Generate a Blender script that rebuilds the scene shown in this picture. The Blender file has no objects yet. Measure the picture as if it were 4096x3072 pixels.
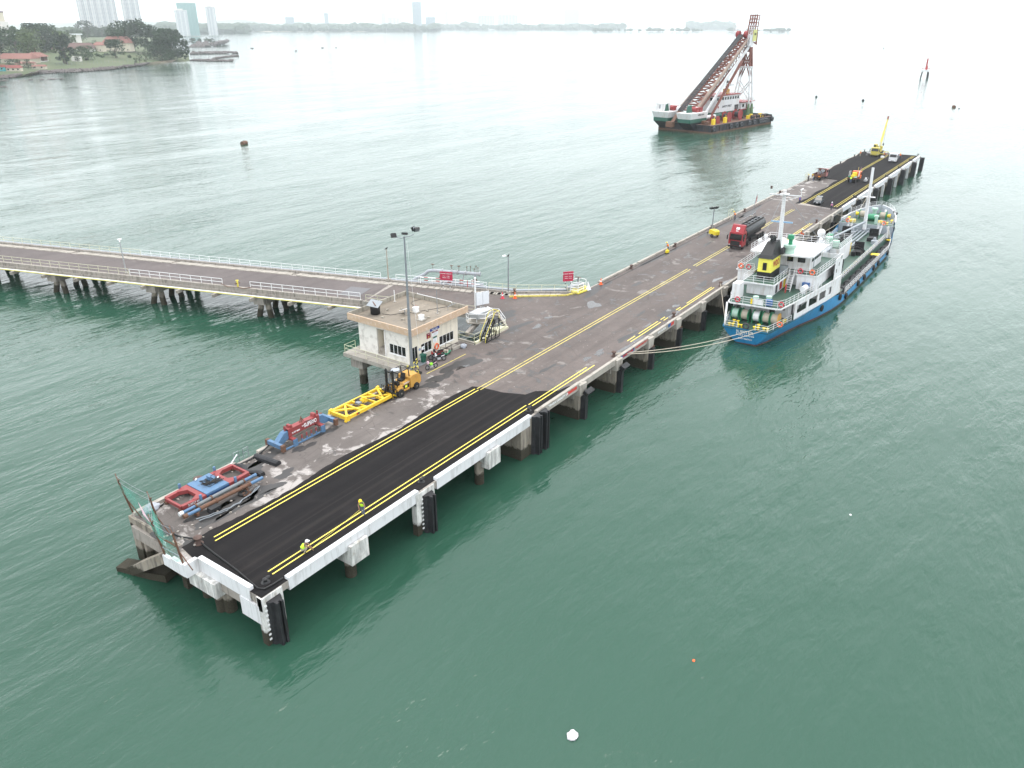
import bpy, math, random
from mathutils import Vector, Matrix, Euler, noise
R = math.radians
SC = bpy.context.scene
COL = SC.collection
rnd = random.Random(7)

# ------------------------------------------------------------------ camera
DZ = 4.3                      # deck level above the water (water is z = 0)
F, PX, PY = 3117.0, 2048.0, 1536.0
PITCH = math.atan(1436 / F)
AZ = R(54.85)
CAMP = Vector((-25.647, -39.828, DZ + 37.0))
cam = bpy.data.objects.new('camera', bpy.data.cameras.new('camera'))
COL.objects.link(cam)
cam.location = CAMP
cam.rotation_euler = (R(90) - PITCH, 0, -AZ)
cam.data.sensor_width = 36.0
cam.data.lens = F / 4096 * 36
cam.data.clip_start = 1.0
cam.data.clip_end = 60000
SC.camera = cam

# ------------------------------------------------------------------ sky, sun, exposure
SUN_EL, SUN_AZ = R(74), R(20)          # azimuth measured from +X towards +Y
wd = bpy.data.worlds.new('World'); SC.world = wd; wd.use_nodes = True
nt = wd.node_tree; nt.nodes.clear()
n_sky = nt.nodes.new('ShaderNodeTexSky'); n_sky.sky_type = 'NISHITA'; n_sky.sun_disc = False
n_sky.sun_elevation = SUN_EL; n_sky.sun_rotation = R(90) - SUN_AZ; n_sky.dust_density = 6; n_sky.air_density = 1.5
n_tc = nt.nodes.new('ShaderNodeTexCoord')
n_no = nt.nodes.new('ShaderNodeTexNoise'); n_no.inputs['Scale'].default_value = 2.2; n_no.inputs['Detail'].default_value = 5
n_rp = nt.nodes.new('ShaderNodeMapRange')
n_rp.inputs['From Min'].default_value = .3; n_rp.inputs['From Max'].default_value = .7
n_rp.inputs['To Min'].default_value = 7.5; n_rp.inputs['To Max'].default_value = 10.5
n_mx = nt.nodes.new('ShaderNodeMix'); n_mx.data_type = 'RGBA'; n_mx.inputs['Factor'].default_value = .9
n_bg = nt.nodes.new('ShaderNodeBackground'); n_bg.inputs['Strength'].default_value = .15
n_out = nt.nodes.new('ShaderNodeOutputWorld')
nt.links.new(n_tc.outputs['Generated'], n_no.inputs['Vector'])
nt.links.new(n_no.outputs['Fac'], n_rp.inputs['Value'])
nt.links.new(n_sky.outputs['Color'], n_mx.inputs['A'])
n_tint = nt.nodes.new('ShaderNodeMix'); n_tint.data_type = 'RGBA'; n_tint.blend_type = 'MULTIPLY'; n_tint.inputs['Factor'].default_value = 1
n_tint.inputs['A'].default_value = (.965, 1.0, 1.035, 1)
nt.links.new(n_rp.outputs['Result'], n_tint.inputs['B'])
nt.links.new(n_tint.outputs['Result'], n_mx.inputs['B'])
nt.links.new(n_mx.outputs['Result'], n_bg.inputs['Color'])
nt.links.new(n_bg.outputs['Background'], n_out.inputs['Surface'])
sun = bpy.data.lights.new('sun', 'SUN'); sun.energy = .8; sun.angle = R(30); sun.color = (1, .97, .92)
so = bpy.data.objects.new('sun', sun); COL.objects.link(so)
so.location = (0, 0, 300)
so.rotation_euler = Vector((-math.cos(SUN_EL) * math.cos(SUN_AZ), -math.cos(SUN_EL) * math.sin(SUN_AZ), -math.sin(SUN_EL))).to_track_quat('-Z', 'Y').to_euler()
SC.view_settings.view_transform = 'Standard'; SC.view_settings.look = 'None'
SC.view_settings.gamma = 1; SC.view_settings.use_curve_mapping = False
SC.view_settings.exposure = 0.85
cy = SC.cycles
cy.use_denoising = True; cy.max_bounces = 8; cy.diffuse_bounces = 3; cy.glossy_bounces = 3
cy.transparent_max_bounces = 12; cy.volume_bounces = 3; cy.sample_clamp_indirect = 6

# ------------------------------------------------------------------ pixel -> place
_u = Vector((math.cos(AZ), -math.sin(AZ), 0)); _f = Vector((math.sin(AZ), math.cos(AZ), 0))
def ray(x, y):
    u = (x - PX) / F; v = (y - PY) / F; c, s = math.cos(PITCH), math.sin(PITCH)
    return _u * u + _f * (c - v * s) + Vector((0, 0, -s - v * c))
def at(x, y, z=DZ):
    d = ray(x, y); return CAMP + d * ((z - CAMP.z) / d.z)
def atY(x, y, Y):
    d = ray(x, y); return CAMP + d * ((Y - CAMP.y) / d.y)
def atD(x, y, dist):
    d = ray(x, y); return CAMP + d * (dist / math.hypot(d.x, d.y))
def rowz(X, Y, row):
    d0 = (Vector((X, Y, 0)) - CAMP).dot(_f); lo, hi = -30., min(600., CAMP.z + d0*1.6)
    for _ in range(60):
        m = (lo + hi) / 2
        p = Vector((X, Y, m)) - CAMP
        f = p.dot(_f) * math.cos(PITCH) - p.z * math.sin(PITCH)
        dn = -p.dot(_f) * math.sin(PITCH) - p.z * math.cos(PITCH)
        if PY + F * dn / f > row: lo = m
        else: hi = m
    return m

# ------------------------------------------------------------------ materials
_mats = {}
def nodes(name):
    m = bpy.data.materials.new(name); m.use_nodes = True
    t = m.node_tree
    return m, t, t.nodes['Principled BSDF']
def N(t, kind, **kw):
    n = t.nodes.new('ShaderNode' + kind)
    for k, v in kw.items():
        if k in n.inputs: n.inputs[k].default_value = v
        else: setattr(n, k, v)
    return n
def ramp(t, src, stops):
    r = t.nodes.new('ShaderNodeValToRGB'); e = r.color_ramp.elements
    while len(e) > 1: e.remove(e[-1])
    for i, (p, c) in enumerate(stops):
        if i: el = e.new(p)
        else: el = e[0]; el.position = p
        el.color = (c, c, c, 1) if not hasattr(c, '__len__') else (*c, 1)
    t.links.new(src, r.inputs['Fac']); return r.outputs['Color']
def mix(t, fac, a, b, mode='MIX'):
    m = t.nodes.new('ShaderNodeMix'); m.data_type = 'RGBA'; m.blend_type = mode
    for k, v in (('Factor', fac), ('A', a), ('B', b)):
        s = m.inputs[k]
        if hasattr(v, 'is_linked'): t.links.new(v, s)
        elif hasattr(v, '__len__'): s.default_value = (*v, 1)
        else: s.default_value = v
    return m.outputs['Result']
def tex(t, vec, scale, detail=4, rough=.55, dist=0.):
    n = N(t, 'TexNoise', Scale=scale, Detail=detail, Roughness=rough, Distortion=dist)
    t.links.new(vec, n.inputs['Vector']); return n.outputs['Fac']
def coords(t, kind='Object', scale=(1, 1, 1)):
    if kind == 'World': v = N(t, 'NewGeometry').outputs['Position']
    else: v = N(t, 'TexCoord').outputs[kind]
    if tuple(scale) != (1, 1, 1):
        mp = N(t, 'Mapping'); mp.inputs['Scale'].default_value = scale
        t.links.new(v, mp.inputs['Vector']); v = mp.outputs['Vector']
    return v
def bump(t, b, h, strength=.3, dist=.02):
    n = N(t, 'Bump', Strength=strength, Distance=dist)
    t.links.new(h, n.inputs['Height']); t.links.new(n.outputs['Normal'], b.inputs['Normal'])
def M(name, col, rough=.55, metal=0., var=.18, scale=2.5, dirt=None, damt=.35, dscale=1.2, bmp=.0, spec=.4, streak=False):
    """paint / plain surface: base colour, fine mottling and an optional dirt colour in patches (or vertical runs)"""
    if name in _mats: return _mats[name]
    m, t, b = nodes(name)
    v = coords(t, 'World')
    n1 = tex(t, v, scale, 5)
    c = mix(t, n1, tuple(x * (1 - var) for x in col), tuple(min(1, x * (1 + var)) for x in col))
    if dirt is not None:
        v2 = coords(t, 'World', (dscale * 2.5, dscale * 2.5, dscale * .35)) if streak else v
        n2 = tex(t, v2, 1.0 if streak else dscale, 6, .65)
        f = ramp(t, n2, [(.5, 0), (.5 + .22, damt)])
        c = mix(t, f, c, dirt)
    t.links.new(c, b.inputs['Base Color'])
    b.inputs['Roughness'].default_value = rough; b.inputs['Metallic'].default_value = metal
    b.inputs['Specular IOR Level'].default_value = spec
    if bmp: bump(t, b, n1, bmp, .02)
    _mats[name] = m; return m

# ------------------------------------------------------------------ mesh building
class MB:
    def __init__(s): s.v = []; s.f = []
    def add(s, vs, fs):
        o = len(s.v); s.v += [tuple(p) for p in vs]; s.f += [tuple(i + o for i in f) for f in fs]; return s
    def box(s, x0, x1, y0, y1, z0, z1):
        if x0 > x1: x0, x1 = x1, x0
        if y0 > y1: y0, y1 = y1, y0
        if z0 > z1: z0, z1 = z1, z0
        return s.add([(x0,y0,z0),(x1,y0,z0),(x1,y1,z0),(x0,y1,z0),(x0,y0,z1),(x1,y0,z1),(x1,y1,z1),(x0,y1,z1)],
                     [(3,2,1,0),(4,5,6,7),(0,1,5,4),(1,2,6,5),(2,3,7,6),(3,0,4,7)])
    def cb(s, c, d, rz=0, rx=0, ry=0):
        m = Euler((rx, ry, rz)).to_matrix(); c = Vector(c)
        P = [c + m @ Vector((d[0]/2*a, d[1]/2*b, d[2]/2*e)) for e in (-1,1) for a, b in ((-1,-1),(1,-1),(1,1),(-1,1))]
        return s.add(P, [(3,2,1,0),(4,5,6,7),(0,1,5,4),(1,2,6,5),(2,3,7,6),(3,0,4,7)])
    def beam(s, p, q, w, h=None, up=(0,0,1)):
        """rectangular bar from p to q"""
        p, q = Vector(p), Vector(q); h = h or w; d = (q - p).normalized(); up = Vector(up)
        if abs(d.dot(up)) > .98: up = Vector((1,0,0)) if abs(d.x) < .9 else Vector((0,1,0))
        a = d.cross(up).normalized() * w / 2; b = a.cross(d).normalized() * h / 2
        P = [e + a * i + b * j for e in (p, q) for i, j in ((-1,-1),(1,-1),(1,1),(-1,1))]
        return s.add(P, [(0,1,2,3),(7,6,5,4),(4,5,1,0),(5,6,2,1),(6,7,3,2),(7,4,0,3)])
    def cyl(s, p, q, r, r2=None, n=8, cap=True):
        p, q = Vector(p), Vector(q); r2 = r if r2 is None else r2
        d = (q - p).normalized(); a = d.orthogonal().normalized(); b = d.cross(a)
        P = []
        for e, rr in ((p, r), (q, r2)):
            for i in range(n):
                t = 2 * math.pi * i / n; P.append(e + (a * math.cos(t) + b * math.sin(t)) * rr)
        fs = [(i, (i+1) % n, n + (i+1) % n, n + i) for i in range(n)]
        if cap: fs += [tuple(range(n-1, -1, -1)), tuple(range(n, 2*n))]
        return s.add(P, fs)
    def tube(s, pts, r, n=6, closed=False):
        pts = [Vector(p) for p in pts]; L = len(pts); P = []; a = None
        for i, p in enumerate(pts):
            if closed: d = pts[(i+1) % L] - pts[i-1]
            else: d = pts[min(i+1, L-1)] - pts[max(i-1, 0)]
            d.normalize()
            a = d.orthogonal().normalized() if a is None else (a - d * a.dot(d)).normalized()
            b = d.cross(a)
            for k in range(n):
                t = 2 * math.pi * k / n; P.append(p + (a * math.cos(t) + b * math.sin(t)) * r)
        fs = []
        for i in range(L if closed else L - 1):
            j = (i + 1) % L
            fs += [(i*n+k, i*n+(k+1) % n, j*n+(k+1) % n, j*n+k) for k in range(n)]
        if not closed: fs += [tuple(range(n-1, -1, -1)), tuple(range((L-1)*n, L*n))]
        return s.add(P, fs)
    def torus(s, c, ax, R_, r, n=16, m=6):
        c = Vector(c); ax = Vector(ax).normalized(); a = ax.orthogonal().normalized(); b = ax.cross(a); P = []
        for i in range(n):
            t = 2*math.pi*i/n; o = a*math.cos(t) + b*math.sin(t)
            for k in range(m):
                u = 2*math.pi*k/m; P.append(c + o*(R_ + r*math.cos(u)) + ax*r*math.sin(u))
        return s.add(P, [(i*m+k, ((i+1)%n)*m+k, ((i+1)%n)*m+(k+1)%m, i*m+(k+1)%m) for i in range(n) for k in range(m)])
    def sph(s, c, r, n=10, m=7, jit=0, seed=0):
        c = Vector(c); r = Vector(r) if hasattr(r, '__len__') else Vector((r,r,r)); g = random.Random(seed); P = []
        for j in range(m + 1):
            ph = math.pi * j / m
            for i in range(n if 0 < j < m else 1):
                t = 2*math.pi*i/n; k = 1 + g.uniform(-jit, jit)
                P.append(c + Vector((r.x*math.sin(ph)*math.cos(t)*k, r.y*math.sin(ph)*math.sin(t)*k, r.z*math.cos(ph)*k)))
        fs = []; idx = lambda j, i: 0 if j == 0 else (1 + (m-1)*n if j == m else 1 + (j-1)*n + i % n)
        for j in range(m):
            for i in range(n):
                q = [idx(j,i), idx(j+1,i), idx(j+1,i+1), idx(j,i+1)]
                q2 = [k for x, k in enumerate(q) if k not in q[:x]]
                if len(q2) > 2: fs.append(tuple(q2))
        return s.add(P, fs)
    def lathe(s, prof, c=(0,0,0), n=10, ax='z'):
        c = Vector(c); P = []
        for r, z in prof:
            for i in range(n):
                t = 2*math.pi*i/n; x, y = r*math.cos(t), r*math.sin(t)
                P.append(c + (Vector((x,y,z)) if ax == 'z' else Vector((z,x,y)) if ax == 'x' else Vector((x,z,y))))
        fs = [(j*n+i, j*n+(i+1)%n, (j+1)*n+(i+1)%n, (j+1)*n+i) for j in range(len(prof)-1) for i in range(n)]
        L = len(prof) - 1
        fs += [tuple(range(n-1,-1,-1)), tuple(range(L*n, L*n+n))]
        return s.add(P, fs)
    def prism(s, poly, a, b, ax='z'):
        """extrude a 2d outline: ax z -> (x,y), ax y -> (x,z), ax x -> (y,z)"""
        n = len(poly)
        g = {'z': lambda p, t: (p[0], p[1], t), 'y': lambda p, t: (p[0], t, p[1]), 'x': lambda p, t: (t, p[0], p[1])}[ax]
        return s.add([g(p, a) for p in poly] + [g(p, b) for p in poly],
                     [tuple(range(n-1,-1,-1)), tuple(range(n, 2*n))] + [(i, (i+1)%n, n+(i+1)%n, n+i) for i in range(n)])
    def loft(s, rings, cap=True, closed=True):
        n = len(rings[0]); P = [p for r in rings for p in r]
        fs = [(j*n+i, j*n+(i+1)%n, (j+1)*n+(i+1)%n, (j+1)*n+i) for j in range(len(rings)-1) for i in range(n if closed else n-1)]
        if cap: fs += [tuple(range(n-1,-1,-1)), tuple(range((len(rings)-1)*n, len(rings)*n))]
        return s.add(P, fs)
    def quad(s, *p): return s.add(p, [tuple(range(len(p)))])
    def mesh(s, name, mat, smooth=False):
        me = bpy.data.meshes.new(name); me.from_pydata(s.v, [], s.f)
        if mat is not None: me.materials.append(mat)
        me.validate(); me.update()
        import bmesh
        bm = bmesh.new(); bm.from_mesh(me); bmesh.ops.recalc_face_normals(bm, faces=bm.faces); bm.to_mesh(me); bm.free()
        if smooth:
            me.polygons.foreach_set('use_smooth', [True] * len(me.polygons))
            try: me.set_sharp_from_angle(angle=R(40))
            except Exception: pass
        return me
    def build(s, name, mat, parent=None, smooth=False, loc=(0,0,0), rz=0):
        return put(name, s.mesh(name, mat, smooth), parent, loc, rz)
def put(name, me, parent=None, loc=(0,0,0), rz=0, rot=None):
    o = bpy.data.objects.new(name, me); COL.objects.link(o)
    o.location = loc; o.rotation_euler = rot if rot is not None else (0, 0, rz)
    if parent is not None: o.parent = parent
    return o
def tag(o, label=None, cat=None, group=None, kind=None):
    if label: o['label'] = label
    if cat: o['category'] = cat
    if group: o['group'] = group
    if kind: o['kind'] = kind
    return o
def thing(name, label, cat, loc=(0,0,0), rz=0, group=None):
    o = put(name, None, None, loc, rz); o.empty_display_size = .3
    return tag(o, label, cat, group)
def copy_tree(o, loc=None, rz=None, label=None, parent=None):
    c = o.copy(); COL.objects.link(c)
    if parent is not None: c.parent = parent
    if loc is not None: c.location = loc
    if rz is not None: c.rotation_euler = (0, 0, rz)
    if label: c['label'] = label
    for ch in list(o.children): copy_tree(ch, parent=c)
    return c
def text_mesh(body, size, mat, extrude=.004, align='CENTER', bold=0.0, sx=1.0):
    cu = bpy.data.curves.new('lettering', 'FONT'); cu.body = body; cu.size = size; cu.extrude = extrude
    cu.align_x = align; cu.align_y = 'CENTER'; cu.offset = bold; cu.resolution_u = 2
    o = bpy.data.objects.new('lettering', cu); COL.objects.link(o)
    dg = bpy.context.evaluated_depsgraph_get(); me = bpy.data.meshes.new_from_object(o.evaluated_get(dg))
    bpy.data.objects.remove(o); bpy.data.curves.remove(cu)
    me.materials.clear(); me.materials.append(mat)
    if sx != 1: me.transform(Matrix.Diagonal((sx, 1, 1, 1)))
    return me
def letter(body, size, mat, parent, o, right, up, bold=0.0, sx=1.0):
    """lettering standing on a face: o centre, right and up directions"""
    me = text_mesh(body, size, mat, bold=bold, sx=sx)
    r = Vector(right).normalized(); u = Vector(up).normalized(); n = r.cross(u)
    m = Matrix((r, u, n)).transposed().to_4x4(); m.translation = Vector(o)
    me.transform(m)
    return put('lettering', me, parent)
def sag(p, q, n=10, drop=0.):
    p, q = Vector(p), Vector(q)
    return [p.lerp(q, i/n) - Vector((0, 0, drop * 4 * (i/n) * (1 - i/n))) for i in range(n+1)]
def railing(name, pts, parent, mat, h=1.05, rails=(1.0, .55), step=1.8, r=.025, pr=.03, mats=None):
    """a run of rail: one object per post, one per rail line"""
    pts = [Vector(p) for p in pts]
    root = parent
    pm = MB().cyl((0,0,0), (0,0,h), pr, n=5).mesh('post', mat)
    made = []
    for a, b in zip(pts[:-1], pts[1:]):
        k = max(1, round((b - a).length / step))
        for i in range(k):
            made.append(put('post', pm, root, a.lerp(b, i/k)))
    made.append(put('post', pm, root, pts[-1]))
    for i, f in enumerate(rails):
        mb = MB().tube([p + Vector((0,0,h*f)) for p in pts], r, n=5)
        made.append(mb.build('rail', mat, root))
    return made
# ------------------------------------------------------------------ surface materials
def water_mat():
    m, t, b = nodes('sea_water')
    v = coords(t, 'World')
    big = tex(t, v, .012, 3, .5)
    sm = N(t, 'Mapping'); sm.inputs['Rotation'].default_value = (0, 0, R(62)); sm.inputs['Scale'].default_value = (.014, .06, .05); t.links.new(v, sm.inputs['Vector'])
    slick = tex(t, sm.outputs['Vector'], 1.0, 5, .6, .8)
    c = mix(t, ramp(t, big, [(.35, 0), (.68, 1)]), (.019, .064, .041), (.026, .074, .050))
    t.links.new(c, b.inputs['Base Color'])
    b.inputs['IOR'].default_value = 1.333; b.inputs['Specular IOR Level'].default_value = .62
    b.inputs['Roughness'].default_value = .06
    rip = N(t, 'Mapping'); rip.inputs['Rotation'].default_value = (0, 0, R(28)); rip.inputs['Scale'].default_value = (.42, 1.2, 1)
    t.links.new(v, rip.inputs['Vector'])
    w1 = tex(t, rip.outputs['Vector'], .42, 3, .55, .3)
    w2 = tex(t, rip.outputs['Vector'], 1.35, 3, .6, .2)
    w3 = tex(t, rip.outputs['Vector'], .11, 2, .5)
    a = N(t, 'Math', operation='MULTIPLY_ADD'); t.links.new(w2, a.inputs[0]); a.inputs[1].default_value = .36; t.links.new(w1, a.inputs[2])
    a2 = N(t, 'Math', operation='MULTIPLY_ADD'); t.links.new(w3, a2.inputs[0]); a2.inputs[1].default_value = 2.2; t.links.new(a.outputs[0], a2.inputs[2])
    bp = N(t, 'Bump', Distance=.22)
    st = N(t, 'MapRange'); st.inputs['From Min'].default_value = .38; st.inputs['From Max'].default_value = .62
    st.inputs['To Min'].default_value = .42; st.inputs['To Max'].default_value = 1.2
    t.links.new(slick, st.inputs['Value']); t.links.new(st.outputs['Result'], bp.inputs['Strength'])
    t.links.new(a2.outputs[0], bp.inputs['Height']); t.links.new(bp.outputs['Normal'], b.inputs['Normal'])
    return m
def worn_deck_mat(name, base, light, dark, lfrac=.62, dfrac=.6, crack=True):
    m, t, b = nodes(name); v = coords(t, 'World')
    n0 = tex(t, v, .12, 4, .6); n1 = tex(t, v, 1.7, 6, .65); n2 = tex(t, v, .38, 6, .62, .4); n3 = tex(t, v, .55, 7, .68, .8); n4 = tex(t, v, 14, 3)
    c = mix(t, n1, tuple(x * .8 for x in base), tuple(x * 1.2 for x in base))
    c = mix(t, ramp(t, n0, [(.35, 0), (.7, .4)]), c, dark)
    trk = tex(t, coords(t, 'World', (.035, .55, 1)), 1.0, 5, .65, .3)
    c = mix(t, ramp(t, trk, [(.5, 0), (.66, .45)]), c, tuple(x * .55 for x in base))
    c = mix(t, ramp(t, n2, [(lfrac, 0), (lfrac + .06, .75)]), c, light)
    c = mix(t, ramp(t, n3, [(dfrac, 0), (dfrac + .05, .8)]), c, dark)
    spots = N(t, 'TexVoronoi', Scale=.9); t.links.new(v, spots.inputs['Vector'])
    c = mix(t, ramp(t, spots.outputs['Distance'], [(.045, .5), (.07, 0)]), c, tuple(min(1, x * 1.9) for x in light))
    if crack:
        vo = N(t, 'TexVoronoi', Scale=.23, feature='DISTANCE_TO_EDGE')
        dm = N(t, 'Mapping'); t.links.new(mix(t, .06, v, N(t, 'TexNoise', Scale=.8, Detail=4).outputs['Color'], 'ADD'), vo.inputs['Vector'])
        c = mix(t, ramp(t, vo.outputs['Distance'], [(.002, .35), (.006, 0)]), c, dark)
    c = mix(t, .18, c, n4, 'OVERLAY')
    t.links.new(c, b.inputs['Base Color'])
    b.inputs['Roughness'].default_value = .8; b.inputs['Specular IOR Level'].default_value = .3
    rr = ramp(t, n3, [(dfrac, .85), (dfrac + .06, .35)]); t.links.new(rr, b.inputs['Roughness'])
    bump(t, b, n1, .25, .02)
    return m
def asphalt_mat():
    m, t, b = nodes('new_asphalt')
    v = coords(t, 'World'); vs = coords(t, 'World', (.06, .9, 1))
    n1 = tex(t, vs, 1.0, 5, .6); n2 = tex(t, v, 9, 4, .7); n3 = tex(t, v, .3, 5, .6)
    c = mix(t, n1, (.006, .0057, .0068), (.021, .0192, .0192))
    c = mix(t, ramp(t, n3, [(.55, 0), (.75, .5)]), c, (.026, .0235, .0228))
    c = mix(t, ramp(t, n2, [(.6, 0), (.72, .4)]), c, (.035, .033, .032))
    n5 = tex(t, coords(t, 'World', (.02, 2.2, 1)), 1.0, 4, .6, .2)
    c = mix(t, ramp(t, n5, [(.52, 0), (.68, .55)]), c, (.030, .026, .0245))
    t.links.new(c, b.inputs['Base Color']); b.inputs['Roughness'].default_value = .9; b.inputs['Specular IOR Level'].default_value = .1
    bump(t, b, n2, .4, .02); return m
def tidal_mat(name, top, streak=(.05,.045,.04)):
    """concrete in the splash zone: stained above, mussels and weed below the high water mark"""
    m, t, b = nodes(name); v = coords(t, 'World'); vv = coords(t, 'World', (1.6, 1.6, .25))
    n = tex(t, vv, 1.2, 6, .65); n1 = tex(t, v, 2.2, 5, .6); n2 = tex(t, v, 9, 4, .7)
    c = mix(t, ramp(t, n, [(.4, 0), (.7, .8)]), top, streak)
    c = mix(t, ramp(t, n1, [(.55, 0), (.75, .5)]), c, (.22, .15, .07))
    sp = N(t, 'SeparateXYZ'); t.links.new(v, sp.inputs[0])
    z = N(t, 'MapRange'); z.inputs['From Min'].default_value = 1.7; z.inputs['From Max'].default_value = .6
    t.links.new(sp.outputs['Z'], z.inputs['Value'])
    ad = N(t, 'Math', operation='MULTIPLY_ADD'); t.links.new(n1, ad.inputs[0]); ad.inputs[1].default_value = .9; t.links.new(z.outputs['Result'], ad.inputs[2])
    c = mix(t, ramp(t, ad.outputs[0], [(.72, 0), (.95, 1)]), c, mix(t, n2, (.012,.012,.010), (.075,.065,.045)))
    t.links.new(c, b.inputs['Base Color']); b.inputs['Roughness'].default_value = .85; b.inputs['Specular IOR Level'].default_value = .2
    bump(t, b, n2, .5, .05); return m
m_water = water_mat()
m_old = worn_deck_mat('worn_bitumen_deck', (.134, .111, .102), (.22, .20, .185), (.034, .031, .030), .60, .565)
m_conc = worn_deck_mat('patched_concrete_deck', (.135, .117, .108), (.40, .37, .35), (.036, .031, .029), .54, .61)
m_road = worn_deck_mat('bridge_bitumen', (.125, .106, .102), (.17, .15, .14), (.045, .039, .037), .66, .66)
m_asph = asphalt_mat()
m_white_c = M('white_painted_concrete', (.66, .66, .67), .7, var=.05, dirt=(.36, .35, .34), damt=.75, dscale=1.1, streak=True)
m_kerb = M('weathered_kerb_concrete', (.36, .33, .29), .85, var=.25, scale=1.8, dirt=(.13, .11, .09), damt=.8, dscale=.9, bmp=.3)
m_dirty = M('stained_concrete', (.30, .27, .24), .85, var=.25, scale=1.4, dirt=(.07, .06, .05), damt=.85, dscale=1.1, bmp=.3, streak=True)
m_tide = tidal_mat('tidal_concrete', (.30, .265, .22))
m_tidew = tidal_mat('tidal_white_concrete', (.72, .71, .68), (.05, .05, .05))
m_rubber = M('black_rubber', (.014, .014, .016), .6, var=.35, scale=3, dirt=(.05, .05, .055), damt=.5)
m_yline = M('yellow_road_paint', (.80, .65, .11), .6, var=.1, scale=4, dirt=(.45, .34, .08), damt=.45, dscale=2.5)
m_ywear = M('worn_yellow_road_paint', (.62, .52, .12), .7, var=.15, scale=4, dirt=(.15, .13, .09), damt=.9, dscale=3)
m_wpaint = M('white_rail_paint', (.80, .80, .80), .45, var=.05)
m_cream = M('cream_rail_paint', (.60, .58, .42), .5, var=.12, dirt=(.28, .2, .1), damt=.5, dscale=3)
m_ypaint = M('yellow_rail_paint', (.72, .62, .10), .5, var=.12, dirt=(.3, .22, .08), damt=.5, dscale=3)
m_galv = M('galvanised_steel', (.24, .26, .28), .45, metal=.3, var=.1)
m_rust = M('rusty_steel', (.13, .065, .04), .75, var=.35, scale=4, dirt=(.05, .03, .02), damt=.7)
m_black = M('black_paint', (.012, .012, .013), .5, var=.2)
m_grey = M('grey_paint', (.36, .37, .38), .5, var=.08, dirt=(.18, .15, .12), damt=.4)
m_pipe = M('grey_pipe_paint', (.34, .36, .39), .5, var=.08, dirt=(.22, .18, .14), damt=.5, dscale=1.5)
m_red = M('red_paint', (.42, .028, .03), .5, var=.12, dirt=(.14, .04, .03), damt=.5)
m_orange = M('orange_plastic', (.80, .13, .03), .5, var=.08)
m_glass = M('dark_glass', (.006, .007, .008), .08, var=.1, spec=.6)
m_rope = M('rope', (.42, .37, .30), .9, var=.2)

# ------------------------------------------------------------------ sea and air
S_ = 15000
o = MB().quad((-S_,-S_,0),(S_,-S_,0),(S_,S_,0),(-S_,S_,0)).build('sea', m_water); tag(o, kind='structure')
hz = bpy.data.materials.new('haze_air'); hz.use_nodes = True
hz.node_tree.nodes.clear()
pv = hz.node_tree.nodes.new('ShaderNodeVolumePrincipled'); ho = hz.node_tree.nodes.new('ShaderNodeOutputMaterial')
pv.inputs['Color'].default_value = (.93, .97, 1, 1); pv.inputs['Density'].default_value = .00011; pv.inputs['Anisotropy'].default_value = .45
hz.node_tree.links.new(pv.outputs['Volume'], ho.inputs['Volume'])
o = MB().box(-S_-100, S_+100, -S_-100, S_+100, -3, 420).build('haze', hz); tag(o, 'pale haze hanging over the whole sea', 'haze', kind='stuff')

# ------------------------------------------------------------------ jetty
jet = thing('jetty', 'long straight concrete jetty on piles with black asphalt lanes and yellow double lines', 'jetty', (0,0,0))
JX, JY = 252.0, 17.2
deck_poly = [(0,0),(JX,0),(JX,JY),(.5,JY),(.5,10.3),(-1.1,10.3),(-1.1,7.4),(0,7.4)]
MB().prism(deck_poly, DZ-.6, DZ-.004).build('deck_slab', m_dirty, jet)
# running surfaces, each a few millimetres above the slab
def sheet(name, poly, z, mat, parent, th=.003): return MB().prism(poly, z-th, z).build(name, mat, parent)
sheet('concrete_surface', [(-1.05,7.45),(-.02,7.45),(-.02,9.6),(36.6,9.6),(36.6,16.95),(.55,16.95),(.55,10.25),(-1.05,10.25)], DZ+.002, m_conc, jet)
sheet('bitumen_surface', [(36.602,.36),(157,.36),(157,16.95),(36.602,16.95)], DZ+.002, m_old, jet)
sheet('concrete_surface', [(157.002,9.5),(194,9.5),(194,16.95),(157.002,16.95)], DZ+.002, m_conc, jet)
g = random.Random(3)
def ragged(x0, x1, y, amp, step=.5):
    k = int(abs(x1-x0)/step); return [(x0+(x1-x0)*i/k, y+g.uniform(-amp, amp)+.25*math.sin(i*.21)) for i in range(k+1)]
pa = [(.02,.02),(36.3,.36)] + [(36.3+g.uniform(-.12,.12)+.15*math.sin(y), y) for y in [1.2+.5*i for i in range(15)]] + ragged(36, .3, 9.75, .07) + [(.02, 8.3)]
MB().prism(pa, DZ-.02, DZ+.03).build('asphalt_overlay', m_asph, jet)
pb = [(157,.36),(251.7,.36),(251.7,16.8)] + ragged(251, 194, 16.75, .03) + [(194.2, 13), (193.8, 10.2)] + ragged(193, 157.5, 10.0, .08) + [(159.8,9.2),(158.6,7),(157.6,5),(157.2,3)]
MB().prism(pb, DZ-.02, DZ+.03).build('asphalt_overlay', m_asph, jet)
sheet('asphalt_patch', [(35.6,.5),(44,.5),(43,.9),(41.5,1.2),(40,3.2),(38.6,3.6),(37.6,6.0),(37.3,8.8),(36.9,9.7),(35.6,9.7)], DZ+.006, m_asph, jet)
def line(x0, x1, y, mat, w=.115, z=.036): sheet('lane_marking', [(x0,y-w/2),(x1,y-w/2),(x1,y+w/2),(x0,y+w/2)], DZ+z, mat, jet, .002)
for y in (9.0, 8.5):
    line(2.55 if y == 9 else 2.3, 36.5, y, m_yline); line(36.7, 94.5, y-.1 if y < 9 else y-.12, m_ywear, .12, .012)
    line(96.7, 151, y-.15, m_ywear, .12, .012); line(158.2, 249.5, y, m_yline, .095)
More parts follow.
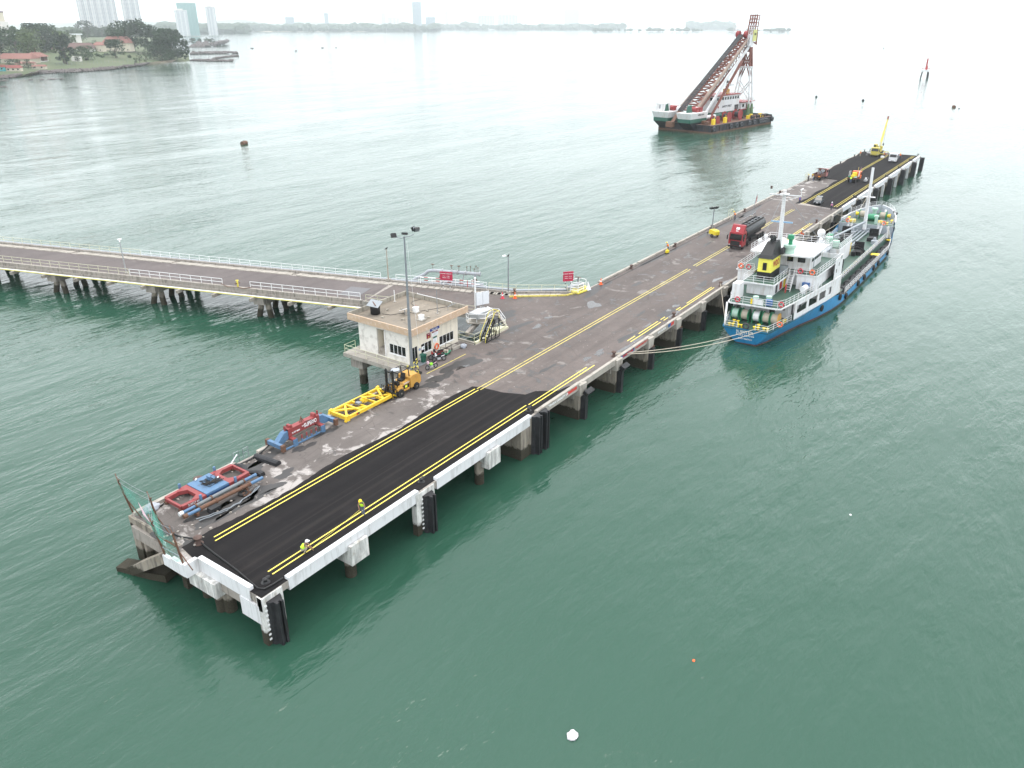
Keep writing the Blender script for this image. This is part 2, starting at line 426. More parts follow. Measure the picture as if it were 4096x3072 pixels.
for y in (2.0, 1.5): line(2.2, 36.4, y, m_yline); line(159, 249.5, y, m_yline, .095)
for x0, x1, y in ((36.7,50.1,1.43),(36.7,49,1.9),(59.4,61.6,1.88),(59.35,68.3,1.4),(62.6,68.4,1.86),(69.2,70.6,1.84),(69.2,70.6,1.38),(74.2,75.7,1.78),(74.1,87.3,1.36),(77.8,87.3,1.75),(110,139.8,1.75),(112,139.8,1.3)):
    line(x0, x1, y, m_yline, .12, .012)
line(36.6, 44, 16.2, m_ywear, .1, .012)
# puddles and wet stains
m_wet, t_, b_ = nodes('rain_water'); b_.inputs['Base Color'].default_value = (.05,.046,.044,1); b_.inputs['Roughness'].default_value = .04; b_.inputs['Specular IOR Level'].default_value = .6
m_damp, t_, b_ = nodes('damp_bitumen'); b_.inputs['Base Color'].default_value = (.028,.025,.024,1); b_.inputs['Roughness'].default_value = .5
def blob(c, rx, ry, seed, mat, name, z=.009, n=26, rot=0):
    q = random.Random(seed); ph = [q.uniform(0, 6.3) for _ in range(5)]; pts = []
    for i in range(n):
        a = 2*math.pi*i/n; k = 1 + .28*math.sin(2*a+ph[0]) + .2*math.sin(3*a+ph[1]) + .13*math.sin(5*a+ph[2]) + .08*math.sin(8*a+ph[3])
        x, y = rx*k*math.cos(a), ry*k*math.sin(a); pts.append((c[0]+x*math.cos(rot)-y*math.sin(rot), c[1]+x*math.sin(rot)+y*math.cos(rot)))
    return tag(sheet(name, pts, DZ+z, mat, None), kind='structure')
for i, (x, y, rx, ry) in enumerate(((69.3,12.6,1.6,.9),(57.2,14.3,.8,.5),(53.9,2.9,1.1,.45),(51.3,3.2,.6,.5),(72.3,1.2,1.6,.35),(75.8,2.6,.8,.35),(73.4,2.6,.6,.25),(58,.95,3.2,.32),(66.2,2.3,.9,.25),(61,15,.6,.4),(91,.9,2,.35),(91.5,2.6,1.5,.4),(40.5,14,.9,.35))):
    blob((x,y), rx, ry, i, m_wet, 'puddle', .012)
for i, (x, y, rx, ry) in enumerate(((41.3,14.6,2.6,1.2),(36.8,14.2,1.6,.9),(34.5,13.8,1.2,.7),(57.5,20.2,3.2,1.0),(55.5,16.4,2.5,.6),(1.0,9.6,.5,1.1),(71.8,2.2,3,.7),(60.5,2.6,2,.5),(64,1.3,2.6,.6),(76,15.7,4,.8),(100,15.9,9,.5),(126,15.6,10,.7),(143,15.4,7,.8),(143,2,4,.8),(88,3.5,2,.5),(12.2,12,.9,.6),(13.8,15.9,2.2,.6),(6,11.6,3,.8),(4.5,12.4,2.2,.5),(.6,12.6,.6,1.6),(7,10.9,2.5,.4),(9.5,11.4,1.5,.7),(11.2,15.2,1.6,.9),(16.5,14.4,1.2,.5),(20,15.0,1.6,.4),(46,5.5,1.5,.3),(62,8,1.8,.25),(70,5.2,1.3,.25),(82,12,2.0,.3),(95,5.0,2.2,.35),(112,12.5,2.5,.3),(58,12,1.6,.25),(51,11,1.2,.2))):
    blob((x,y), rx, ry, 40+i, m_damp, 'damp_stain', .007)

# edge beams, pile bents, fenders along the berth face
BX = [.9 + 8.73*k for k in range(29)]
def edge(x0, x1, mat, top=.3, bot=-.85, y0=-.05, y1=.35, lip=True):
    mb = MB().box(x0, x1, y0, y1, DZ+bot, DZ+top)
    if lip: mb.box(x0, x1, y0-.05, y0, DZ+top-.22, DZ+top)
    return mb.build('edge_beam', mat, jet)
edge(2.4, 16.7, m_white_c); edge(19.2, 34.3, m_white_c)
for k in range(4, 18):
    a, b = BX[k], BX[k+1]
    if k == 4: a = 35.2
    o = edge(a+.25, b-.25, m_kerb, .26+.05*math.sin(k*2.1), -.52, -.03+.02*math.sin(k), .34, False)
FF = [157.6, 171.5, 188.7, 205.5, 222.0, 238.3, 251.2]
for a, b in zip(FF[:-1], FF[1:]): edge(a+1.2, b-1.2, m_white_c, .28, -.95)
MB().box(-.05,.35,1.3,7.36,DZ-.85,DZ+.35).build('edge_beam', m_white_c, jet)
MB().box(-1.15,-.052,7.3,7.65,DZ-.85,DZ+.34).build('edge_beam', m_white_c, jet)
MB().box(-1.15,-.85,7.652,10.3,DZ-.9,DZ+.02).build('edge_beam', m_white_c, jet)
MB().box(-1.16,-.8,7.652,9.2,DZ+.022,DZ+.2).build('edge_beam', m_white_c, jet)
# left hand kerb with gaps
for x0, x1 in ((.6,6.3),(7.4,10.6),(13.2,16.5),(16.9,22.8),(23.2,34.6),(79,92),(92.6,105),(105.6,118),(118.5,131),(131.5,144),(144.5,157),(158,172)):
    MB().box(x0, x1, 16.9, 17.3, DZ-.1, DZ+.28).build('kerb', m_kerb, jet)
for x0, x1 in ((.5,79),(79.05,160)):
    MB().box(x0, x1, 17.205, 17.32, DZ-.95, DZ-.12).build('fascia', m_dirty, jet)
m_rail_c = M('dark_rail_slot', (.035,.032,.03), .8, var=.3)
sheet('rail_slot', [(79,16.0),(190,16.0),(190,16.22),(79,16.22)], DZ+.007, m_rail_c, jet)
# bents
capm = MB().box(-.85,.85,.45,16.8,-1.75,-.61).mesh('pile_cap', m_dirty)
capm2 = MB().box(-.85,.85,4.65,16.8,-1.75,-.61).mesh('pile_cap', m_dirty)
pilm = MB().cyl((0,0,-6.3),(0,0,-1.7),.48,n=12).mesh('pile', m_tide, True)
wallm = MB().box(-.62,.62,-.12,3.8,-6.2,-.62).mesh('support_wall', m_tide)
capf = MB().box(-.95,.95,-.42,-.12,-2.25,-.42).box(-.949,.949,-.121,4.6,-2.249,-.86).mesh('pile_cap', m_tidew)
for k, x in enumerate(BX):
    if k in (1, 3):
        put('pile_cap', capf, jet, (x+.3 if k == 3 else x-.45, 0, DZ)); put('pile', pilm, jet, (x-.45, .95, DZ))
    put('pile_cap', capm if k not in (1,3) else capm2, jet, (x, 0, DZ))
    for y in (5.5, 10.8, 16.0): put('pile', pilm, jet, (x+.1*math.sin(k*3+y), y, DZ))
    if k >= 5: put('support_wall', wallm, jet, (x, 0, DZ))
MB().box(-.5,1.2,5.0,8.3,DZ-2.2,DZ-.86).build('pile_cap', m_tidew, jet); put('pile', pilm, jet, (.5, 6.1, DZ)); put('pile', pilm, jet, (.9, 8.4, DZ))
MB().box(-.12,.3,.35,2.5,DZ-2.5,DZ-.86).build('corner_block', m_white_c, jet)
# fender bays of the new works: white side posts and a V of black rubber
fen_poly = [(-.62,0),(-.52,-.3),(-.32,-.38),(-.3,-.8),(-.1,-.8),(-.1,-.62),(.1,-.62),(.1,-.8),(.3,-.8),(.32,-.38),(.52,-.3),(.62,0)]
fenm = MB().prism(fen_poly, -4.5, -.45).mesh('fender', m_rubber)
boltm = MB().box(-.12,.1,-.06,.0,-.07,.07).mesh('bolt_plate', m_wpaint)
def bay(x0, x1, fx, mat, post=True, bolts=True):
    mb = MB().box(x0, x0+.55, -.1, .5, DZ-6, DZ-.02); mb.box(x1-.3, x1, -.1, .5, DZ-6, DZ-.02); mb.box(x0, x1, -.06, .45, DZ-1.2, DZ-.024)
    mb.box(x0+.5, x1-.25, .1, .45, DZ-6, DZ-1.1)
    mb.build('fender_post', mat, jet)
    f = put('fender', fenm, jet, (fx, -.12, DZ))
    if bolts:
        for i in range(8): put('bolt_plate', boltm, f, (-.68, .02, -.75-.43*i))
bay(-.1, 1.75, .85, m_tidew); bay(16.35, 18.75, 17.75, m_tidew)
MB().box(32.5,34.5,-.05,3.2,DZ-6,DZ-.86).build('fender_post', m_tide, jet)
for x in (34.9, 36.3):
    MB().prism(fen_poly, DZ-4.6, DZ+.15).build('fender', m_rubber, jet, loc=(x, -.1, 0))
MB().box(34.1,37.0,-.1,.36,DZ-4.2,DZ-.02).build('fender_post', m_tide, jet)
# the worn bays: broken nib of concrete, rubber below, torn blocks above
oldf = MB().prism([(-.35,0),(-.3,-.6),(.3,-.6),(.35,0)], -4.6, -1.25).mesh('fender', m_rubber)
for k in range(5, 18):
    x = BX[k]; q = random.Random(k)
    mb = MB(); mb.add([(x-.75+q.uniform(-.1,.1),-.35,DZ-1.25),(x+.72,-.3,DZ-1.35),(x+.72,.4,DZ-1.3),(x-.7,.4,DZ-1.3),(x-.7,-.3,DZ+.1),(x+.75,-.35,DZ+.05),(x+.7,.36,DZ+.24),(x-.7,.36,DZ+.22)],
        [(3,2,1,0),(4,5,6,7),(0,1,5,4),(1,2,6,5),(2,3,7,6),(3,0,4,7)])
    mb.build('broken_nib', m_kerb, jet)
    put('fender', oldf, jet, (x+.15, -.14, DZ))
    if k in (5, 6, 13, 14): MB().cb((x+.35, -.85, DZ-.85), (1.5, .62, .45), rx=R(28)).build('torn_fender_block', m_rubber, jet)
    elif k in (7, 8): MB().torus((x+.3,-.5,DZ-1.3),(0,1,.3),.3,.05,10,5).build('torn_fender_bracket', m_rust, jet)
bigf = MB().prism([(-.75,0),(-.62,-1.15),(.62,-1.15),(.75,0)], -5.1, -.35).box(-.5,.5,-.9,-.2,-.36,-.1).mesh('fender', m_rubber)
for a, b in zip(FF[:-1], FF[1:]):
    if a > 160: put('fender', bigf, jet, (a, -.12, DZ)); MB().box(a-1.15,a+1.15,-.08,.36,DZ-1.6,DZ-.02).build('fender_post', m_tide, jet)
    MB().beam((b-5.6,-.02,DZ-.96),(b-5.0,-.02,DZ-4.2),.6,.4).build('brace', m_white_c, jet)
MB().prism([(-.75,0),(-.62,-1.15),(.62,-1.15),(.75,0)], DZ-5.1, DZ-.35).build('fender', m_rubber, jet, loc=(251.2,-.12,0))
# landing frame and broken beam at the seaward left corner
mb = MB().box(.3,1.4,16.3,17.35,DZ-6,DZ-.62); mb.box(.3,.75,10.3,10.9,DZ-6,DZ-.62); mb.box(.3,.8,10.3,17.4,DZ-.9,DZ-.005)
mb.build('landing_frame', m_tide, jet)
MB().box(.9,2.2,10.9,16.4,DZ-6,DZ-.62).build('landing_wall', m_tide, jet)
MB().beam((-.6,10.9,DZ-.75),(-.9,16.2,.1),.9,.8).build('broken_beam', m_tide, jet)
MB().beam((.3,12.5,.5),(-1.1,17.4,.05),1.3,.7).build('broken_beam', m_tide, jet)

rub = MB(); gr2 = random.Random(31)
for _ in range(100):
    x, y = gr2.choice(((gr2.uniform(-.8,3.5), gr2.uniform(8.6,12.5)), (gr2.uniform(2,11), gr2.uniform(10.4,12.4)), (gr2.uniform(.8,16), gr2.uniform(16.2,16.85)), (gr2.uniform(2,30), gr2.uniform(16.1,16.85)), (gr2.uniform(45,90), gr2.uniform(.45,.9)))); s_ = gr2.uniform(.04,.16)
    rub.sph((x,y,DZ+s_*.3),(s_,s_*gr2.uniform(.6,1.3),s_*.6),5,3,.3,_)
tag(rub.build('rubble', m_dirty), 'scattered concrete crumbs on the worn jetty deck', 'rubble', kind='stuff')
# writing painted on the worn edge beam by visiting crews
def edge_paint(x0, x1, z0, z1, mat): MB().box(x0,x1,-.062,-.058,DZ+z0,DZ+z1).build('paint_block', mat, jet)
m_pblue = M('blue_sign_paint', (.03,.11,.30), .6, dirt=(.3,.3,.3), damt=.4); m_pred = M('red_sign_paint', (.55,.05,.04), .6, dirt=(.3,.25,.2), damt=.4)
edge_paint(53.9,57.6,-.25,.16,m_pblue); edge_paint(54.4,57.5,.0,.14,m_pred); edge_paint(67.6,68.4,-.28,.2,m_pblue); edge_paint(68.4,69.4,-.28,.2,m_pred); edge_paint(41.4,43.5,-.22,.16,m_pred)
letter('AMILITAM', .42, m_pred, jet, (55.8,-.075,DZ-.06), (1,0,0), (0,0,1), .012, 1.5)
letter('INDRAMAYU U', .40, m_pred, jet, (59.7,-.075,DZ-.04), (1,0,0), (0,0,1), .012, 1.35)
letter('GAS ELPICH', .38, m_wpaint, jet, (65.6,-.075,DZ-.03), (1,0,0), (0,0,1), .012, 1.25)
letter('TEHIRA DINASTY 28', .34, m_wpaint, jet, (39.6,-.075,DZ-.05), (1,0,0), (0,0,1), .01, 1.3)

# ------------------------------------------------------------------ apron joining the access bridge
B0 = Vector((50.6, 40.8, 0)); BA = math.atan2(.9525, -.3046); BW = 10.6
bu = Vector((math.cos(BA), math.sin(BA), 0)); bv = Vector((-math.sin(BA), math.cos(BA), 0))
def Bp(x, y, z=DZ): p = B0 + bu*x + bv*y; return Vector((p.x, p.y, z))
fb = Bp(0, -BW)
apr = [(50.6,40.8),(57.2,20.6),(54.4,17.205),(74,17.205),(71.9,18.0),(67.3,24.7),(65.2,30.5),(fb.x,fb.y)]
brg = thing('access_bridge', 'narrow access bridge on raking piles running from the jetty to the shore', 'bridge', (B0.x,B0.y,0), BA)
o = MB().prism(apr, DZ-.6, DZ-.002).build('apron', m_dirty, jet)
sheet('bitumen_surface', [(51.2,41),(57.6,20.7),(54.6,17.2),(54.0,16.952),(74,16.952),(71.5,17.8),(66.2,24.4),(64.2,30.2),(59.9,42.9)], DZ+.003, m_old, jet)
BL = 185
MB().box(0,BL,-BW,0,DZ-.6,DZ-.003).build('deck_slab', m_dirty, brg)
MB().box(0,BL,-BW+1.7,-.55,DZ-.002,DZ+.001).build('road_surface', m_road, brg)
MB().box(0,BL,-.52,.0,DZ-.001,DZ+.34).build('kerb', m_dirty, brg)
MB().box(0,BL,.002,.2,DZ-.75,DZ-.2).build('edge_beam', m_dirty, brg)
MB().box(0,BL,-BW,-BW+.3,DZ-.001,DZ+.4).build('kerb', m_dirty, brg)
slabm = [MB().box(.02,.94,-BW+.36,-BW+1.62,-.04,.11+d).mesh('cover_slab', m_kerb) for d in (0, .02, -.03)]
for i in range(105):
    if i in (17, 41, 63): continue
    put('cover_slab', slabm[(i*7) % 3], brg, (i*.97, 0, DZ))
capb = MB().box(-1.0,1.0,-BW+.4,-.3,-2.1,-.61).box(-.9,.9,-.29,.35,-2.0,-.75).mesh('pile_cap', m_dirty)
for i in range(9):
    x = 18.0 + 20*i - .5
    put('pile_cap', capb, brg, (x,0,DZ))
    for y in (-1.2, -5.2, -9.2):
        for s in (-1, 1):
            MB().cyl((x+s*.5, y, DZ-2), (x+s*1.5, y+(.5 if y > -3 else 0), -2), .45, n=10).build('pile', m_tide, brg, True)
for i in range(27):
    x = 4.5 + 6.67*i
    MB().beam((x, -.2, DZ-.85), (x+.3, 1.5, DZ-.95), .42, .5).build('bracket', m_dirty, brg)
# apron kerbs
def kerb_run(pts, mat, h=.3, w=.3, parent=jet, name='kerb'):
    for p, q in zip(pts[:-1], pts[1:]):
        MB().beam((p[0],p[1],DZ+h/2), (q[0],q[1],DZ+h/2), w, h).build(name, mat, parent)
kerb_run([(fb.x-.1,fb.y),(65.0,30.4),(67.1,24.7),(71.9,17.95)], m_dirty, .36)
kerb_run([(65.2,24.6),(70.6,18.0),(72.8,17.35),(73.6,17.25)], m_ywear, .2, .22)
kerb_run([(47.35,17.3),(54.45,17.35)], m_cream, .25, .35); kerb_run([(47.3,20.0),(47.3,17.4)], m_kerb, .2, .3)
kerb_run([(54.5,17.5),(57.2,20.7),(50.75,40.7)], m_dirty, .3, .3)
g2 = random.Random(5)
for i in range(14):
    a = Vector((fb.x-.9,fb.y,0)).lerp(Vector((64.1,30.2,0)), i/14); MB().cb((a.x, a.y, DZ+.06), (1.1,.9,.12), BA+R(90)).build('cover_slab', m_kerb, jet)
for i in range(12):
    a = Vector((64.4,29.4,0)).lerp(Vector((66.0,25.0,0)), i/12); 
    if i % 3: MB().cb((a.x, a.y, DZ+.06), (.9,1.0,.12), BA).build('cover_slab', m_kerb, jet)
for i in range(9):
    a = Vector((66.5,24.5,0)).lerp(Vector((71.0,18.6,0)), i/9); MB().cb((a.x-.1, a.y-.05, DZ+.05), (.75,.7,.1), R(-53)).build('cover_slab', m_kerb, jet)
plate = thing('steel_road_plate', 'flat grey steel plate lying across the bridge roadway', 'plate', Bp(3.5,-4.6,DZ+.006), BA)
MB().box(-1.7,1.7,-1.9,1.9,0,.03).build('plate', M('dull_plate',(.12,.115,.12),.6,var=.2), plate)
# ------------------------------------------------------------------ office on the jetty
m_wall = M('cream_wall_paint', (.72, .66, .55), .8, var=.05, scale=1.2, dirt=(.40, .36, .30), damt=.5, dscale=.7, streak=True)
m_wallw = M('flaking_white_wall', (.72, .69, .64), .8, var=.08, dirt=(.38,.35,.31), damt=.85, dscale=.9)
m_fascia = M('tan_fascia', (.50, .36, .25), .8, var=.06, dirt=(.68,.60,.52), damt=.6, dscale=2.2)
m_roof = worn_deck_mat('weathered_roof_screed', (.24,.205,.165), (.36,.31,.25), (.09,.075,.055), .62, .58, False)
m_parap = M('mossy_parapet', (.33,.30,.25), .9, var=.25, dirt=(.06,.055,.05), damt=.85, dscale=1.4, streak=True)
def wallseg(mb, p0, d, L, H, th, z0, openings):
    """vertical wall from p0 along unit d; openings = (a0,a1,za,zb)"""
    d = Vector(d); n = Vector((-d.y, d.x, 0)) * th
    def blk(a0, a1, za, zb):
        if a1-a0 < .01 or zb-za < .01: return
        P = [p0+d*a0, p0+d*a1, p0+d*a1+n, p0+d*a0+n]
        mb.add([(p.x,p.y,z0+za) for p in P]+[(p.x,p.y,z0+zb) for p in P], [(3,2,1,0),(4,5,6,7),(0,1,5,4),(1,2,6,5),(2,3,7,6),(3,0,4,7)])
    a = 0
    for a0, a1, za, zb in sorted(openings):
        blk(a, a0, 0, H); blk(a0, a1, 0, za); blk(a0, a1, zb, H); a = a1
    blk(a, L, 0, H)
HX0, HX1, HY0, HY1 = 37.6, 46.7, 19.6, 28.0
off = thing('wharf_office', 'cream flat-roofed office block with tan fascia on the jetty', 'building', (HX0,HY0,0))
def add_off(mb, name, mat, parent=off, smooth=False):
    mb.v = [(x-HX0, y-HY0, z) for x, y, z in mb.v]; return mb.build(name, mat, parent, smooth)
MB_ = MB()
FW = [(.45,1.42,0,1.95),(2.05,3.98,.66,1.9),(5.48,8.22,.62,1.8)]
wallseg(MB_, Vector((HX0,HY0,0)), (1,0,0), HX1-HX0, 3.95, .2, DZ, FW)
add_off(MB_, 'wall', m_wall)
LW = [(5.1,7.72,.75,2.0)]
MB_ = MB(); wallseg(MB_, Vector((HX0,24.9+.9,0)) + Vector((0,2.2,0)), (0,-1,0), HY1-HY0-.2, 3.95, .2, DZ, [(3.1,4.3,0.05,3.5),(5.1,7.72,.75,2.0)])
add_off(MB_, 'wall', m_wallw)
MB_ = MB().box(HX1-.2,HX1,HY0+.2,HY1,DZ,DZ+3.95); MB_.box(HX0+.2,HX1-.2,HY1-.2,HY1,DZ,DZ+3.95); MB_.box(HX0+.21,HX0+1.9,24.9,25.0,DZ,DZ+3.9); MB_.box(HX0+.21,HX0+1.9,23.6,23.7,DZ,DZ+3.9); MB_.box(HX0+1.9,HX0+2.0,23.6,25.0,DZ,DZ+3.9)
add_off(MB_, 'wall', m_wall)
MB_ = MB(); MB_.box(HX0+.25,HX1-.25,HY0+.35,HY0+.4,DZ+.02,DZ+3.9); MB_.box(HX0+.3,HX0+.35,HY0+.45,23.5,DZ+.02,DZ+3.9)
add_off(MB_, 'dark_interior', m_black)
def window_f(x0, x1, z0, z1, n):
    f = MB(); y = HY0+.03
    f.box(x0,x1,y,y+.06,DZ+z0,DZ+z0+.05); f.box(x0,x1,y,y+.06,DZ+z1-.05,DZ+z1)
    for i in range(n+1): xx = x0+(x1-x0)*i/n; f.box(xx-.03,xx+.03,y+.001,y+.061,DZ+z0+.05,DZ+z1-.05)
    f.box(x0-.06,x1+.06,HY0-.08,HY0-.001,DZ+z0-.07,DZ+z0-.005)
    w = add_off(f, 'window', m_wpaint)
    for i in range(n):
        a, b = x0+(x1-x0)*i/n+.03, x0+(x1-x0)*(i+1)/n-.03; add_off(MB().box(a,b,y+.02,y+.035,DZ+z0+.05,DZ+z1-.05), 'pane', m_glass, w)
window_f(HX0+2.05,HX0+3.98,.66,1.9,3); window_f(HX0+5.48,HX0+8.22,.62,1.8,4)
f = MB(); x = HX0+.03; ya, yb = 20.28, 22.9
for z in (.75, 1.95): f.box(x,x+.06,ya,yb,DZ+z,DZ+z+.05)
for i in range(5): yy = ya+(yb-ya)*i/4; f.box(x+.001,x+.061,yy-.03,yy+.03,DZ+.8,DZ+1.95)
f.box(HX0-.08,HX0-.001,ya-.06,yb+.06,DZ+.68,DZ+.745)
w = add_off(f, 'window', m_wpaint)
for i in range(4): a, b = ya+(yb-ya)*i/4+.03, ya+(yb-ya)*(i+1)/4-.03; add_off(MB().box(x+.02,x+.035,a,b,DZ+.8,DZ+1.95), 'pane', m_glass, w)
d = add_off(MB().box(HX0+.46,HX0+.5,HY0+.05,HY0+.1,DZ,DZ+1.95).box(HX0+1.37,HX0+1.41,HY0+.05,HY0+.1,DZ,DZ+1.95).box(HX0+.9,HX0+.94,HY0+.05,HY0+.1,DZ,DZ+1.95).box(HX0+.46,HX0+1.41,HY0+.049,HY0+.099,DZ+1.9,DZ+1.949), 'door', m_wpaint)
for a, b in ((.5,.9),(.94,1.37)): add_off(MB().box(HX0+a,HX0+b,HY0+.06,HY0+.08,DZ+.01,DZ+1.9), 'pane', m_glass, d)
# roof slab, fascia, parapet
RX0, RX1, RY0, RY1 = 37.05, 47.75, 18.65, 29.25
add_off(MB().box(RX0+.15,RX1-.15,RY0+.15,RY1-.15,DZ+3.953,DZ+4.2), 'roof', m_roof)
mb = MB().box(RX0,RX1,RY0,RY0+.15,DZ+3.9,DZ+4.72); mb.box(RX0,RX0+.15,RY0+.15,RY1,DZ+3.9,DZ+4.72)
fas = add_off(mb, 'fascia', m_fascia)
mb = MB().box(RX1-.15,RX1,RY0+.15,RY1,DZ+3.9,DZ+4.76); mb.box(RX0+.15,RX1-.15,RY1-.15,RY1,DZ+3.9,DZ+4.78)
mb.box(RX0+.15,RX1-.15,RY0+.151,RY0+.2,DZ+4.2,DZ+4.66); mb.box(RX0+.151,RX0+.2,RY0+.2,RY1-.15,DZ+4.2,DZ+4.66)
add_off(mb, 'parapet', m_parap)
add_off(MB().cyl((HX0-.08,23.5,DZ+.3),(HX0-.08,23.5,DZ+3.9),.06,n=6), 'downpipe', m_wpaint)
add_off(MB().box(HX0+.3,HX0+1.2,23.72,24.88,DZ,DZ+.9).box(HX0+.05,HX0+.3,23.72,24.88,DZ,DZ+.3), 'steps', m_kerb)
add_off(MB().box(HX0-.25,HX0+1.6,HY0-1.3,HY0-.3,DZ+.012,DZ+.05), 'doorstep', m_galv)
# slab that carries it, on its own piles
plat = [(35.6,17.25),(47.15,17.25),(47.15,29.0),(35.6,29.0)]
pl = thing('office_platform', 'concrete platform on square-headed piles under the wharf office', 'platform', (35.6,17.3,0))
def add_pl(mb, name, mat, smooth=False):
    mb.v = [(x-35.6, y-17.3, z) for x, y, z in mb.v]; return mb.build(name, mat, pl, smooth)
add_pl(MB().prism([(35.6,17.33),(47.15,17.33),(47.15,29.0),(35.6,29.0)], DZ-.5, DZ-.002), 'slab', m_kerb)
sheet('bitumen_surface', [(36.5,16.9),(47.0,16.9),(47.0,19.6),(36.5,19.6)], DZ+.004, m_old, pl).location = (-35.6,-17.3,0)
for x, y in ((37.2,27.4),(37.2,21.5),(45.5,27.4)):
    add_pl(MB().box(x-1.0,x+1.0,y-1.0,y+1.0,DZ-1.9,DZ-.51), 'pile_cap', m_dirty); add_pl(MB().cyl((x,y,-2),(x,y,DZ-1.9),.55,.5,n=12), 'pile', m_tide, True)
# signs and plates on the front wall
def wallsign(name, label, x0, x1, z0, z1, mat, band=None, rows=(), head=None):
    s = thing(name, label, 'sign', ((x0+x1)/2, HY0-.03, DZ+z0))
    w = (x1-x0)/2; h = z1-z0
    MB().box(-w,w,0,.025,0,h).build('board', mat, s)
    if band: MB().box(-w+.01,w-.01,-.006,-.001,h*.72,h-.01).build('header', band, s)
    for j, (txt, zz, sz, mm) in enumerate(rows): letter(txt, sz, mm, s, (0,-.012,zz), (1,0,0), (0,0,1), 0.004)
    return s
m_sblue = M('sign_blue', (.02,.05,.32), .4, var=.05); m_smar = M('sign_maroon', (.25,.02,.04), .4, var=.05); m_sgreen = M('sign_green', (.01,.10,.07), .4, var=.05); m_swhite = M('sign_white', (.75,.77,.80), .4, var=.03); m_sy = M('sign_yellow', (.8,.65,.15), .4, var=.05)
wallsign('wall_sign', 'long blue name sign high on the office front wall', 41.36,43.12,2.97,3.31,m_sblue,rows=(('PEJABAT OPERASI',.23,.15,m_swhite),('WHARF OFFICE',.09,.13,m_swhite)))
wallsign('wall_sign', 'maroon warning sign with yellow emblem on the office front wall', 40.70,41.42,2.25,2.93,m_smar,rows=(('AWAS',.55,.12,m_swhite),('II',.2,.3,m_sy)))
wallsign('wall_sign', 'white notice board with maroon header below the blue sign', 41.66,42.83,2.25,2.88,m_swhite,m_smar,rows=(('NOTIS',.54,.1,m_swhite),('== ==  == ==',.3,.1,m_grey),('== ==  == ==',.15,.1,m_grey)))
wallsign('wall_sign', 'small white notice with green header above the life ring', 41.86,42.58,1.40,2.17,m_swhite,m_sgreen,rows=(('=====',.4,.1,m_grey),('=====',.25,.1,m_grey),('=====',.1,.1,m_grey)))
s = thing('wall_sign', 'round dark blue plate beside the office door', 'sign', (39.33,HY0-.03,DZ+1.2)); MB().cyl((0,0,.16),(0,.025,.16),.17,n=14).build('board', m_pblue, s)
s = thing('wall_sign', 'white paper notice stuck on the office window', 'sign', (39.95,HY0-.02,DZ+1.15)); MB().box(-.27,.27,-.012,0,0,.42).build('board', m_swhite, s); MB().box(.05,.2,-.018,-.0125,.1,.25).build('mark', m_sgreen, s)
lr = thing('life_ring', 'orange life ring hanging on the office front wall', 'life ring', (42.42,HY0-.09,DZ+.35)); MB().torus((0,0,.42),(0,1,0),.34,.085,18,8).build('ring', m_orange, lr, True)
for a in range(4): MB().torus((.34*math.cos(a*1.57+.8),0,.42+.34*math.sin(a*1.57+.8)),(math.sin(a*1.57+.8),0,-math.cos(a*1.57+.8)),.09,.012,8,4).build('band', m_wpaint, lr)
# things on the roof
ZR = DZ+4.2
tk = thing('water_tank', 'black round water tank under a tilted sheet on the office roof', 'tank', (39.9,27.2,ZR)); MB().lathe([(.55,0),(.62,.1),(.62,.95),(.58,1.1),(.2,1.2)], n=20).build('tank', m_black, tk, True)
MB().cb((0,.05,1.34),(1.9,1.5,.03),R(25),R(10),R(-7)).build('cover_sheet', m_galv, tk); MB().cb((-.1,0,1.37),(1.2,.12,.05),R(60),R(10),R(-7)).build('weight_board', m_rust, tk)
for lab, x, y, s_ in (('white box with red handle on the office roof beside the dish',43.2,23.4,.55),('white box near the office roof edge on a plinth',41.5,21.0,.5)):
    t_ = thing('roof_vent', lab, 'vent', (x,y,ZR)); MB().box(-.45,.45,-.4,.4,0,.1).build('plinth', m_kerb, t_); MB().box(-s_/2,s_/2,-s_/2,s_/2,.1,.1+s_).box(-s_/2-.04,s_/2+.04,-s_/2-.04,s_/2+.04,.1+s_,.15+s_).build('housing', m_wpaint, t_)
    if 'red' in lab: MB().tube([(-.15,0,.7),(-.15,0,.85),(.15,0,.85),(.15,0,.7)],.02,4).build('handle', m_red, t_)
dish = thing('satellite_dish', 'white flat antenna panel on a stand on the office roof', 'antenna', (42.0,24.2,ZR)); MB().cyl((0,0,0),(0,0,.5),.05,n=6).build('stand', m_galv, dish); MB().cb((0,0,.6),(1.5,.9,.03),R(20),R(-18),R(12)).build('panel', m_wpaint, dish); MB().box(-.2,.2,-.5,-.2,0,.3).build('box', m_kerb, dish)
for lab, x, y, h, r, mm in (('white vent pipe standing on the office roof',44.7,28.4,1.6,.05,m_wpaint),('thin grey aerial pole on the office roof',44.4,20.9,3.1,.045,m_galv)):
    t_ = thing('roof_pole', lab, 'pole', (x,y,ZR)); MB().cyl((0,0,0),(0,0,h),r,n=6).build('pole', mm, t_); MB().box(-.2,.2,-.2,.2,0,.08).build('foot', m_kerb, t_)
gp = random.Random(11)
tag(MB().tube([(40.3,26.4,ZR+.03),(40.6,25.3,ZR+.03),(41.6,24.8,ZR+.03),(42.6,24.0,ZR+.03),(44.4,22.9,ZR+.03),(46.4,21.9,ZR+.03),(47.2,21.5,ZR+.03)],.035,5).build('roof_cable', m_black), 'black cable running across the office roof from the tank', 'cable')
tag(MB().tube([(43.3,24.2,ZR+.03),(44.6,24.8,ZR+.03),(45.4,26.2,ZR+.03),(46.2,26.6,ZR+.03),(47.4,26.3,ZR+.03)],.025,5).build('roof_cable', m_black), 'thin black cable looping to the rear parapet of the office roof', 'cable')
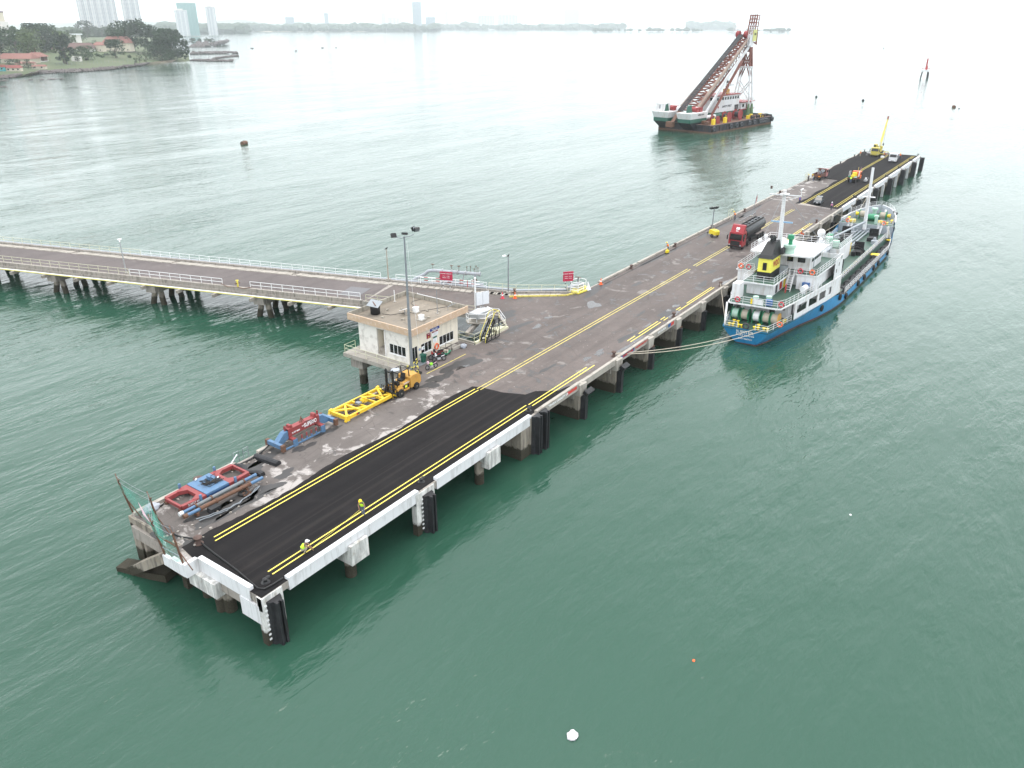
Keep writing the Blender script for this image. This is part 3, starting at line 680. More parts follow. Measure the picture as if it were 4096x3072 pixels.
for i, (x, y) in enumerate(((41.0,28.9),(39.3,25.4),(41.7,26.9),(44.3,22.5),(42.6,20.8),(40.2,22.9),(45.1,21.2),(43.0,25.6))):
    tag(MB().cb((x,y,ZR+.08),(.35,.22,.16),gp.uniform(0,3)).build('loose_block', m_parap), 'small loose concrete block lying on the office roof', 'block', 'loose blocks on the office roof')
hoop = thing('roof_ladder_rail', 'white bent rail on the office roof edge by the cable', 'rail', (47.0,22.0,ZR)); MB().tube([(.55,5.0,.75),(.55,4.9,.62),(.55,-.8,.62),(.2,-1.2,.6)],.035,5).build('rail', m_wpaint, hoop); MB().tube([(-.9,-1.4,.0),(-.9,-1.4,.5),(.4,-1.7,.7)],.035,5).build('rail', m_galv, hoop)
# railing round the platform walkway
rl = thing('railing', 'cream pipe railing round the office platform above the water', 'railing', (35.75,17.4,DZ))
railing('r', [(0,.4,0),(0,11.4,0),(1.8,11.4,0)], rl, m_cream, 1.05, (1,.55), 1.9, .03, .035)
# flood light mast
fm = thing('floodlight_mast', 'tall grey tapered mast carrying a cluster of floodlights by the office', 'light mast', (35.5,17.45,DZ))
MB().box(-.3,.3,-.3,.3,0,.35).build('base', m_kerb, fm)
MB().cyl((0,0,.3),(0,0,7),.20,.17,n=8).build('lower_shaft', m_galv, fm, True); MB().cyl((0,0,7),(0,0,16.3),.15,.08,n=8).build('upper_shaft', m_galv, fm, True)
MB().tube([(-.8,.5,16.3),(-.3,.1,16.15),(0,0,16.2),(.4,-.5,16.3),(.75,-.7,16.5)],.04,5).build('cross_arm', m_galv, fm)
for x, y, rz, tl, z in ((-.95,.65,R(150),R(35),16.5),(.0,-.1,R(-60),R(70),16.6),(.72,-.75,R(20),R(-20),17.1),(.95,-1.0,R(-20),R(30),17.0)):
    l = put('lamp_head', MB().box(-.3,.3,-.1,.12,-.22,.22).mesh('lamp_head', m_black), fm, (x,y,z), rot=(tl,0,rz))
    MB().box(-.24,.24,-.12,-.101,-.17,.17).build('lens', m_galv, l)
tag(MB().tube(sag((35.6,17.2,DZ+15.8),(36.6,17.0,DZ+1.2),12,.0),.012,4).build('halyard', m_wpaint), 'thin white rope hanging beside the floodlight mast', 'rope')
# ------------------------------------------------------------------ gear stored on the near end
m_sred = M('spreader_red', (.25,.045,.046), .55, var=.15, dirt=(.12,.06,.045), damt=.6, dscale=2)
m_sblu = M('spreader_blue', (.085,.17,.29), .55, var=.2, dirt=(.05,.06,.08), damt=.7, dscale=2.5)
m_syel = M('spreader_yellow', (.74,.48,.03), .5, var=.08, dirt=(.25,.16,.04), damt=.4, dscale=2.5)
m_fork = M('forklift_orange', (.50,.27,.055), .5, var=.08, dirt=(.25,.14,.05), damt=.4, dscale=2)
m_tyre = M('tyre_rubber', (.018,.018,.018), .8, var=.3)
m_rim = M('wheel_rim', (.22,.19,.15), .6, var=.2, dirt=(.08,.05,.03), damt=.5)
m_white = M('white_gloss', (.72,.72,.73), .35, var=.03)
m_text = M('white_lettering', (.8,.8,.8), .5, var=.03)
m_cloth = M('grey_tarpaulin', (.34,.36,.40), .7, var=.25, scale=6)
m_skin = M('skin', (.30,.17,.11), .6, var=.08)
# --- lying spreader frame, red ends and blue middle
sp = thing('spreader_frame', 'red and blue container spreader frame lying flat beside the pipes', 'spreader', (6.6,15.35,DZ+.02))
def outline(mb, pts, w, h, z, closed=True):
    n = len(pts)
    for i in range(n if closed else n-1):
        p, q = Vector((*pts[i], z)), Vector((*pts[(i+1)%n], z)); d = (q-p).normalized()*w*.5; mb.beam(p-d*.98, q+d*.98, w, h)
for s_ in (-1, 1):
    mb = MB(); e, m_ = 3.35*s_, 1.15*s_
    outline(mb, [(e,-1.05),(e,1.05)], .2, .3, .38, False); mb.beam((e,-1.12,.385),(m_,-1.22,.385),.34,.36); mb.beam((e,1.12,.385),(m_,1.22,.385),.34,.36)
    mb.prism([(m_,-1.42),(m_,1.42),(m_+s_*.5,1.42),(m_+s_*1.2,1.06),(m_+s_*.45,.6),(m_+s_*.45,-.6),(m_+s_*1.2,-1.06),(m_+s_*.5,-1.42)], .24, .6)
    mb.build('end_frame', m_sred, sp)
    for y in (-1.5, 1.5): MB().box(m_+s_*.6-.09,m_+s_*.6+.09,y-.09,y+.09,.1,.95).build('guide_post', m_sblu, sp)
    for y in (-1.05, 1.05): MB().box(e-.2,e+.2,y-.18,y+.18,0,.22).build('corner_foot', m_rust, sp)
MB().box(-1.13,1.13,-1.4,1.4,.2,.66).build('centre_box', m_sblu, sp)
MB().box(-1.13,1.13,-1.46,-1.405,.1,.5).build('side_plate', M('dark_blue_plate',(.02,.06,.16),.5), sp)
MB().box(-.35,.05,-.25,.15,.664,.67).build('hatch_opening', m_black, sp)
cg = random.Random(9)
for k in range(7):
    pts = [(cg.uniform(-1.0,1.0)+.3, cg.uniform(-.7,.8), .72+.08*cg.random()) for _ in range(7)]
    MB().tube(pts, .03, 5).build('cable', m_black, sp)
for x, y in ((-.4,1.2),(.3,.2),(.9,-.1)): MB().cyl((x,y,.74),(x+.22,y+.12,.78),.06,n=6).build('connector', m_white, sp)
MB().box(.25,.4,-.05,.45,.66,1.15).build('lever', m_sblu, sp)
letter('CB2-3017 88', .26, m_text, sp, (-2.5,-1.33,.4), (1,-.06,0), (0,0,1), .006)
letter('9', .34, m_text, sp, (1.75,-1.43,.4), (1,0,0), (0,0,1), .01)
m_dpipe = M('dull_grey_pipe', (.16,.18,.19), .6, var=.2, dirt=(.1,.06,.04), damt=.6, dscale=2)
# --- twin hydraulic pipes with caps
for lab, y, y2, mm, em in (('blue and grey hydraulic pipe with white end cap beside the lying spreader',13.45,13.45,m_dpipe,m_sblu),('rusty brown steel pipe with blue ends lying on the jetty concrete',12.85,12.55,m_rust,m_sblu)):
    t_ = thing('long_pipe', lab, 'pipe', (2.65,y,DZ+.02))
    L = 7.55; s2 = (y2-y)/L
    MB().cyl((1.4,1.4*s2,.42),(6.2,6.2*s2,.42),.17,n=12).build('barrel', mm, t_, True)
    MB().cyl((.2,.2*s2,.42),(1.4,1.4*s2,.42),.14,n=12).build('end_sleeve', em, t_, True); MB().cyl((6.2,6.2*s2,.42),(L,L*s2,.42),.15,n=12).build('end_sleeve', em, t_, True)
    for x in (1.4,2.9,6.2): MB().cyl((x-.06,x*s2,.42),(x+.06,x*s2,.42),.23,n=12).build('collar', m_rust, t_, True)
    MB().cyl((-.15,0,.42),(.2,.2*s2,.42),.19,n=12).build('end_cap', m_white if 'white' in lab else m_rust, t_, True)
    for x in (1.0,5.8): MB().box(x-.12,x+.12,x*s2-.25,x*s2+.25,0,.26).build('chock', m_rust, t_)
for i, lab in enumerate(('bundle of grey steel cables curving beside the rusty pipe','long grey cable looping onto the jetty concrete by the pipes','thin dark cable tangled round the pipe ends')):
    q = random.Random(20+i); pts = []
    for k in range(15):
        f = k/14; pts.append((3.2+6.3*f, 12.2-.75*math.sin(f*3.1+.2*i)-.12*i+q.uniform(-.08,.08), DZ+.05+.05*q.random()))
    tag(MB().tube(pts, .045 if i < 2 else .03, 5).build('loose_cable', m_galv if i < 2 else m_black), lab, 'cable')
ch = MB(); q = random.Random(4)
for k in range(26): ch.torus((8.0+q.uniform(-.35,.35), 12.0+q.uniform(-.25,.3), DZ+.07+.1*q.random()),(q.uniform(-1,1),q.uniform(-1,1),q.uniform(-1,1)),.09,.025,8,4)
tag(ch.build('rusty_chain', m_rust), 'heap of rusty chain on the concrete beside the cables', 'chain')
tag(MB().torus((7.9,12.35,DZ+.1),(0,0,1),.34,.11,16,8).build('old_tyre', m_tyre, None, True), 'old black tyre lying beside the rusty chain', 'tyre')
wb = thing('wheel_chock_block', 'dark arched rubber block lying under the pipes', 'block', (4.9,12.2,DZ+.01)); MB().prism([(-.5,0),(-.45,.4),(.45,.4),(.5,0),(.25,0),(.15,.2),(-.15,.2),(-.25,0)],-.3,.3,'y').build('block', m_rubber, wb)
# --- rubber logs
for lab, a, b, sg in (('straight black half-round rubber fender log lying on the concrete',(12.6,16.6),(12.9,13.7),.0),('twisted black rubber fender log behind the lying spreader',(10.3,16.6),(10.65,13.3),.25)):
    t_ = thing('rubber_log', lab, 'fender', (a[0],a[1],DZ+.005)); L = Vector((b[0]-a[0],b[1]-a[1],0)); n_ = Vector((-L.y,L.x,0)).normalized(); rings = []
    for k in range(9):
        p = L*(k/8) + n_*sg*math.sin(k*1.1); w = .34-.04*abs(math.sin(k*1.7))*(sg>0); rings.append([(p+n_*w*x+Vector((0,0,z))) for x, z in ((-1,0),(-.85,.3),(-.3,.42),(.3,.42),(.85,.3),(1,0))])
    MB().loft(rings).build('log', m_rubber, t_)
# --- hoses
tag(MB().tube([(14.6,17.0,DZ+.35),(13.2,16.75,DZ+.1),(11.5,16.6,DZ+.1),(9.5,16.85,DZ+.08),(7,16.95,DZ+.09),(4.2,16.8,DZ+.08),(2.6,16.4,DZ+.08)],.07,7).build('hose', m_black, None, True), 'black hose lying along the left kerb past the rubber logs', 'hose')
hs = MB().tube([(.95,11.9,DZ+.06),(1.04,11.1,DZ+.07),(1.44,10.2,DZ+.08),(1.45,9.0,DZ+.1),(1.25,7.4,DZ+.11),(.95,4.1,DZ+.11),(.5,1.0,DZ+.11),(.75,.55,DZ+.12),(1.4,.45,DZ+.12),(2.3,.42,DZ+.12)],.06,7)
tag(hs.build('hose', m_black, None, True), 'black hose running across the asphalt to the white corner', 'hose')
# --- SUPERIOR spreader
ss = thing('spreader_beam', 'upright red and blue container spreader lettered SUPERIOR', 'spreader', (18.0,16.2,DZ+.01))
MB().box(-1.95,1.95,-.32,.32,.85,1.62).box(-1.95,-1.6,-.36,.36,.55,1.68).box(1.6,1.95,-.36,.36,.55,1.68).build('main_beam', m_sred, ss)
for s_ in (-1, 1):
    MB().prism([(s_*1.9,.75),(s_*1.9,1.5),(s_*2.4,1.45),(s_*3.2,.8),(s_*3.2,.42),(s_*2.6,.42)], -.3, .3, 'y').build('arm', m_sblu, ss)
    MB().box(s_*3.35-.17,s_*3.35+.17,-1.25,1.25,.38,.8).build('end_beam', m_sblu, ss)
    for y in (-1.12, 1.12): MB().box(s_*3.35-.19,s_*3.35+.19,y-.16,y+.16,.18,.83).build('corner_casting', m_rust, ss)
    MB().box(s_*1.75-.25,s_*1.75+.25,-1.05,-.95,.0,.75).build('leg_plate', m_sblu, ss)
    MB().box(s_*1.78-.2,s_*1.78+.2,-.98,-.36,.6,.8).build('outrigger', m_sred, ss)
    MB().prism([(s_*1.3,1.62),(s_*1.7,1.62),(s_*1.65,1.95),(s_*1.4,1.95)], -.25, .25, 'y').build('sheave_block', m_sred, ss)
    MB().box(s_*2.05-.07,s_*2.05+.07,-.07,.07,1.4,2.0).build('pin', m_sred, ss)
MB().box(-3.15,1.9,-1.04,-.92,.1,.24).build('lower_rail', m_sblu, ss)
for x in (-.9,-.3,.3,.9): MB().box(x-.07,x+.07,-1.0,-.9,.22,.5).build('hanger', m_sblu, ss); MB().box(x-.07,x+.07,-.99,-.91,.5,.88).build('hanger', m_sred, ss)
MB().tube([(-.1,-.1,1.6),(.0,0,2.2),(.1,.1,1.6)],.05,5).build('lifting_lug', m_rust, ss); MB().tube([(-.25,0,1.62),(.0,0,2.15),(.25,0,1.62)],.05,5).build('lifting_lug', m_rust, ss)
MB().tube([(.1,-.3,1.7),(.8,-.45,1.6),(1.2,-1.0,.9),(1.1,-1.3,.35),(1.4,-1.5,.25),(1.3,-1.2,.2),(1.0,-1.4,.15)],.03,5).build('cable', m_black, ss)
letter('SUPERIOR', .58, m_text, ss, (.95,-.335,1.26), (1,0,0), (0,0,1), .016, .72)
letter('TJ-307 8888', .2, m_text, ss, (-1.05,-.335,1.1), (1,0,0), (0,0,1), .006); letter('SWL', .16, m_text, ss, (-.1,-.335,1.32), (1,0,0), (0,0,1), .006)
# --- yellow spreader
ys = thing('spreader_frame', 'bright yellow container spreader frame in front of the forklift', 'spreader', (26.1,16.05,DZ+.01))
mb = MB(); a_, b_ = 3.45, 1.22
for y in (-b_, b_): mb.beam((-a_,y,.42),(a_,y,.42),.22,.34)
MB_s = mb.build('side_beam', m_syel, ys)
for x in (-a_, a_): MB().beam((x,-b_-.1,.43),(x,b_+.1,.43),.24,.38).build('end_beam', m_syel, ys)
for x in (-1.35,-.45,.9,2.0): MB().beam((x,-b_+.1,.42),(x,b_-.1,.42),.18,.26).build('cross_beam', m_syel, ys)
for p, q in (((-a_,b_),(-.2,-b_)),((-a_,-b_),(-1.4,b_)),((a_,-b_),(.6,b_)),((a_,b_),(1.9,-b_))): MB().beam((p[0],p[1],.5),(q[0],q[1],.46),.22,.16).build('diagonal', m_syel, ys)
for x in (-a_, a_):
    for y in (-b_, b_): MB().prism([(x-.3,.1),(x+.3,.1),(x+.25,.75),(x-.1,.68)], y-.14, y+.14, 'y').build('corner_horn', m_syel, ys); MB().box(x-.12,x+.12,y-.16,y+.16,0,.12).build('twistlock', m_galv, ys)
MB().box(-.2,.45,-.3,.2,.55,.95).cyl((.1,-.1,.9),(.1,-.1,1.15),.2,n=10).build('hydraulic_block', m_syel, ys); MB().box(-.75,-.25,-.2,.4,.5,.75).build('motor', m_galv, ys); MB().box(-.3,.4,.35,.8,.5,.8).build('valve_chest', m_black, ys)
for k in range(5):
    q = random.Random(60+k); MB().tube([(q.uniform(-3,3),q.uniform(-1,1),.65),(q.uniform(-1,1),q.uniform(-.8,.8),.8),(0,0,.75)],.03,5).build('hose', m_black, ys)
MB().box(-2.2,-2.0,-b_-.16,-b_-.112,.35,.55).build('tag_plate', m_red, ys); MB().box(-1.98,-1.8,-b_-.16,-b_-.112,.35,.55).build('tag_plate', m_sgreen, ys)
for x, y in ((27.6,15.0),(28.4,16.2),(24.0,16.3)): tag(MB().box(x-1.0,x+1.0,y-.06,y+.06,DZ+.006,DZ+.1).build('timber_batten', m_rust), 'dark timber batten lying on the deck under the yellow spreader', 'batten', 'battens under the yellow spreader')
# --- forklift
fl = thing('forklift', 'orange counterbalance forklift parked behind the yellow spreader', 'forklift', (29.5,15.3,DZ+.005)); fl.scale = (1.15,1.15,1.15)
MB().prism([(.55,.45),(.6,.95),(1.15,1.0),(1.3,1.15),(2.2,1.2),(2.3,.45)], -.62, .62, 'y').build('body', m_fork, fl)
MB().prism([(2.15,.4),(2.1,1.45),(2.4,1.62),(3.2,1.58),(3.55,1.3),(3.6,.62),(3.3,.4)], -.78, .78, 'y').build('counterweight', m_fork, fl)
MB().box(.25,1.0,-.85,-.62,.72,.92).box(.25,1.0,.62,.85,.72,.92).build('mudguard', m_fork, fl); MB().box(1.05,2.0,-.72,-.63,.35,.5).box(1.05,2.0,.63,.72,.35,.5).build('step', m_fork, fl)
MB().box(1.1,2.05,-.635,-.622,.52,.9).build('side_panel', m_black, fl); MB().box(1.45,1.75,-.645,-.637,.6,.84).build('number_plate', M('lime_plate',(.7,.75,.05),.4), fl)
letter('CATERPILLAR', .15, m_text, fl, (1.75,-.64,1.05), (1,0,0), (0,0,1), .004)
def wheel(parent, x, y, z, r, w, ax='y', rim=.58, name='wheel'):
    wh = put(name, MB().lathe([(r*.62,-w/2),(r*.95,-w/2),(r,-w*.3),(r,w*.3),(r*.95,w/2),(r*.62,w/2)], n=20, ax=ax).mesh('tyre', m_tyre, True), parent, (x,y,z))
    MB().lathe([(.03,-w/2-.01),(r*rim,-w/2+.03),(r*rim,w/2-.03),(.03,w/2+.01)], n=14, ax=ax).build('rim', m_rim, wh, True); return wh
for y in (-.82, .82): wheel(fl, .6, y, .42, .42, .3); wheel(fl, 2.85, y*.93, .36, .36, .28)
for y in (-.42, .42): MB().box(.0,.18,y-.09,y+.09,.1,2.75).build('mast_channel', m_black, fl); MB().box(.05,.14,y-.05,y+.05,2.7,2.85).build('mast_top', m_black, fl)
MB().box(-.02,.12,-.4,.4,2.55,2.68).box(-.02,.12,-.4,.4,1.3,1.42).build('mast_tie', m_black, fl); MB().cyl((.09,0,.3),(.09,0,2.4),.06,n=8).build('lift_cylinder', m_galv, fl)
MB().box(-.14,-.02,-.95,.95,.15,.3).box(-.14,-.02,-.95,.95,.55,.66).build('fork_carriage', m_black, fl)
lb = MB()
for k in range(9): y = -.95+1.9*k/8; lb.box(-.12,-.08,y-.02,y+.02,.66,1.1)
lb.box(-.13,-.07,-.97,.97,1.08,1.14); lb.build('load_backrest', m_black, fl)
for y in (-.45, .45): MB().prism([(-.14,.05),(-.14,.7),(-.22,.7),(-.24,.12),(-1.3,.1),(-1.3,.05)], y-.07, y+.07, 'y').build('fork', m_black, fl)
for x0, x1, y in ((.55,.75,-.5),(.55,.75,.5),(2.3,2.15,-.5),(2.3,2.15,.5)): MB().beam((x0,y,1.0),(x1,y,2.35),.07).build('guard_post', m_black, fl)
gr_ = MB().box(.6,2.35,-.56,-.5,2.35,2.4).box(.6,2.35,.5,.56,2.35,2.4).box(.6,.66,-.5,.5,2.35,2.4).box(2.29,2.35,-.5,.5,2.35,2.4)
for k in range(7): gr_.box(.7+.22*k,.74+.22*k,-.5,.5,2.36,2.39)
gr_.build('overhead_guard', m_black, fl)
MB().sph((1.0,.1,2.46),(.45,.4,.07),9,5,.25,3).build('rag_cover', m_cloth, fl)
MB().box(1.35,1.85,-.28,.28,1.18,1.34).prism([(1.78,1.3),(1.95,1.3),(2.02,1.85),(1.9,1.87)],-.26,.26,'y').build('seat', m_black, fl)
MB().cyl((1.0,0,1.0),(1.2,0,1.55),.03,n=6).torus((1.2,0,1.58),(.35,0,1),.18,.02,12,5).build('steering_wheel', m_black, fl); MB().box(.75,1.0,-.4,.4,1.0,1.35).build('dashboard', m_black, fl); MB().box(.85,1.0,.15,.35,1.35,1.45).build('gauge', m_white, fl)
MB().cyl((2.3,.55,1.6),(2.3,.55,2.2),.04,n=6).build('exhaust', m_rust, fl)
# --- ladder hand hoops at the left edge
for i, x in enumerate((10.95, 12.0)):
    t_ = thing('ladder_handrail', ('galvanised ladder hoop with a leaning white board at the left edge','bare galvanised ladder hoop at the left edge')[i], 'handrail', (x,17.2,DZ))
    MB().tube([(-.28,.0,0),(-.28,0,1.15),(.28,0,1.15),(.28,0,0)],.03,5).tube([(-.28,0,.7),(.28,0,.7)],.025,5).build('hoop', m_galv, t_)
    if not i: MB().beam((-1.0,-.1,.05),(.1,-.05,.9),.12,.03).build('leaning_board', m_white, t_)
# --- bollards
def bollard(x, y, mat, label, s=1.0, group=None, horn=False):
    t_ = thing('bollard', label, 'bollard', (x,y,DZ+.008), 0, group)
    MB().lathe([(.34*s,0),(.34*s,.05)], n=14).build('base_plate', mat, t_)
    if horn: MB().lathe([(.24*s,.04),(.15*s,.12),(.14*s,.26),(.2*s,.34),(.12*s,.4),(.02,.42)], n=14).build('column', mat, t_, True); MB().sph((.22*s,0,.36),(.22*s,.15*s,.09),10,6).build('horn', mat, t_, True)
    else: MB().lathe([(.24*s,.04),(.18*s,.15),(.17*s,.42),(.3*s,.52),(.32*s,.62),(.2*s,.72),(.03,.75)], n=14).build('column', mat, t_, True)
m_bolr = M('rust_brown_iron', (.09,.055,.045), .7, var=.3)
bollard(1.3,1.15,m_black,'black horned bollard at the white outer corner',1,None,True); bollard(18.3,1.0,m_black,'black horned bollard by the middle black fender bay',1,None,True); bollard(35.5,1.1,m_black,'black horned bollard by the twin black fenders',1,None,True)
for x, lab in ((53.85,'brown mushroom bollard holding the tanker stern lines'),(71.3,'brown mushroom bollard beside the blue and red painted edge beam'),(88.6,'brown mushroom bollard by the tanker stern'),(106.1,'brown mushroom bollard beside the tanker wheelhouse'),(141,'brown mushroom bollard beside the tanker forecastle')): bollard(x,.85,m_bolr,lab)
bollard(1.35,9.25,m_bolr,'worn rusty bollard by the asphalt edge near the fence',1.1)
for x, lab in ((89.1,'dark mushroom bollard on the left kerb beyond the valve station'),(106.5,'dark mushroom bollard on the left kerb beside the tank lorry'),(124,'dark mushroom bollard on the left kerb near the light tower'),(142.6,'dark mushroom bollard on the left kerb near the red flag')): bollard(x,16.6,m_bolr,lab)
for x in FF[1:]: bollard(x-.2,.75,m_black,'small black bollard above a far black fender panel',.7,'bollards over the far fenders')
for x in (203,221.5,238,251): bollard(x,16.5,m_black,'small black bollard on the far left edge of the new asphalt',.7,'bollards on the far left edge')
tag(MB().sph((1.9,16.6,DZ+.2),(.75,.5,.35),12,7,.12,2).build('sack_heap', m_cloth), 'dark grey sack heap behind the green net fence', 'sack')
tag(MB().lathe([(.42,0),(.45,.06),(.45,.16),(.3,.2)],(6.85,17.15,DZ+.285),16).build('round_cover', m_bolr), 'flat round brown cover on the left kerb beside the red frame', 'cover')
# --- rusty fence with green net at the corner
m_net, t_, b_ = nodes('green_net')
b_.inputs['Base Color'].default_value = (.10,.36,.28,1); b_.inputs['Roughness'].default_value = .8
tr_ = N(t_,'BsdfTransparent'); mx_ = N(t_,'MixShader'); bk = N(t_,'TexBrick', Scale=14.0); bk.offset = 0
bk.inputs['Mortar Size'].default_value = .02
nn = tex(t_, coords(t_, 'World'), 1.3, 4); fr = ramp(t_, nn, [(.35,.22),(.7,.6)])
t_.links.new(fr, mx_.inputs['Fac']); t_.links.new(tr_.outputs[0], mx_.inputs[1]); t_.links.new(b_.outputs[0], mx_.inputs[2])
t_.links.new(mx_.outputs[0], [n for n in t_.nodes if n.type == 'OUTPUT_MATERIAL'][0].inputs['Surface'])
fn = thing('net_fence', 'rusty leaning fence posts with torn green netting at the jetty corner', 'fence', (-.2,12.4,DZ))
posts = [((.68,17.2),3.3,(-.45,.3)),((.72,13.3),3.0,(-.3,.1)),((-.98,10.2),3.0,(-.35,.2)),((-1.0,7.7),2.9,(-.2,.25))]
tops = []
for (x, y), h, (lx, ly) in posts:
    b0 = Vector((x+.2,y-12.4,0)); tp = b0+Vector((lx,ly,h)); tops.append((b0,tp))
    MB().beam(b0,tp,.12,.12).build('post', m_rust, fn)
    for s_ in (-1,1): MB().beam(tp,tp+Vector((.25*s_*.6,.55*s_,.5)),.07,.07).build('arm', m_rust, fn)
    MB().beam(b0+Vector((.1,-.95,0)), b0.lerp(tp,.5),.06,.06).build('stay', m_rust, fn)
for (a, b), (c, d) in zip(tops[:-1], tops[1:]):
    k = 10; mb = MB(); P = []
    for i in range(k+1):
        for j in range(7):
            u, w = i/k, j/6; p = a.lerp(c,u).lerp(b.lerp(d,u),w); p.z -= .35*math.sin(u*math.pi)*w; p.x += .15*math.sin(u*7+w*5); P.append(p)
    mb.add(P, [(i*7+j,(i+1)*7+j,(i+1)*7+j+1,i*7+j+1) for i in range(k) for j in range(6)]); mb.build('net', m_net, fn)
    for e in (.0,.5): MB().tube(sag(b+Vector((0,.3*e,e)),d+Vector((0,.3*e,e)),8,.12),.012,4).build('barbed_wire', m_galv, fn)
a, b = tops[2]; c, d = tops[3]; MB().beam(a.lerp(b,.62),c.lerp(d,.62),.08).build('rail', m_rust, fn); MB().beam(a.lerp(b,.25),c.lerp(d,.3),.06).build('rail', m_galv, fn)
mid = a.lerp(b,.5).lerp(c.lerp(d,.5),.35); MB().cb(mid+Vector((-.06,0,0)),(.02,.35,.4)).build('notice', m_white, fn)
tag(MB().quad((.3,15.2,DZ+2.2),(.0,14.2,DZ+1.5),(.15,13.7,DZ+.9),(.25,14.6,DZ+1.6)).quad((.32,15.2,DZ+2.2),(.27,14.6,DZ+1.6),(.17,13.7,DZ+.9),(.02,14.2,DZ+1.5)).build('torn_flag', M('pale_pink_cloth',(.62,.45,.5),.8)), 'faded pink cloth caught on the green net fence', 'cloth')
# ------------------------------------------------------------------ rails, pipes and gear of the bridge and junction
rA = thing('railing', 'white pipe railing on the bridge kerb next to the office', 'railing', Bp(0,-.26,DZ+.34), BA); railing('r', [(.3,0,0),(19.0,0,0)], rA, m_wpaint, 1.05, (1,.5), 1.9, .035, .04)
rB = thing('railing', 'white pipe railing on the bridge kerb beyond the yellow hydrant', 'railing', Bp(24,-.26,DZ+.34), BA); railing('r', [(0,0,0),(17.5,0,0)], rB, m_wpaint, 1.05, (1,.5), 1.9, .035, .04)
rC = thing('railing', 'dull cream railing on the bridge kerb towards the shore', 'railing', Bp(41.7,-.26,DZ+.34), BA); railing('r', [(0,0,0),(100,0,0)], rC, m_cream, 1.05, (1,.5), 2.0, .03, .035)
rD = thing('railing', 'white pipe railing along the far bridge kerb above the grey pipeline', 'railing', Bp(2,-BW+.15,DZ+.4), BA); railing('r', [(0,0,0),(46,0,0)], rD, m_wpaint, 1.0, (1,.5), 2.0, .03, .035)
rE = thing('railing', 'dull cream railing along the far bridge kerb towards the shore', 'railing', Bp(48.2,-BW+.15,DZ+.4), BA); railing('r', [(0,0,0),(90,0,0)], rE, m_cream, 1.0, (1,.5), 2.2, .03, .035)
def wrail(label, pts, mat, base=DZ+.3, h=1.0, step=1.9):
    o = thing('railing', label, 'railing', (pts[0][0],pts[0][1],base)); railing('r', [(x-pts[0][0],y-pts[0][1],0) for x, y in pts], o, mat, h, (1,.5), step, .03, .035); return o
wrail('white railing along the junction edge beside the red sign', [(fb.x+.1,fb.y-.6),(62.6,37.9),(64.9,31.3),(65.6,29.2)], m_wpaint, DZ+.36)
wrail('cream railing along the junction edge to the valve station', [(65.7,28.8),(67.2,24.8),(71.6,18.4)], m_cream, DZ+.36)
wrail('yellowish railing beside the water opening along the office', [(47.4,20.0),(47.4,17.5),(50.5,17.5),(54.3,17.5)], m_cream, DZ+.2)
wrail('white railing slanting from the water opening to the bridge kerb', [(54.6,17.8),(57.0,20.6),(56.2,23.2)], m_wpaint, DZ+.3)
wrail('cream railing on the bridge kerb behind the office', [(56.0,24.0),(50.9,40.2)], m_cream, DZ+.3)
# pipelines
yp = thing('pipeline', 'yellow gas pipe slung along the bridge side above the water', 'pipe', Bp(0,.75,DZ-.62), BA); MB().cyl((0,0,0),(BL,0,0),.1,n=10).build('pipe', M('pale_yellow_pipe',(.62,.56,.20),.5,var=.1,dirt=(.3,.25,.15),damt=.5), yp, True)
wpz = thing('pipeline', 'thin white pipe running beside the yellow gas pipe', 'pipe', Bp(0,.45,DZ-.6), BA); MB().cyl((0,0,0),(BL,0,0),.09,n=8).build('pipe', m_wpaint, wpz, True)
gp_ = thing('pipeline', 'grey product pipeline outside the far bridge kerb', 'pipe', Bp(0,-BW-.45,DZ+.25), BA); MB().cyl((2,0,0),(BL,0,0),.2,n=10).build('pipe', m_pipe, gp_, True)
for i in range(16): MB().box(4+7*i,4.5+7*i,-.3,.5,-.9,-.2).build('saddle', m_dirty, gp_)
j2 = [Bp(2,-BW-.45,DZ+.25), Vector((63.4,37.6,DZ+.25)), Vector((66.0,30.6,DZ+.25)), Vector((67.9,25.0,DZ+.25)), Vector((72.6,18.6,DZ+.35))]
gq = thing('pipeline', 'grey product pipeline rounding the junction edge to the valve station', 'pipe', (66,30.6,DZ+.25)); MB().tube([p-Vector((66,30.6,DZ+.25)) for p in j2],.21,10).build('pipe', m_pipe, gq, True)
for f in (.2,.45,.7,.9): q = j2[1].lerp(j2[3],f)-Vector((66,30.6,DZ+.25)); MB().box(q.x-.3,q.x+.3,q.y-.3,q.y+.3,-.9,-.2).build('saddle', m_dirty, gq)
# manifold on the junction edge
mf = thing('pipe_manifold', 'grey pipe manifold with rusty valves behind the red sign', 'manifold', (64.6,36.4,DZ+.1)); 
md = (Vector((66.0,30.6,0))-Vector((63.4,37.6,0))).normalized(); mn = Vector((-md.y,md.x,0)); mfp = lambda a, b, z: tuple(md*a + mn*b + Vector((0,0,z)))
MB().tube([mfp(-5.5,.35,.15),mfp(-3.6,.35,1.2),mfp(-3.0,.35,1.75),mfp(-2.2,.35,1.9),mfp(-.4,.35,1.9)],.26,10).build('riser', m_pipe, mf, True)
MB().cyl(mfp(-.6,.35,1.9),mfp(5.6,.35,1.9),.26,n=12).build('header_pipe', m_pipe, mf, True)
for a in (-.6,.9,1.9,3.2,5.5): MB().cyl(mfp(a-.07,.35,1.9),mfp(a+.07,.35,1.9),.4,n=12).build('flange', m_grey, mf, True)
for a in (-.9,4.7): MB().cyl(mfp(a,.35,0),mfp(a,.35,1.8),.2,n=10).build('drop_leg', m_pipe, mf, True); MB().sph(mfp(a,.35,.8),(.36,.36,.36),10,6).build('valve_body', m_rust, mf, True)
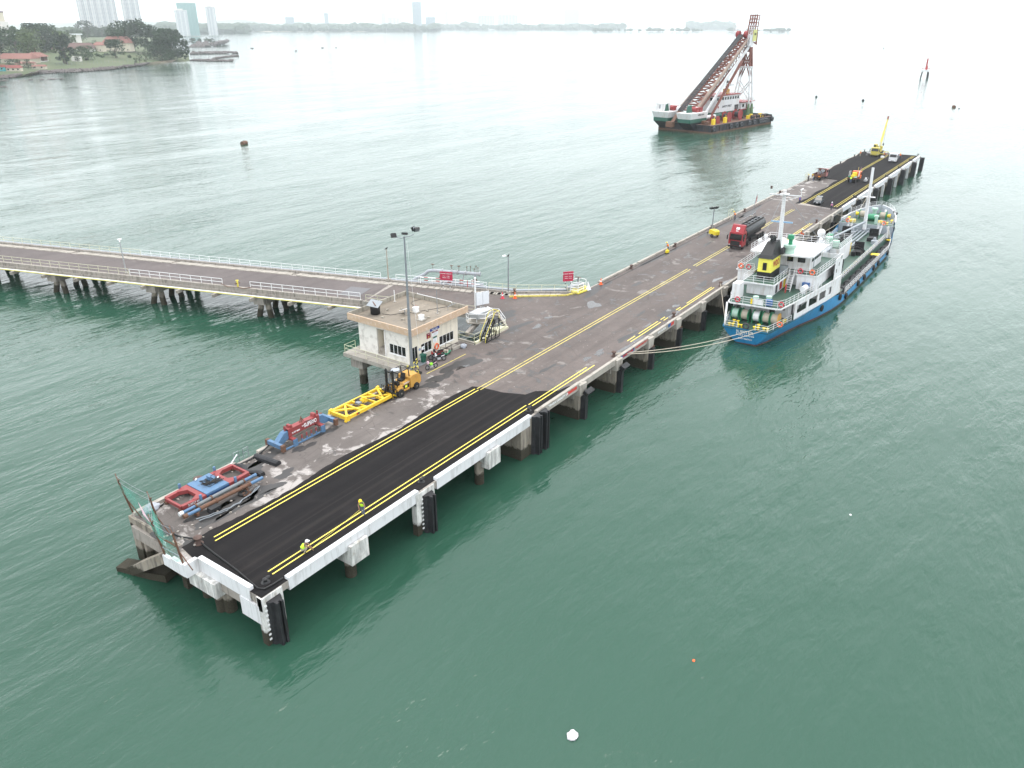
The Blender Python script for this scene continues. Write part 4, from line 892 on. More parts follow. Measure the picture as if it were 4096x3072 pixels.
for a, h in ((-2.2,.9),(.9,.9),(2.1,.9),(3.4,.85),(4.0,.95),(4.6,.6),(4.9,1.1),(5.2,.85)): MB().cyl(mfp(a,.35,2.0),mfp(a,.35,2.0+h),.035,n=5).torus(mfp(a,.35,2.0+h),(0,0,1) if a < 2.5 else tuple(md),.22 if a < 2.5 else .12,.04,10,5).build('valve_stem', m_rust, mf)
MB().cyl(mfp(-.8,-.1,.4),mfp(6.2,-.1,.4),.2,n=10).build('lower_pipe', m_pipe, mf, True); MB().beam(mfp(-2.5,.2,.1),mfp(6,.2,.1),1.5,.12).build('drip_tray', m_dirty, mf)
for a in (.6,2.8): MB().cyl(mfp(a,.35,.1),mfp(a,.35,1.7),.07,n=6).build('prop', m_grey, mf)
# red and white barrier frames in front
br = thing('pipe_barrier', 'red and white striped barrier rails before the pipe manifold', 'barrier', (64.0,35.3,DZ+.36)); bo = Vector((64.0,35.3,0))
for k in range(5):
    for z in (.55,1.0):
        for q in range(3): a = Vector((61.9,39.3,0)).lerp(Vector((65.3,30.3,0)), (k*3+q)/15)-bo; b = Vector((61.9,39.3,0)).lerp(Vector((65.3,30.3,0)), (k*3+q+1)/15)-bo; MB().cyl((a.x,a.y,z),(b.x,b.y,z),.05,n=5).build('rail_section', m_red if q == 1 else m_wpaint, br)
    a = Vector((61.9,39.3,0)).lerp(Vector((65.3,30.3,0)), k/5)-bo; MB().cyl((a.x,a.y,0),(a.x,a.y,1.05),.06,n=6).build('post', m_wpaint if k != 4 else m_red, br)
def redsign(label, p, d, w=2.0, h=1.35, z0=1.5):
    s = thing('warning_sign', label, 'sign', (p[0],p[1],DZ)); d = Vector((d[0],d[1],0)).normalized(); nn = Vector((d.y,-d.x,0))
    for q in (-.28,.28):
        for k in range(6): MB().cyl(tuple(d*w*q+Vector((0,0,k*(z0+.1)/6))),tuple(d*w*q+Vector((0,0,(k+1)*(z0+.1)/6))),.05,n=6).build('striped_post', (m_black,m_wpaint)[k%2], s)
    c = nn*.05; MB().add([tuple(d*w*a/2+c*e+Vector((0,0,z0+b*h))) for e in (-1,1) for a, b in ((-1,0),(1,0),(1,1),(-1,1))],[(3,2,1,0),(4,5,6,7),(0,1,5,4),(1,2,6,5),(2,3,7,6),(3,0,4,7)]).build('board', m_smar2, s)
    for body, zz, sz, off in (('DILARANG  MEROKOK',.78,.17,0),('JANGAN     DANGER',.5,.12,0),('BERHENTI    NO FIRE',.3,.12,0)): letter(body, sz, m_text, s, nn*.07+Vector((0,0,z0+h*zz)), d, (0,0,1), .004)
m_smar2 = M('sign_red', (.42,.02,.06), .5, var=.05)
redsign('red warning sign on striped posts before the pipe manifold', (62.6,34.6), (.35,-.9)); redsign('red warning sign on the railing at the valve station', (72.4,18.8), (.75,-.66), 1.6, 1.5, 1.7)
# valve station at the corner
vs = thing('valve_station', 'white railed valve station with a red handwheel at the apron corner', 'valve', (73.6,18.4,DZ))
MB().box(-1.4,1.8,-1.2,.2,.02,.25).build('plinth', m_ywear, vs); MB().cyl((-1.6,.4,.7),(1.6,-.7,.7),.24,n=10).build('pipe', m_pipe, vs, True); MB().sph((.6,-.3,.75),.5,12,8).build('valve_body', m_grey, vs, True); MB().cyl((.6,-.3,1.1),(.6,-.3,2.0),.08,n=6).build('stem', m_black, vs); MB().torus((.6,-.3,2.0),(.3,0,1),.42,.05,14,5).build('handwheel', m_rust, vs)
railing('r', [(-1.5,-.3,.2),(-1.2,-1.4,.2),(.3,-1.5,.2)], vs, m_wpaint, 1.2, (1,.6,.3), 1.2, .05, .06); railing('r', [(2.0,-.9,.2),(2.1,.4,.2),(.4,.8,.2)], vs, m_wpaint, 1.2, (1,.5), 1.2, .05, .06)
MB().beam((-1.4,-1.45,.15),(.9,-1.75,.15),.3,.2).build('yellow_sill', m_ypaint, vs); MB().beam((1.9,-1.2,.15),(2.5,-.2,.15),.3,.2).build('yellow_sill', m_ypaint, vs)
tag(MB().loft([[(74.4,16.5,DZ+.05),(75.2,16.3,DZ+.05),(75.3,16.9,DZ+.05),(74.5,17.0,DZ+.05)],[(74.8,16.6,DZ+.6),(75.1,16.5,DZ+.6),(75.15,16.8,DZ+.6),(74.9,16.85,DZ+.6)],[(74.95,16.8,DZ+1.3),(75.0,16.75,DZ+1.3),(75.05,16.85,DZ+1.3),(75.0,16.9,DZ+1.3)]]).build('white_sheet', m_white), 'crumpled white sheet draped at the valve station', 'sheet')
# cones
def cone(x, y, label, mm):
    c = thing('traffic_cone', label, 'cone', (x,y,DZ+.01)); MB().box(-.25,.25,-.25,.25,0,.06).build('base', m_black if mm is m_red else mm, c); MB().cyl((0,0,.06),(0,0,1.0),.2,.04,n=12).build('body', mm, c, True); MB().cyl((0,0,.45),(0,0,.62),.138,.106,n=12,cap=False).build('band', m_wpaint, c, True)
m_cone = M('cone_pink_red', (.62,.06,.09), .5); cone(64.1,25.1,'faded pink-red cone on the junction near the lamp post',m_cone); cone(65.2,23.6,'orange cone in front of the yellow valve at the lamp post',m_orange); cone(78.6,16.5,'orange cone beyond the valve station at the jetty kerb',m_orange)
# small hydrant valves
def hydrant(x, y, z, label, mm):
    h = thing('hydrant', label, 'hydrant', (x,y,z)); MB().cyl((0,0,0),(0,0,.9),.13,n=10).build('barrel', mm, h, True); MB().cyl((-.4,0,.55),(.4,0,.55),.1,n=8).build('outlet', m_rust, h, True); MB().torus((0,0,1.0),(0,0,1),.2,.05,12,5).build('handwheel', mm, h)
p = Bp(21.3,-.3,DZ+.35); hydrant(p.x,p.y,p.z,'yellow hydrant between the white bridge railings',m_ypaint); hydrant(66.2,24.4,DZ+.05,'rusty valve with yellow wheel beside the junction lamp post',m_rust)
mh = Bp(20.5,.1,DZ+.2); tag(MB().tube([tuple(Bp(18.8,-.2,DZ+.5)),tuple(Bp(20,.1,DZ+.3)),tuple(Bp(21.4,-.1,DZ+.35)),tuple(Bp(23,0.05,DZ+.3)),tuple(Bp(24.2,-.2,DZ+.6))],.06,6).build('hose', m_rust), 'dark hose hanging between the white bridge railings', 'hose')
# lamp posts, with crows on top
def lamppost(x, y, h, label, mat, head=None, bird=True, z=DZ+.1):
    l = thing('lamp_post', label, 'lamp post', (x,y,z)); MB().box(-.25,.25,-.25,.25,0,.3).build('base', m_kerb, l); MB().cyl((0,0,.2),(0,0,h),.11,.07,n=8).build('post', mat, l, True)
    if head: MB().tube([(0,0,h-.1),(head[0]*.6,head[1]*.6,h+.15),(head[0],head[1],h+.15)],.05,6).box(head[0]-.3,head[0]+.3,head[1]-.15,head[1]+.15,h+.1,h+.25).build('lamp_head', m_wpaint, l)
    if bird:
        b = thing('crow', 'small dark bird perched on the '+label.split(' with')[0], 'bird', (x,y,z+h)); MB().sph((0,0,.16),(.22,.1,.12),8,6).sph((.2,0,.27),(.08,.07,.08),7,5).cyl((.27,0,.27),(.36,0,.25),.025,.005,n=5).cyl((-.15,0,.15),(-.42,0,.06),.06,.03,n=5).cyl((.03,.03,.06),(.03,.03,-.02),.012,n=4).cyl((.03,-.03,.06),(.03,-.03,-.02),.012,n=4).build('body', m_black, b)
M1 = at(487,1107,DZ); p = Bp(43.5,-.9,0); lamppost(38.6,82.2,rowz(38.6,82.2,970)-DZ,'grey lamp post with white head on the bridge roadside',m_grey,(.5,.9),False)
lamppost(60.3,44.6,rowz(60.3,44.6,998)-DZ-.3,'rusty bare post on the far bridge kerb',M('rusty_post',(.36,.32,.26),.7,var=.2,dirt=(.2,.1,.05),damt=.6),None,True,DZ+.3)
lamppost(66.3,25.6,rowz(66.3,25.6,1027)-DZ-.1,'grey lamp post on the junction edge with arm',m_galv,(-.5,.4),True)
wpst = thing('cctv_post', 'tall white post with camera beside the office on the bridge', 'post', (57.8,25.3,DZ)); hh = rowz(57.8,25.3,1115)-DZ; MB().cyl((0,0,0),(0,0,hh),.14,.11,n=8).build('post', m_wpaint, wpst, True); MB().beam((0,0,hh-.4),(-.5,.3,hh),.07).box(-.1,.15,-.1,.1,hh,hh+.2).build('camera_bracket', m_wpaint, wpst)
sg = thing('sign_pair', 'two plain grey sign boards side by side behind the gangway tower', 'sign', (58.6,24.6,DZ))
for q in (-.52,.52): MB().box(q-.5,q+.5,-.03,.03,.7,2.6).build('board', m_swhite, sg); MB().box(q-.52,q-.42,.031,.09,0,2.6).build('post', m_galv, sg)
sg.rotation_euler = (0,0,R(-25))
# gangway tower: raised deck with white rails, on a concrete bracket
gt = thing('gangway_platform', 'white railed platform projecting over the water beside the office', 'platform', (53.0,21.2,DZ))
MB().prism([(-1.7,.4),(-.3,-1.6),(1.9,-1.3),(2.6,.3),(1.0,1.4),(-1.0,1.3)],.55,.75).build('deck', m_kerb, gt); MB().prism([(-1.2,.2),(0,-1.2),(1.5,-1.0),(2.0,.2),(.8,1.0)],.75,1.25).build('plinth', m_kerb, gt); MB().box(-1.0,1.2,-.9,.7,1.251,1.9).build('cabinet', m_grey, gt); MB().prism([(-.9,-.8),(1.9,-1.0),(2.1,-.2),(1.0,.8),(-1.1,.6)],1.92,1.98).build('cover', m_grey, gt)
railing('r', [(2.4,.2,.75),(1.8,-1.2,.75),(-.3,-1.5,.75),(-1.6,.4,.75),(-1.0,1.2,.75)], gt, m_wpaint, 1.2, (1,.5), 1.0, .05, .05)
MB().beam((1.6,.6,.4),(-3.2,-.6,-.2),.5,.55).build('bracket', m_dirty, gt); MB().beam((1,-.5,.3),(-.6,-3.5,.1),.25,.3).build('ramp_beam', m_kerb, gt)
# mobile black stairs with yellow handrails
ms = thing('mobile_stairs', 'black mobile boarding stairs with yellow handrails at the water opening', 'stairs', (48.2,16.7,DZ+.01))
for y in (-.45,.45):
    MB().beam((0,y,.1),(2.0,y,2.6),.08,.2).build('stringer', m_black, ms); MB().tube([(-.1,y,.1),(0,y,1.0),(2.0,y,3.6),(2.9,y,3.6),(2.9,y,2.6)],.04,6).build('handrail', m_ypaint, ms)
    for x, z in ((1.2,1.5),(2.0,2.6),(2.9,2.6)): MB().beam((x,y,.1),(x,y,z),.08).build('upright', m_black, ms)
    MB().beam((0,y,.12),(2.9,y,.12),.08,.1).build('base_rail', m_black, ms); MB().beam((2.0,y,.15),(2.9,y,2.5),.06).build('brace', m_black, ms)
for i in range(8): MB().box(.2+.24*i,.42+.24*i,-.42,.42,.28+.3*i,.32+.3*i).build('tread', m_black, ms)
MB().box(2.0,2.9,-.45,.45,2.58,2.64).build('landing', m_black, ms); MB().tube([(2.9,-.45,3.6),(2.9,.45,3.6)],.04,6).build('handrail', m_ypaint, ms)
tag(MB().prism([(51.6,17.0),(54.2,17.3),(53.6,17.32),(52,18.6)],DZ+.02,DZ+.5).build('white_steps', m_cream), 'low cream ramp block beside the boarding stairs', 'ramp')
# yellow black guard rails round the mast foot
for lab, pts in (('yellow and black guard rail at the light mast foot by the forklift',[(35.2,17.9),(35.15,17.0),(35.8,16.75)]),('yellow and black guard rail between the light mast and the office door',[(36.0,17.7),(37.5,18.4)])):
    t_ = thing('guard_rail', lab, 'guard rail', (pts[0][0],pts[0][1],DZ+.01))
    for i, (x, y) in enumerate(pts):
        for k in range(4): MB().cyl((x-pts[0][0],y-pts[0][1],.28*k),(x-pts[0][0],y-pts[0][1],.28*k+.28),.06,n=6).build('striped_post', (m_black,m_ypaint)[(k+i)%2], t_)
    for (a, b), (c, d) in zip(pts[:-1], pts[1:]):
        for z in (.6,1.1):
            for q in range(3): MB().cyl((a-pts[0][0]+(c-a)*q/3,b-pts[0][1]+(d-b)*q/3,z),(a-pts[0][0]+(c-a)*(q+1)/3,b-pts[0][1]+(d-b)*(q+1)/3,z),.05,n=6).build('rail_section', (m_ypaint,m_black)[q%2], t_)
tag(MB().torus((36.1,17.1,DZ+.06),(0,0,1),.4,.05,16,5).torus((36.2,17.0,DZ+.15),(.2,0,1),.33,.05,16,5).build('cable_coil', m_black), 'black cable coil lying at the mast foot', 'cable')
# wheelie bin, trolley, blocks, bag
wbn = thing('wheelie_bin', 'dark green wheelie bin beside the office door', 'bin', (38.95,18.75,DZ+.01)); m_bin = M('bin_green',(.01,.09,.06),.5); MB().loft([[(-.2,-.2,.06),(.2,-.2,.06),(.2,.2,.06),(-.2,.2,.06)],[(-.3,-.3,.95),(.3,-.3,.95),(.3,.3,.95),(-.3,.3,.95)]]).build('body', m_bin, wbn); MB().prism([(-.34,.95),(.34,.95),(.3,1.06),(-.2,1.1)],-.34,.34,'y').build('lid', m_bin, wbn)
for x in (-.22,.22): MB().cyl((x-.04,.25,.1),(x+.04,.25,.1),.1,n=10).build('wheel', m_tyre, wbn)
tl = thing('hand_trolley', 'green flatbed trolley with dark push frame behind the motorcycles', 'trolley', (42.6,18.2,DZ+.01), R(15)); MB().box(-.7,.7,-.4,.4,.2,.26).build('bed', M('trolley_green',(.02,.22,.12),.5), tl); MB().tube([(-.7,-.38,.26),(-.75,-.38,1.1),(-.75,.38,1.1),(-.7,.38,.26)],.03,5).tube([(.7,-.38,.26),(.75,-.38,1.1),(.75,.38,1.1),(.7,.38,.26)],.03,5).build('push_frame', m_black, tl)
for x in (-.5,.5):
    for y in (-.3,.3): MB().cyl((x,y-.03,.1),(x,y+.03,.1),.1,n=10).build('wheel', m_tyre, tl)
MB().box(-.4,.1,-.3,.2,.261,.6).build('sack', m_rope, tl)
for lab, x, y, r_ in (('long weathered concrete block lying by the office front corner',44.4,18.7,R(8)),('second weathered concrete block stacked beside the first',44.7,18.25,R(-6))): tag(MB().cb((x,y,DZ+.17),(1.6,.38,.32),r_).build('concrete_block', m_kerb), lab, 'block')
tag(MB().sph((45.5,17.75,DZ+.22),(.45,.36,.3),12,7,.18,3).build('rubbish_bag', m_cloth), 'grey tarpaulin bundle beside the concrete blocks', 'bundle')
# motorcycles
def moto(label, p, q, body, accent, lean=R(9)):
    d = Vector((p[0]-q[0],p[1]-q[1],0)); o = thing('motorcycle', label, 'motorcycle', ((p[0]+q[0])/2,(p[1]+q[1])/2,DZ+.01), math.atan2(d.y,d.x)); o.rotation_euler = (lean,0,math.atan2(d.y,d.x))
    for x in (-.6,.6): w_ = put('wheel', MB().torus((0,0,0),(0,1,0),.25,.05,18,6).mesh('tyre', m_tyre, True), o, (x,0,.3)); MB().torus((0,0,0),(0,1,0),.19,.015,14,4).cyl((0,-.05,0),(0,.05,0),.05,n=8).build('rim', m_galv, w_)
    MB().prism([(-.75,.62),(-.3,.5),(.05,.42),(.35,.62),(.42,.9),(.3,.92),(.1,.62),(-.2,.68),(-.7,.78)],-.09,.09,'y').build('body_panel', body, o); MB().prism([(-.72,.66),(-.25,.56),(-.22,.64),(-.68,.76)],-.11,.11,'y').build('side_stripe', accent, o)
    MB().prism([(-.7,.78),(-.1,.7),(.02,.74),(-.15,.82),(-.65,.88)],-.13,.13,'y').build('seat', m_black, o); MB().prism([(.25,.75),(.5,.7),(.48,1.0),(.36,1.05)],-.13,.13,'y').build('front_cowl', accent, o)
    for y in (-.08,.08): MB().beam((.6,y,.3),(.4,y,.85),.04).build('fork', m_galv, o)
    MB().tube([(.3,-.33,1.02),(.38,-.15,1.0),(.38,.15,1.0),(.3,.33,1.02)],.02,5).build('handlebar', m_black, o); MB().box(-.15,.25,-.12,.12,.22,.48).build('engine', m_grey, o); MB().cyl((-.7,-.13,.3),(.0,-.13,.28),.045,n=7).build('exhaust', m_galv, o)
    MB().prism([(.35,.52),(.6,.62),(.85,.5),(.62,.56)],-.06,.06,'y').build('mudguard', body, o)
moto('black and pink motorcycle with a bright green bag parked outside the line', (37.35,16.8),(38.75,16.45),m_black,M('moto_pink',(.62,.42,.48),.4)); tag(MB().cb((37.9,16.55,DZ+.72),(.28,.26,.22),R(10)).build('green_bag', M('neon_green',(.3,.8,.06),.5)), 'bright green bag hanging on the front motorcycle', 'bag')
moto('red and black motorcycle close against the office wall', (39.9,18.6),(41.2,17.7),m_black,m_red); moto('dark red motorcycle leaning behind the red and black one', (40.6,18.8),(41.9,18.0),m_red,m_black); moto('black motorcycle with white cowl between the red one and the road', (39.7,17.8),(41.0,17.0),m_black,m_white)
# ------------------------------------------------------------------ moored tanker
m_hull = M('ship_blue', (.028,.235,.48), .4, var=.1, scale=.8, dirt=(.03,.08,.16), damt=.45, dscale=.6, streak=True)
m_boot = M('ship_boot_red', (.10,.04,.04), .6, var=.25)
m_sw = M('ship_white', (.70,.70,.71), .5, var=.05, dirt=(.36,.27,.19), damt=.55, dscale=.9, streak=True)
m_sdeck = M('ship_deck_green', (.035,.085,.062), .45, var=.25, scale=.7, dirt=(.12,.05,.03), damt=.35, dscale=1.0)
m_sgrey = M('ship_grey', (.30,.33,.36), .5, var=.1, dirt=(.16,.12,.10), damt=.4)
m_sdark = M('ship_dark_walk', (.05,.05,.052), .7, var=.2)
m_sgrn = M('winch_green', (.03,.24,.12), .5, var=.15, dirt=(.06,.08,.04), damt=.4)
m_pgrn = M('pale_green', (.40,.56,.47), .5, var=.06)
m_fun = M('funnel_yellow', (.78,.72,.10), .45, var=.05, dirt=(.4,.3,.1), damt=.3)
m_syw = M('bitt_yellow', (.80,.58,.03), .5, var=.1)
m_hose = m_black
SHX, SHY = 77.3, -7.6
ship = thing('tanker_ship', 'blue-hulled coastal tanker with white wheelhouse moored alongside the jetty', 'ship', (SHX,SHY,0))
ship.rotation_euler = (R(-2.4), 0, 0)
SM = Matrix.Translation((SHX,SHY,0)) @ Matrix.Rotation(R(-2.4), 4, 'X')
def on_ship(o, x, y, z, rz=0):
    m = SM @ Matrix.Translation((x,y,z)) @ Matrix.Rotation(rz, 4, 'Z'); o.location = m.translation; o.rotation_euler = m.to_euler(); return o
ST = [(-.3,3.25,1.5,2.55),(3,3.9,2.3,2.5),(7,4.55,3.0,2.5),(12,5.25,4.0,2.5),(17,5.9,5.3,2.45),(22,6.4,6.2,2.3),(25,6.6,6.5,1.9),(27,6.7,6.6,1.25),(45,6.75,6.7,1.2),(61,6.65,6.45,1.25),(66,6.1,5.7,1.4),(70,5.5,4.9,3.3),(72,5.2,4.4,4.4),(76,4.5,3.2,4.8),(79.5,3.4,1.9,5.1),(82.2,2.1,.85,5.3),(84,.15,.05,5.5)]
def interp(x, k):
    for a, b in zip(ST[:-1], ST[1:]):
        if a[0] <= x <= b[0]: f = (x-a[0])/(b[0]-a[0]); return a[k]+(b[k]-a[k])*f
    return ST[0][k] if x < ST[0][0] else ST[-1][k]
hb = lambda x: interp(x,1)
def bz(x, z):
    d, w, zt = interp(x,1), interp(x,2), interp(x,3); mid = w+(d-w)*.62; zm = .28+(zt-.28)*.5
    return w+(mid-w)*(z-.28)/(zm-.28) if z < zm else mid+(d-mid)*(z-zm)/(zt-zm)
ringsA, ringsB = [], []
for x, d, w, zt in ST:
    xw = x + .9 if x < 0 else (x - (x-70)*.14 if x > 70 else x); zm = .14
    mid = w+(d-w)*.62; zmid = zm+(zt-zm)*.5; xm = (x+xw)/2
    ringsA.append([(x,d,zt),(xm,mid,zmid),(xw,w,zm),(xw,-w,zm),(xm,-mid,zmid),(x,-d,zt)])
    ringsB.append([(xw,w,zm),(xw+.2*(x<0),w*.9,-1.5),(xw+.2*(x<0),-w*.9,-1.5),(xw,-w,zm)])
mb = MB()
n = len(ringsA); P = [p for r in ringsA for p in r]
fs = []
for j in range(n-1):
    for i in (0,1,3,4): fs.append((j*6+i, (j+1)*6+i, (j+1)*6+i+1, j*6+i+1))
fs += [(0,1,4,5),(1,2,3,4)]
mb.add(P, fs); mb.build('hull', m_hull, ship, True)
MB().loft(ringsB, True, False).build('boot_topping', m_boot, ship)
def outline_deck(x0, x1, inset, k=14):
    xs = [x0+(x1-x0)*i/k for i in range(k+1)]; return [(x,-(hb(x)-inset)) for x in xs]+[(x,hb(x)-inset) for x in reversed(xs)]
def SB(name, mat, *boxes):
    mb = MB()
    for b in boxes: mb.box(*b)
    return mb.build(name, mat, ship)
MB().prism(outline_deck(-.25,26,.03),2.28,2.34).build('mooring_deck', m_sdeck, ship)
MB().prism(outline_deck(26.01,70,.05),1.0,1.12).build('side_deck', m_sdark, ship)
SB('trunk_deck', m_sdeck, (24.5,69.5,-4.9,4.9,1.121,2.3))
xs_f = [70.2+1.3*i for i in range(11)]
for s_ in (-1,1): SB('walkway_strip', m_sdark, (25,67,s_*4.85,s_*4.3,2.301,2.306))
for s_ in (-1,1):
    for i in range(24): SB('deck_line', m_syw, (26+1.7*i,27+1.7*i,s_*4.26,s_*4.2,2.302,2.308))
MB().prism([(x,-max(.03,bz(x,3.8)-.1)) for x in xs_f]+[(x,max(.03,bz(x,3.8)-.1)) for x in reversed(xs_f)],3.8,3.9).build('forecastle_deck', m_sdeck, ship)
SB('forecastle_bulkhead', m_sgrey, (70.0,70.19,-5.3,5.3,1.1,3.9))
# bulwark rim round the bow and its stays
bw = MB(); xs = [72+ (83.9-72)*i/12 for i in range(13)]
for s_ in (-1,1):
    for a, b in zip(xs[:-1], xs[1:]):
        bw.beam((a,s_*(hb(a)-.02),interp(a,3)+.02),(b,s_*(hb(b)-.02),interp(b,3)+.02),.22,.1)
bw.build('bulwark_rim', m_sw, ship)
bi = MB()
def hull_in(i, s_, z, inset):
    r = ringsA[i]; m_, t_ = (r[1], r[0]) if s_ > 0 else (r[4], r[5]); f = max(0, min(1, (z-m_[2])/(t_[2]-m_[2]))); q = Vector(m_).lerp(Vector(t_), f)
    return (q.x-inset*1.2, q.y-s_*min(abs(q.y)*.6, inset), z)
for s_ in (-1,1):
    for i in range(12, len(ST)-1): bi.quad(hull_in(i,s_,3.9,.2),hull_in(i+1,s_,3.9,.2),hull_in(i+1,s_,ST[i+1][3]+.03,.16),hull_in(i,s_,ST[i][3]+.03,.16))
    for a in xs[:-1]: bi.beam((a+.3,s_*(hb(a)-.1),interp(a,3)-.1),(a+.3,s_*max(.05,bz(a,3.9)-.7),3.9),.06,.12)
bi.build('bulwark_lining', m_sgrey, ship)
# ---- lower house and its open-sided gallery
SB('lower_house', m_sw, (7.6,24.4,-3.5,3.5,2.345,5.0),(19,24.4,-5.9,5.9,2.346,4.98))
secs = [(7.2,8.0,1),(8.0,11.2,0),(11.2,11.9,1),(11.9,14.9,0),(14.9,15.6,1),(15.6,18.0,0),(18.0,18.7,1),(18.7,20.4,0),(20.4,24.5,1)]
for s_ in (-1,1):
    wl = MB()
    for a, b, solid in secs:
        pa_, pb_ = (a,s_*(hb(a)-.06)), (b,s_*(hb(b)-.06))
        for z0, z1 in (((2.35,5.0),) if solid else ((2.35,3.15),(4.35,5.0))):
            th = .08*s_
            wl.add([(pa_[0],pa_[1],z0),(pb_[0],pb_[1],z0),(pb_[0],pb_[1]-th,z0),(pa_[0],pa_[1]-th,z0),(pa_[0],pa_[1],z1),(pb_[0],pb_[1],z1),(pb_[0],pb_[1]-th,z1),(pa_[0],pa_[1]-th,z1)],[(3,2,1,0),(4,5,6,7),(0,1,5,4),(1,2,6,5),(2,3,7,6),(3,0,4,7)])
    wl.build('gallery_wall', m_sw, ship)
for x in (9.2,13.2,17.2):
    for s_ in (-1,1): SB('door', m_sdark, (x,x+.8,s_*3.5,s_*3.53,2.4,4.3))
SB('door', m_sdark, (7.55,7.598,-1.6,-.8,2.4,4.3)); SB('window', m_glass, (7.56,7.598,-3.0,-2.5,3.5,4.1)); SB('window', m_glass, (7.56,7.598,1.5,2.1,3.3,4.2))
po = [(x,-(hb(x)-.0)) for x in (2.9,4,7,10,14,18,22,24.6)]; po = [(2.6,-3.4)]+po+[(x,hb(x)) for x in (24.6,22,18,14,10,7,4,2.9)]+[(2.6,3.4)]
MB().prism(po,5.0,5.2).build('poop_deck', m_sw, ship)
MB().prism([(x+(.12 if x<5 else 0),y*.97) for x, y in po],5.203,5.21).build('poop_deck_coating', m_sdeck, ship)
for s_ in (1,): MB().beam((1.0,s_*3.4,2.4),(3.0,s_*4.0,5.0),.25,.2).build('poop_stanchion', m_sw, ship)
# ---- funnel house
SB('funnel_house', m_sw, (8.0,14.6,-.85,3.0,5.211,7.0)); SB('door', m_sdark, (9.3,10.1,-.89,-.852,5.3,7.0)); SB('door', m_red, (11.2,12.2,-.89,-.852,5.4,6.9)); SB('locker', m_syw, (13.0,13.7,-.95,-.852,5.3,6.9))
SB('funnel_deck', m_sw, (7.0,14.7,-1.35,3.5,7.0,7.2)); SB('funnel_deck_coating', m_sdeck, (7.1,14.6,-1.25,3.4,7.203,7.21))
def frustum(x0,x1,y0,y1,z0,X0,X1,Y0,Y1,z1): return [[(x0,y0,z0),(x1,y0,z0),(x1,y1,z0),(x0,y1,z0)],[(X0,Y0,z1),(X1,Y0,z1),(X1,Y1,z1),(X0,Y1,z1)]]
MB().loft(frustum(9.2,13.4,.05,2.1,7.21,9.25,13.4,.07,2.08,8.3)).build('funnel_base', m_black, ship)
fu = MB().loft(frustum(9.25,13.4,.07,2.08,8.301,9.4,13.4,.12,2.03,10.3)).build('funnel', m_fun, ship)
MB().box(9.18,9.3,.75,1.3,8.6,9.7).build('louvre', m_black, fu)
letter('W2O', 1.25, m_red, ship, (11.5,.06,9.3), (1,0,0), (0,.03,1), .03, .95)
MB().loft(frustum(9.2,13.6,-.1,2.25,10.301,9.6,13.6,.15,2.0,10.75)).loft(frustum(9.6,13.6,.15,2.0,10.751,11.6,13.5,.45,1.7,12.3)).build('funnel_cap', m_black, ship)
MB().tube([(11.9,1.1,12.2),(11.9,1.1,12.9),(11.4,1.1,13.1)],.3,8).tube([(12.8,1.0,12.2),(12.8,1.0,12.8),(12.3,1.0,13.0)],.2,8).build('exhaust_pipe', m_black, ship, True)
SB('funnel_rack', m_sdark, (12.6,13.7,-.45,-.1,10.4,11.3))
SB('cabinet', m_sgrey, (13.5,14.3,-.9,.2,7.21,8.4))
# ---- bridge house
SB('bridge_house', m_sw, (15.5,24.3,-5.2,5.2,5.211,7.4)); SB('door', m_sgrey, (15.45,15.499,-3.6,-2.7,5.3,7.1)); SB('wing_house', m_sw, (12.2,15.499,3.6,6.0,5.211,7.4)); SB('wing_house', m_sw, (13.4,15.499,-5.4,-2.6,5.211,7.4))
mb = MB()
for s_ in (-1,1): mb.box(20.6,25.0,s_*(hb(23)-.2),s_*(hb(23)-.28),4.9,8.45)
mb.box(24.9,25.0,-hb(23)+.3,hb(23)-.3,4.9,8.3); mb.build('side_screen', m_sw, ship)
for x, z in ((22.6,7.0),(21.4,6.2),(23.8,7.9)): SB('window', m_glass, (x,x+.3,-hb(23)+.17,-hb(23)+.199,z,z+.55))
MB().prism([(12.0,6.2),(12.0,3.4),(14.9,3.4),(14.9,-2.4),(13.2,-2.4),(13.2,-5.6),(25,-6.0),(25,6.2)],7.4,7.55).build('bridge_deck', m_sw, ship)
MB().prism([(12.1,6.1),(12.1,3.5),(15,3.5),(15,-2.5),(13.3,-2.5),(13.3,-5.5),(24.9,-5.9),(24.9,6.1)],7.553,7.56).build('bridge_deck_coating', m_sdeck, ship)
SB('wheelhouse', m_sw, (15.6,21.8,-3.7,3.7,7.561,10.05))
for y0, y1 in ((-3.0,-1.9),(-1.2,-.3)): SB('window', m_glass, (15.55,15.599,y0,y1,8.7,9.6))
for s_ in (-1,1):
    for x in (16.6,18.0,19.2,20.4): SB('window', m_glass, (x,x+.95,s_*3.7,s_*3.74,8.7,9.6))
    SB('door', m_sgrey, (17.6,17.95,s_*3.7,s_*3.73,7.6,9.5))
for k in range(6): SB('window', m_glass, (21.8,21.84,-3.5+1.18*k,-2.5+1.18*k,8.7,9.6))
MB().prism([(13.2,-4.0),(13.6,-4.6),(22.4,-4.6),(22.4,4.8),(13.6,4.8),(13.2,4.0)],10.051,10.3).build('wheelhouse_roof', m_sw, ship)
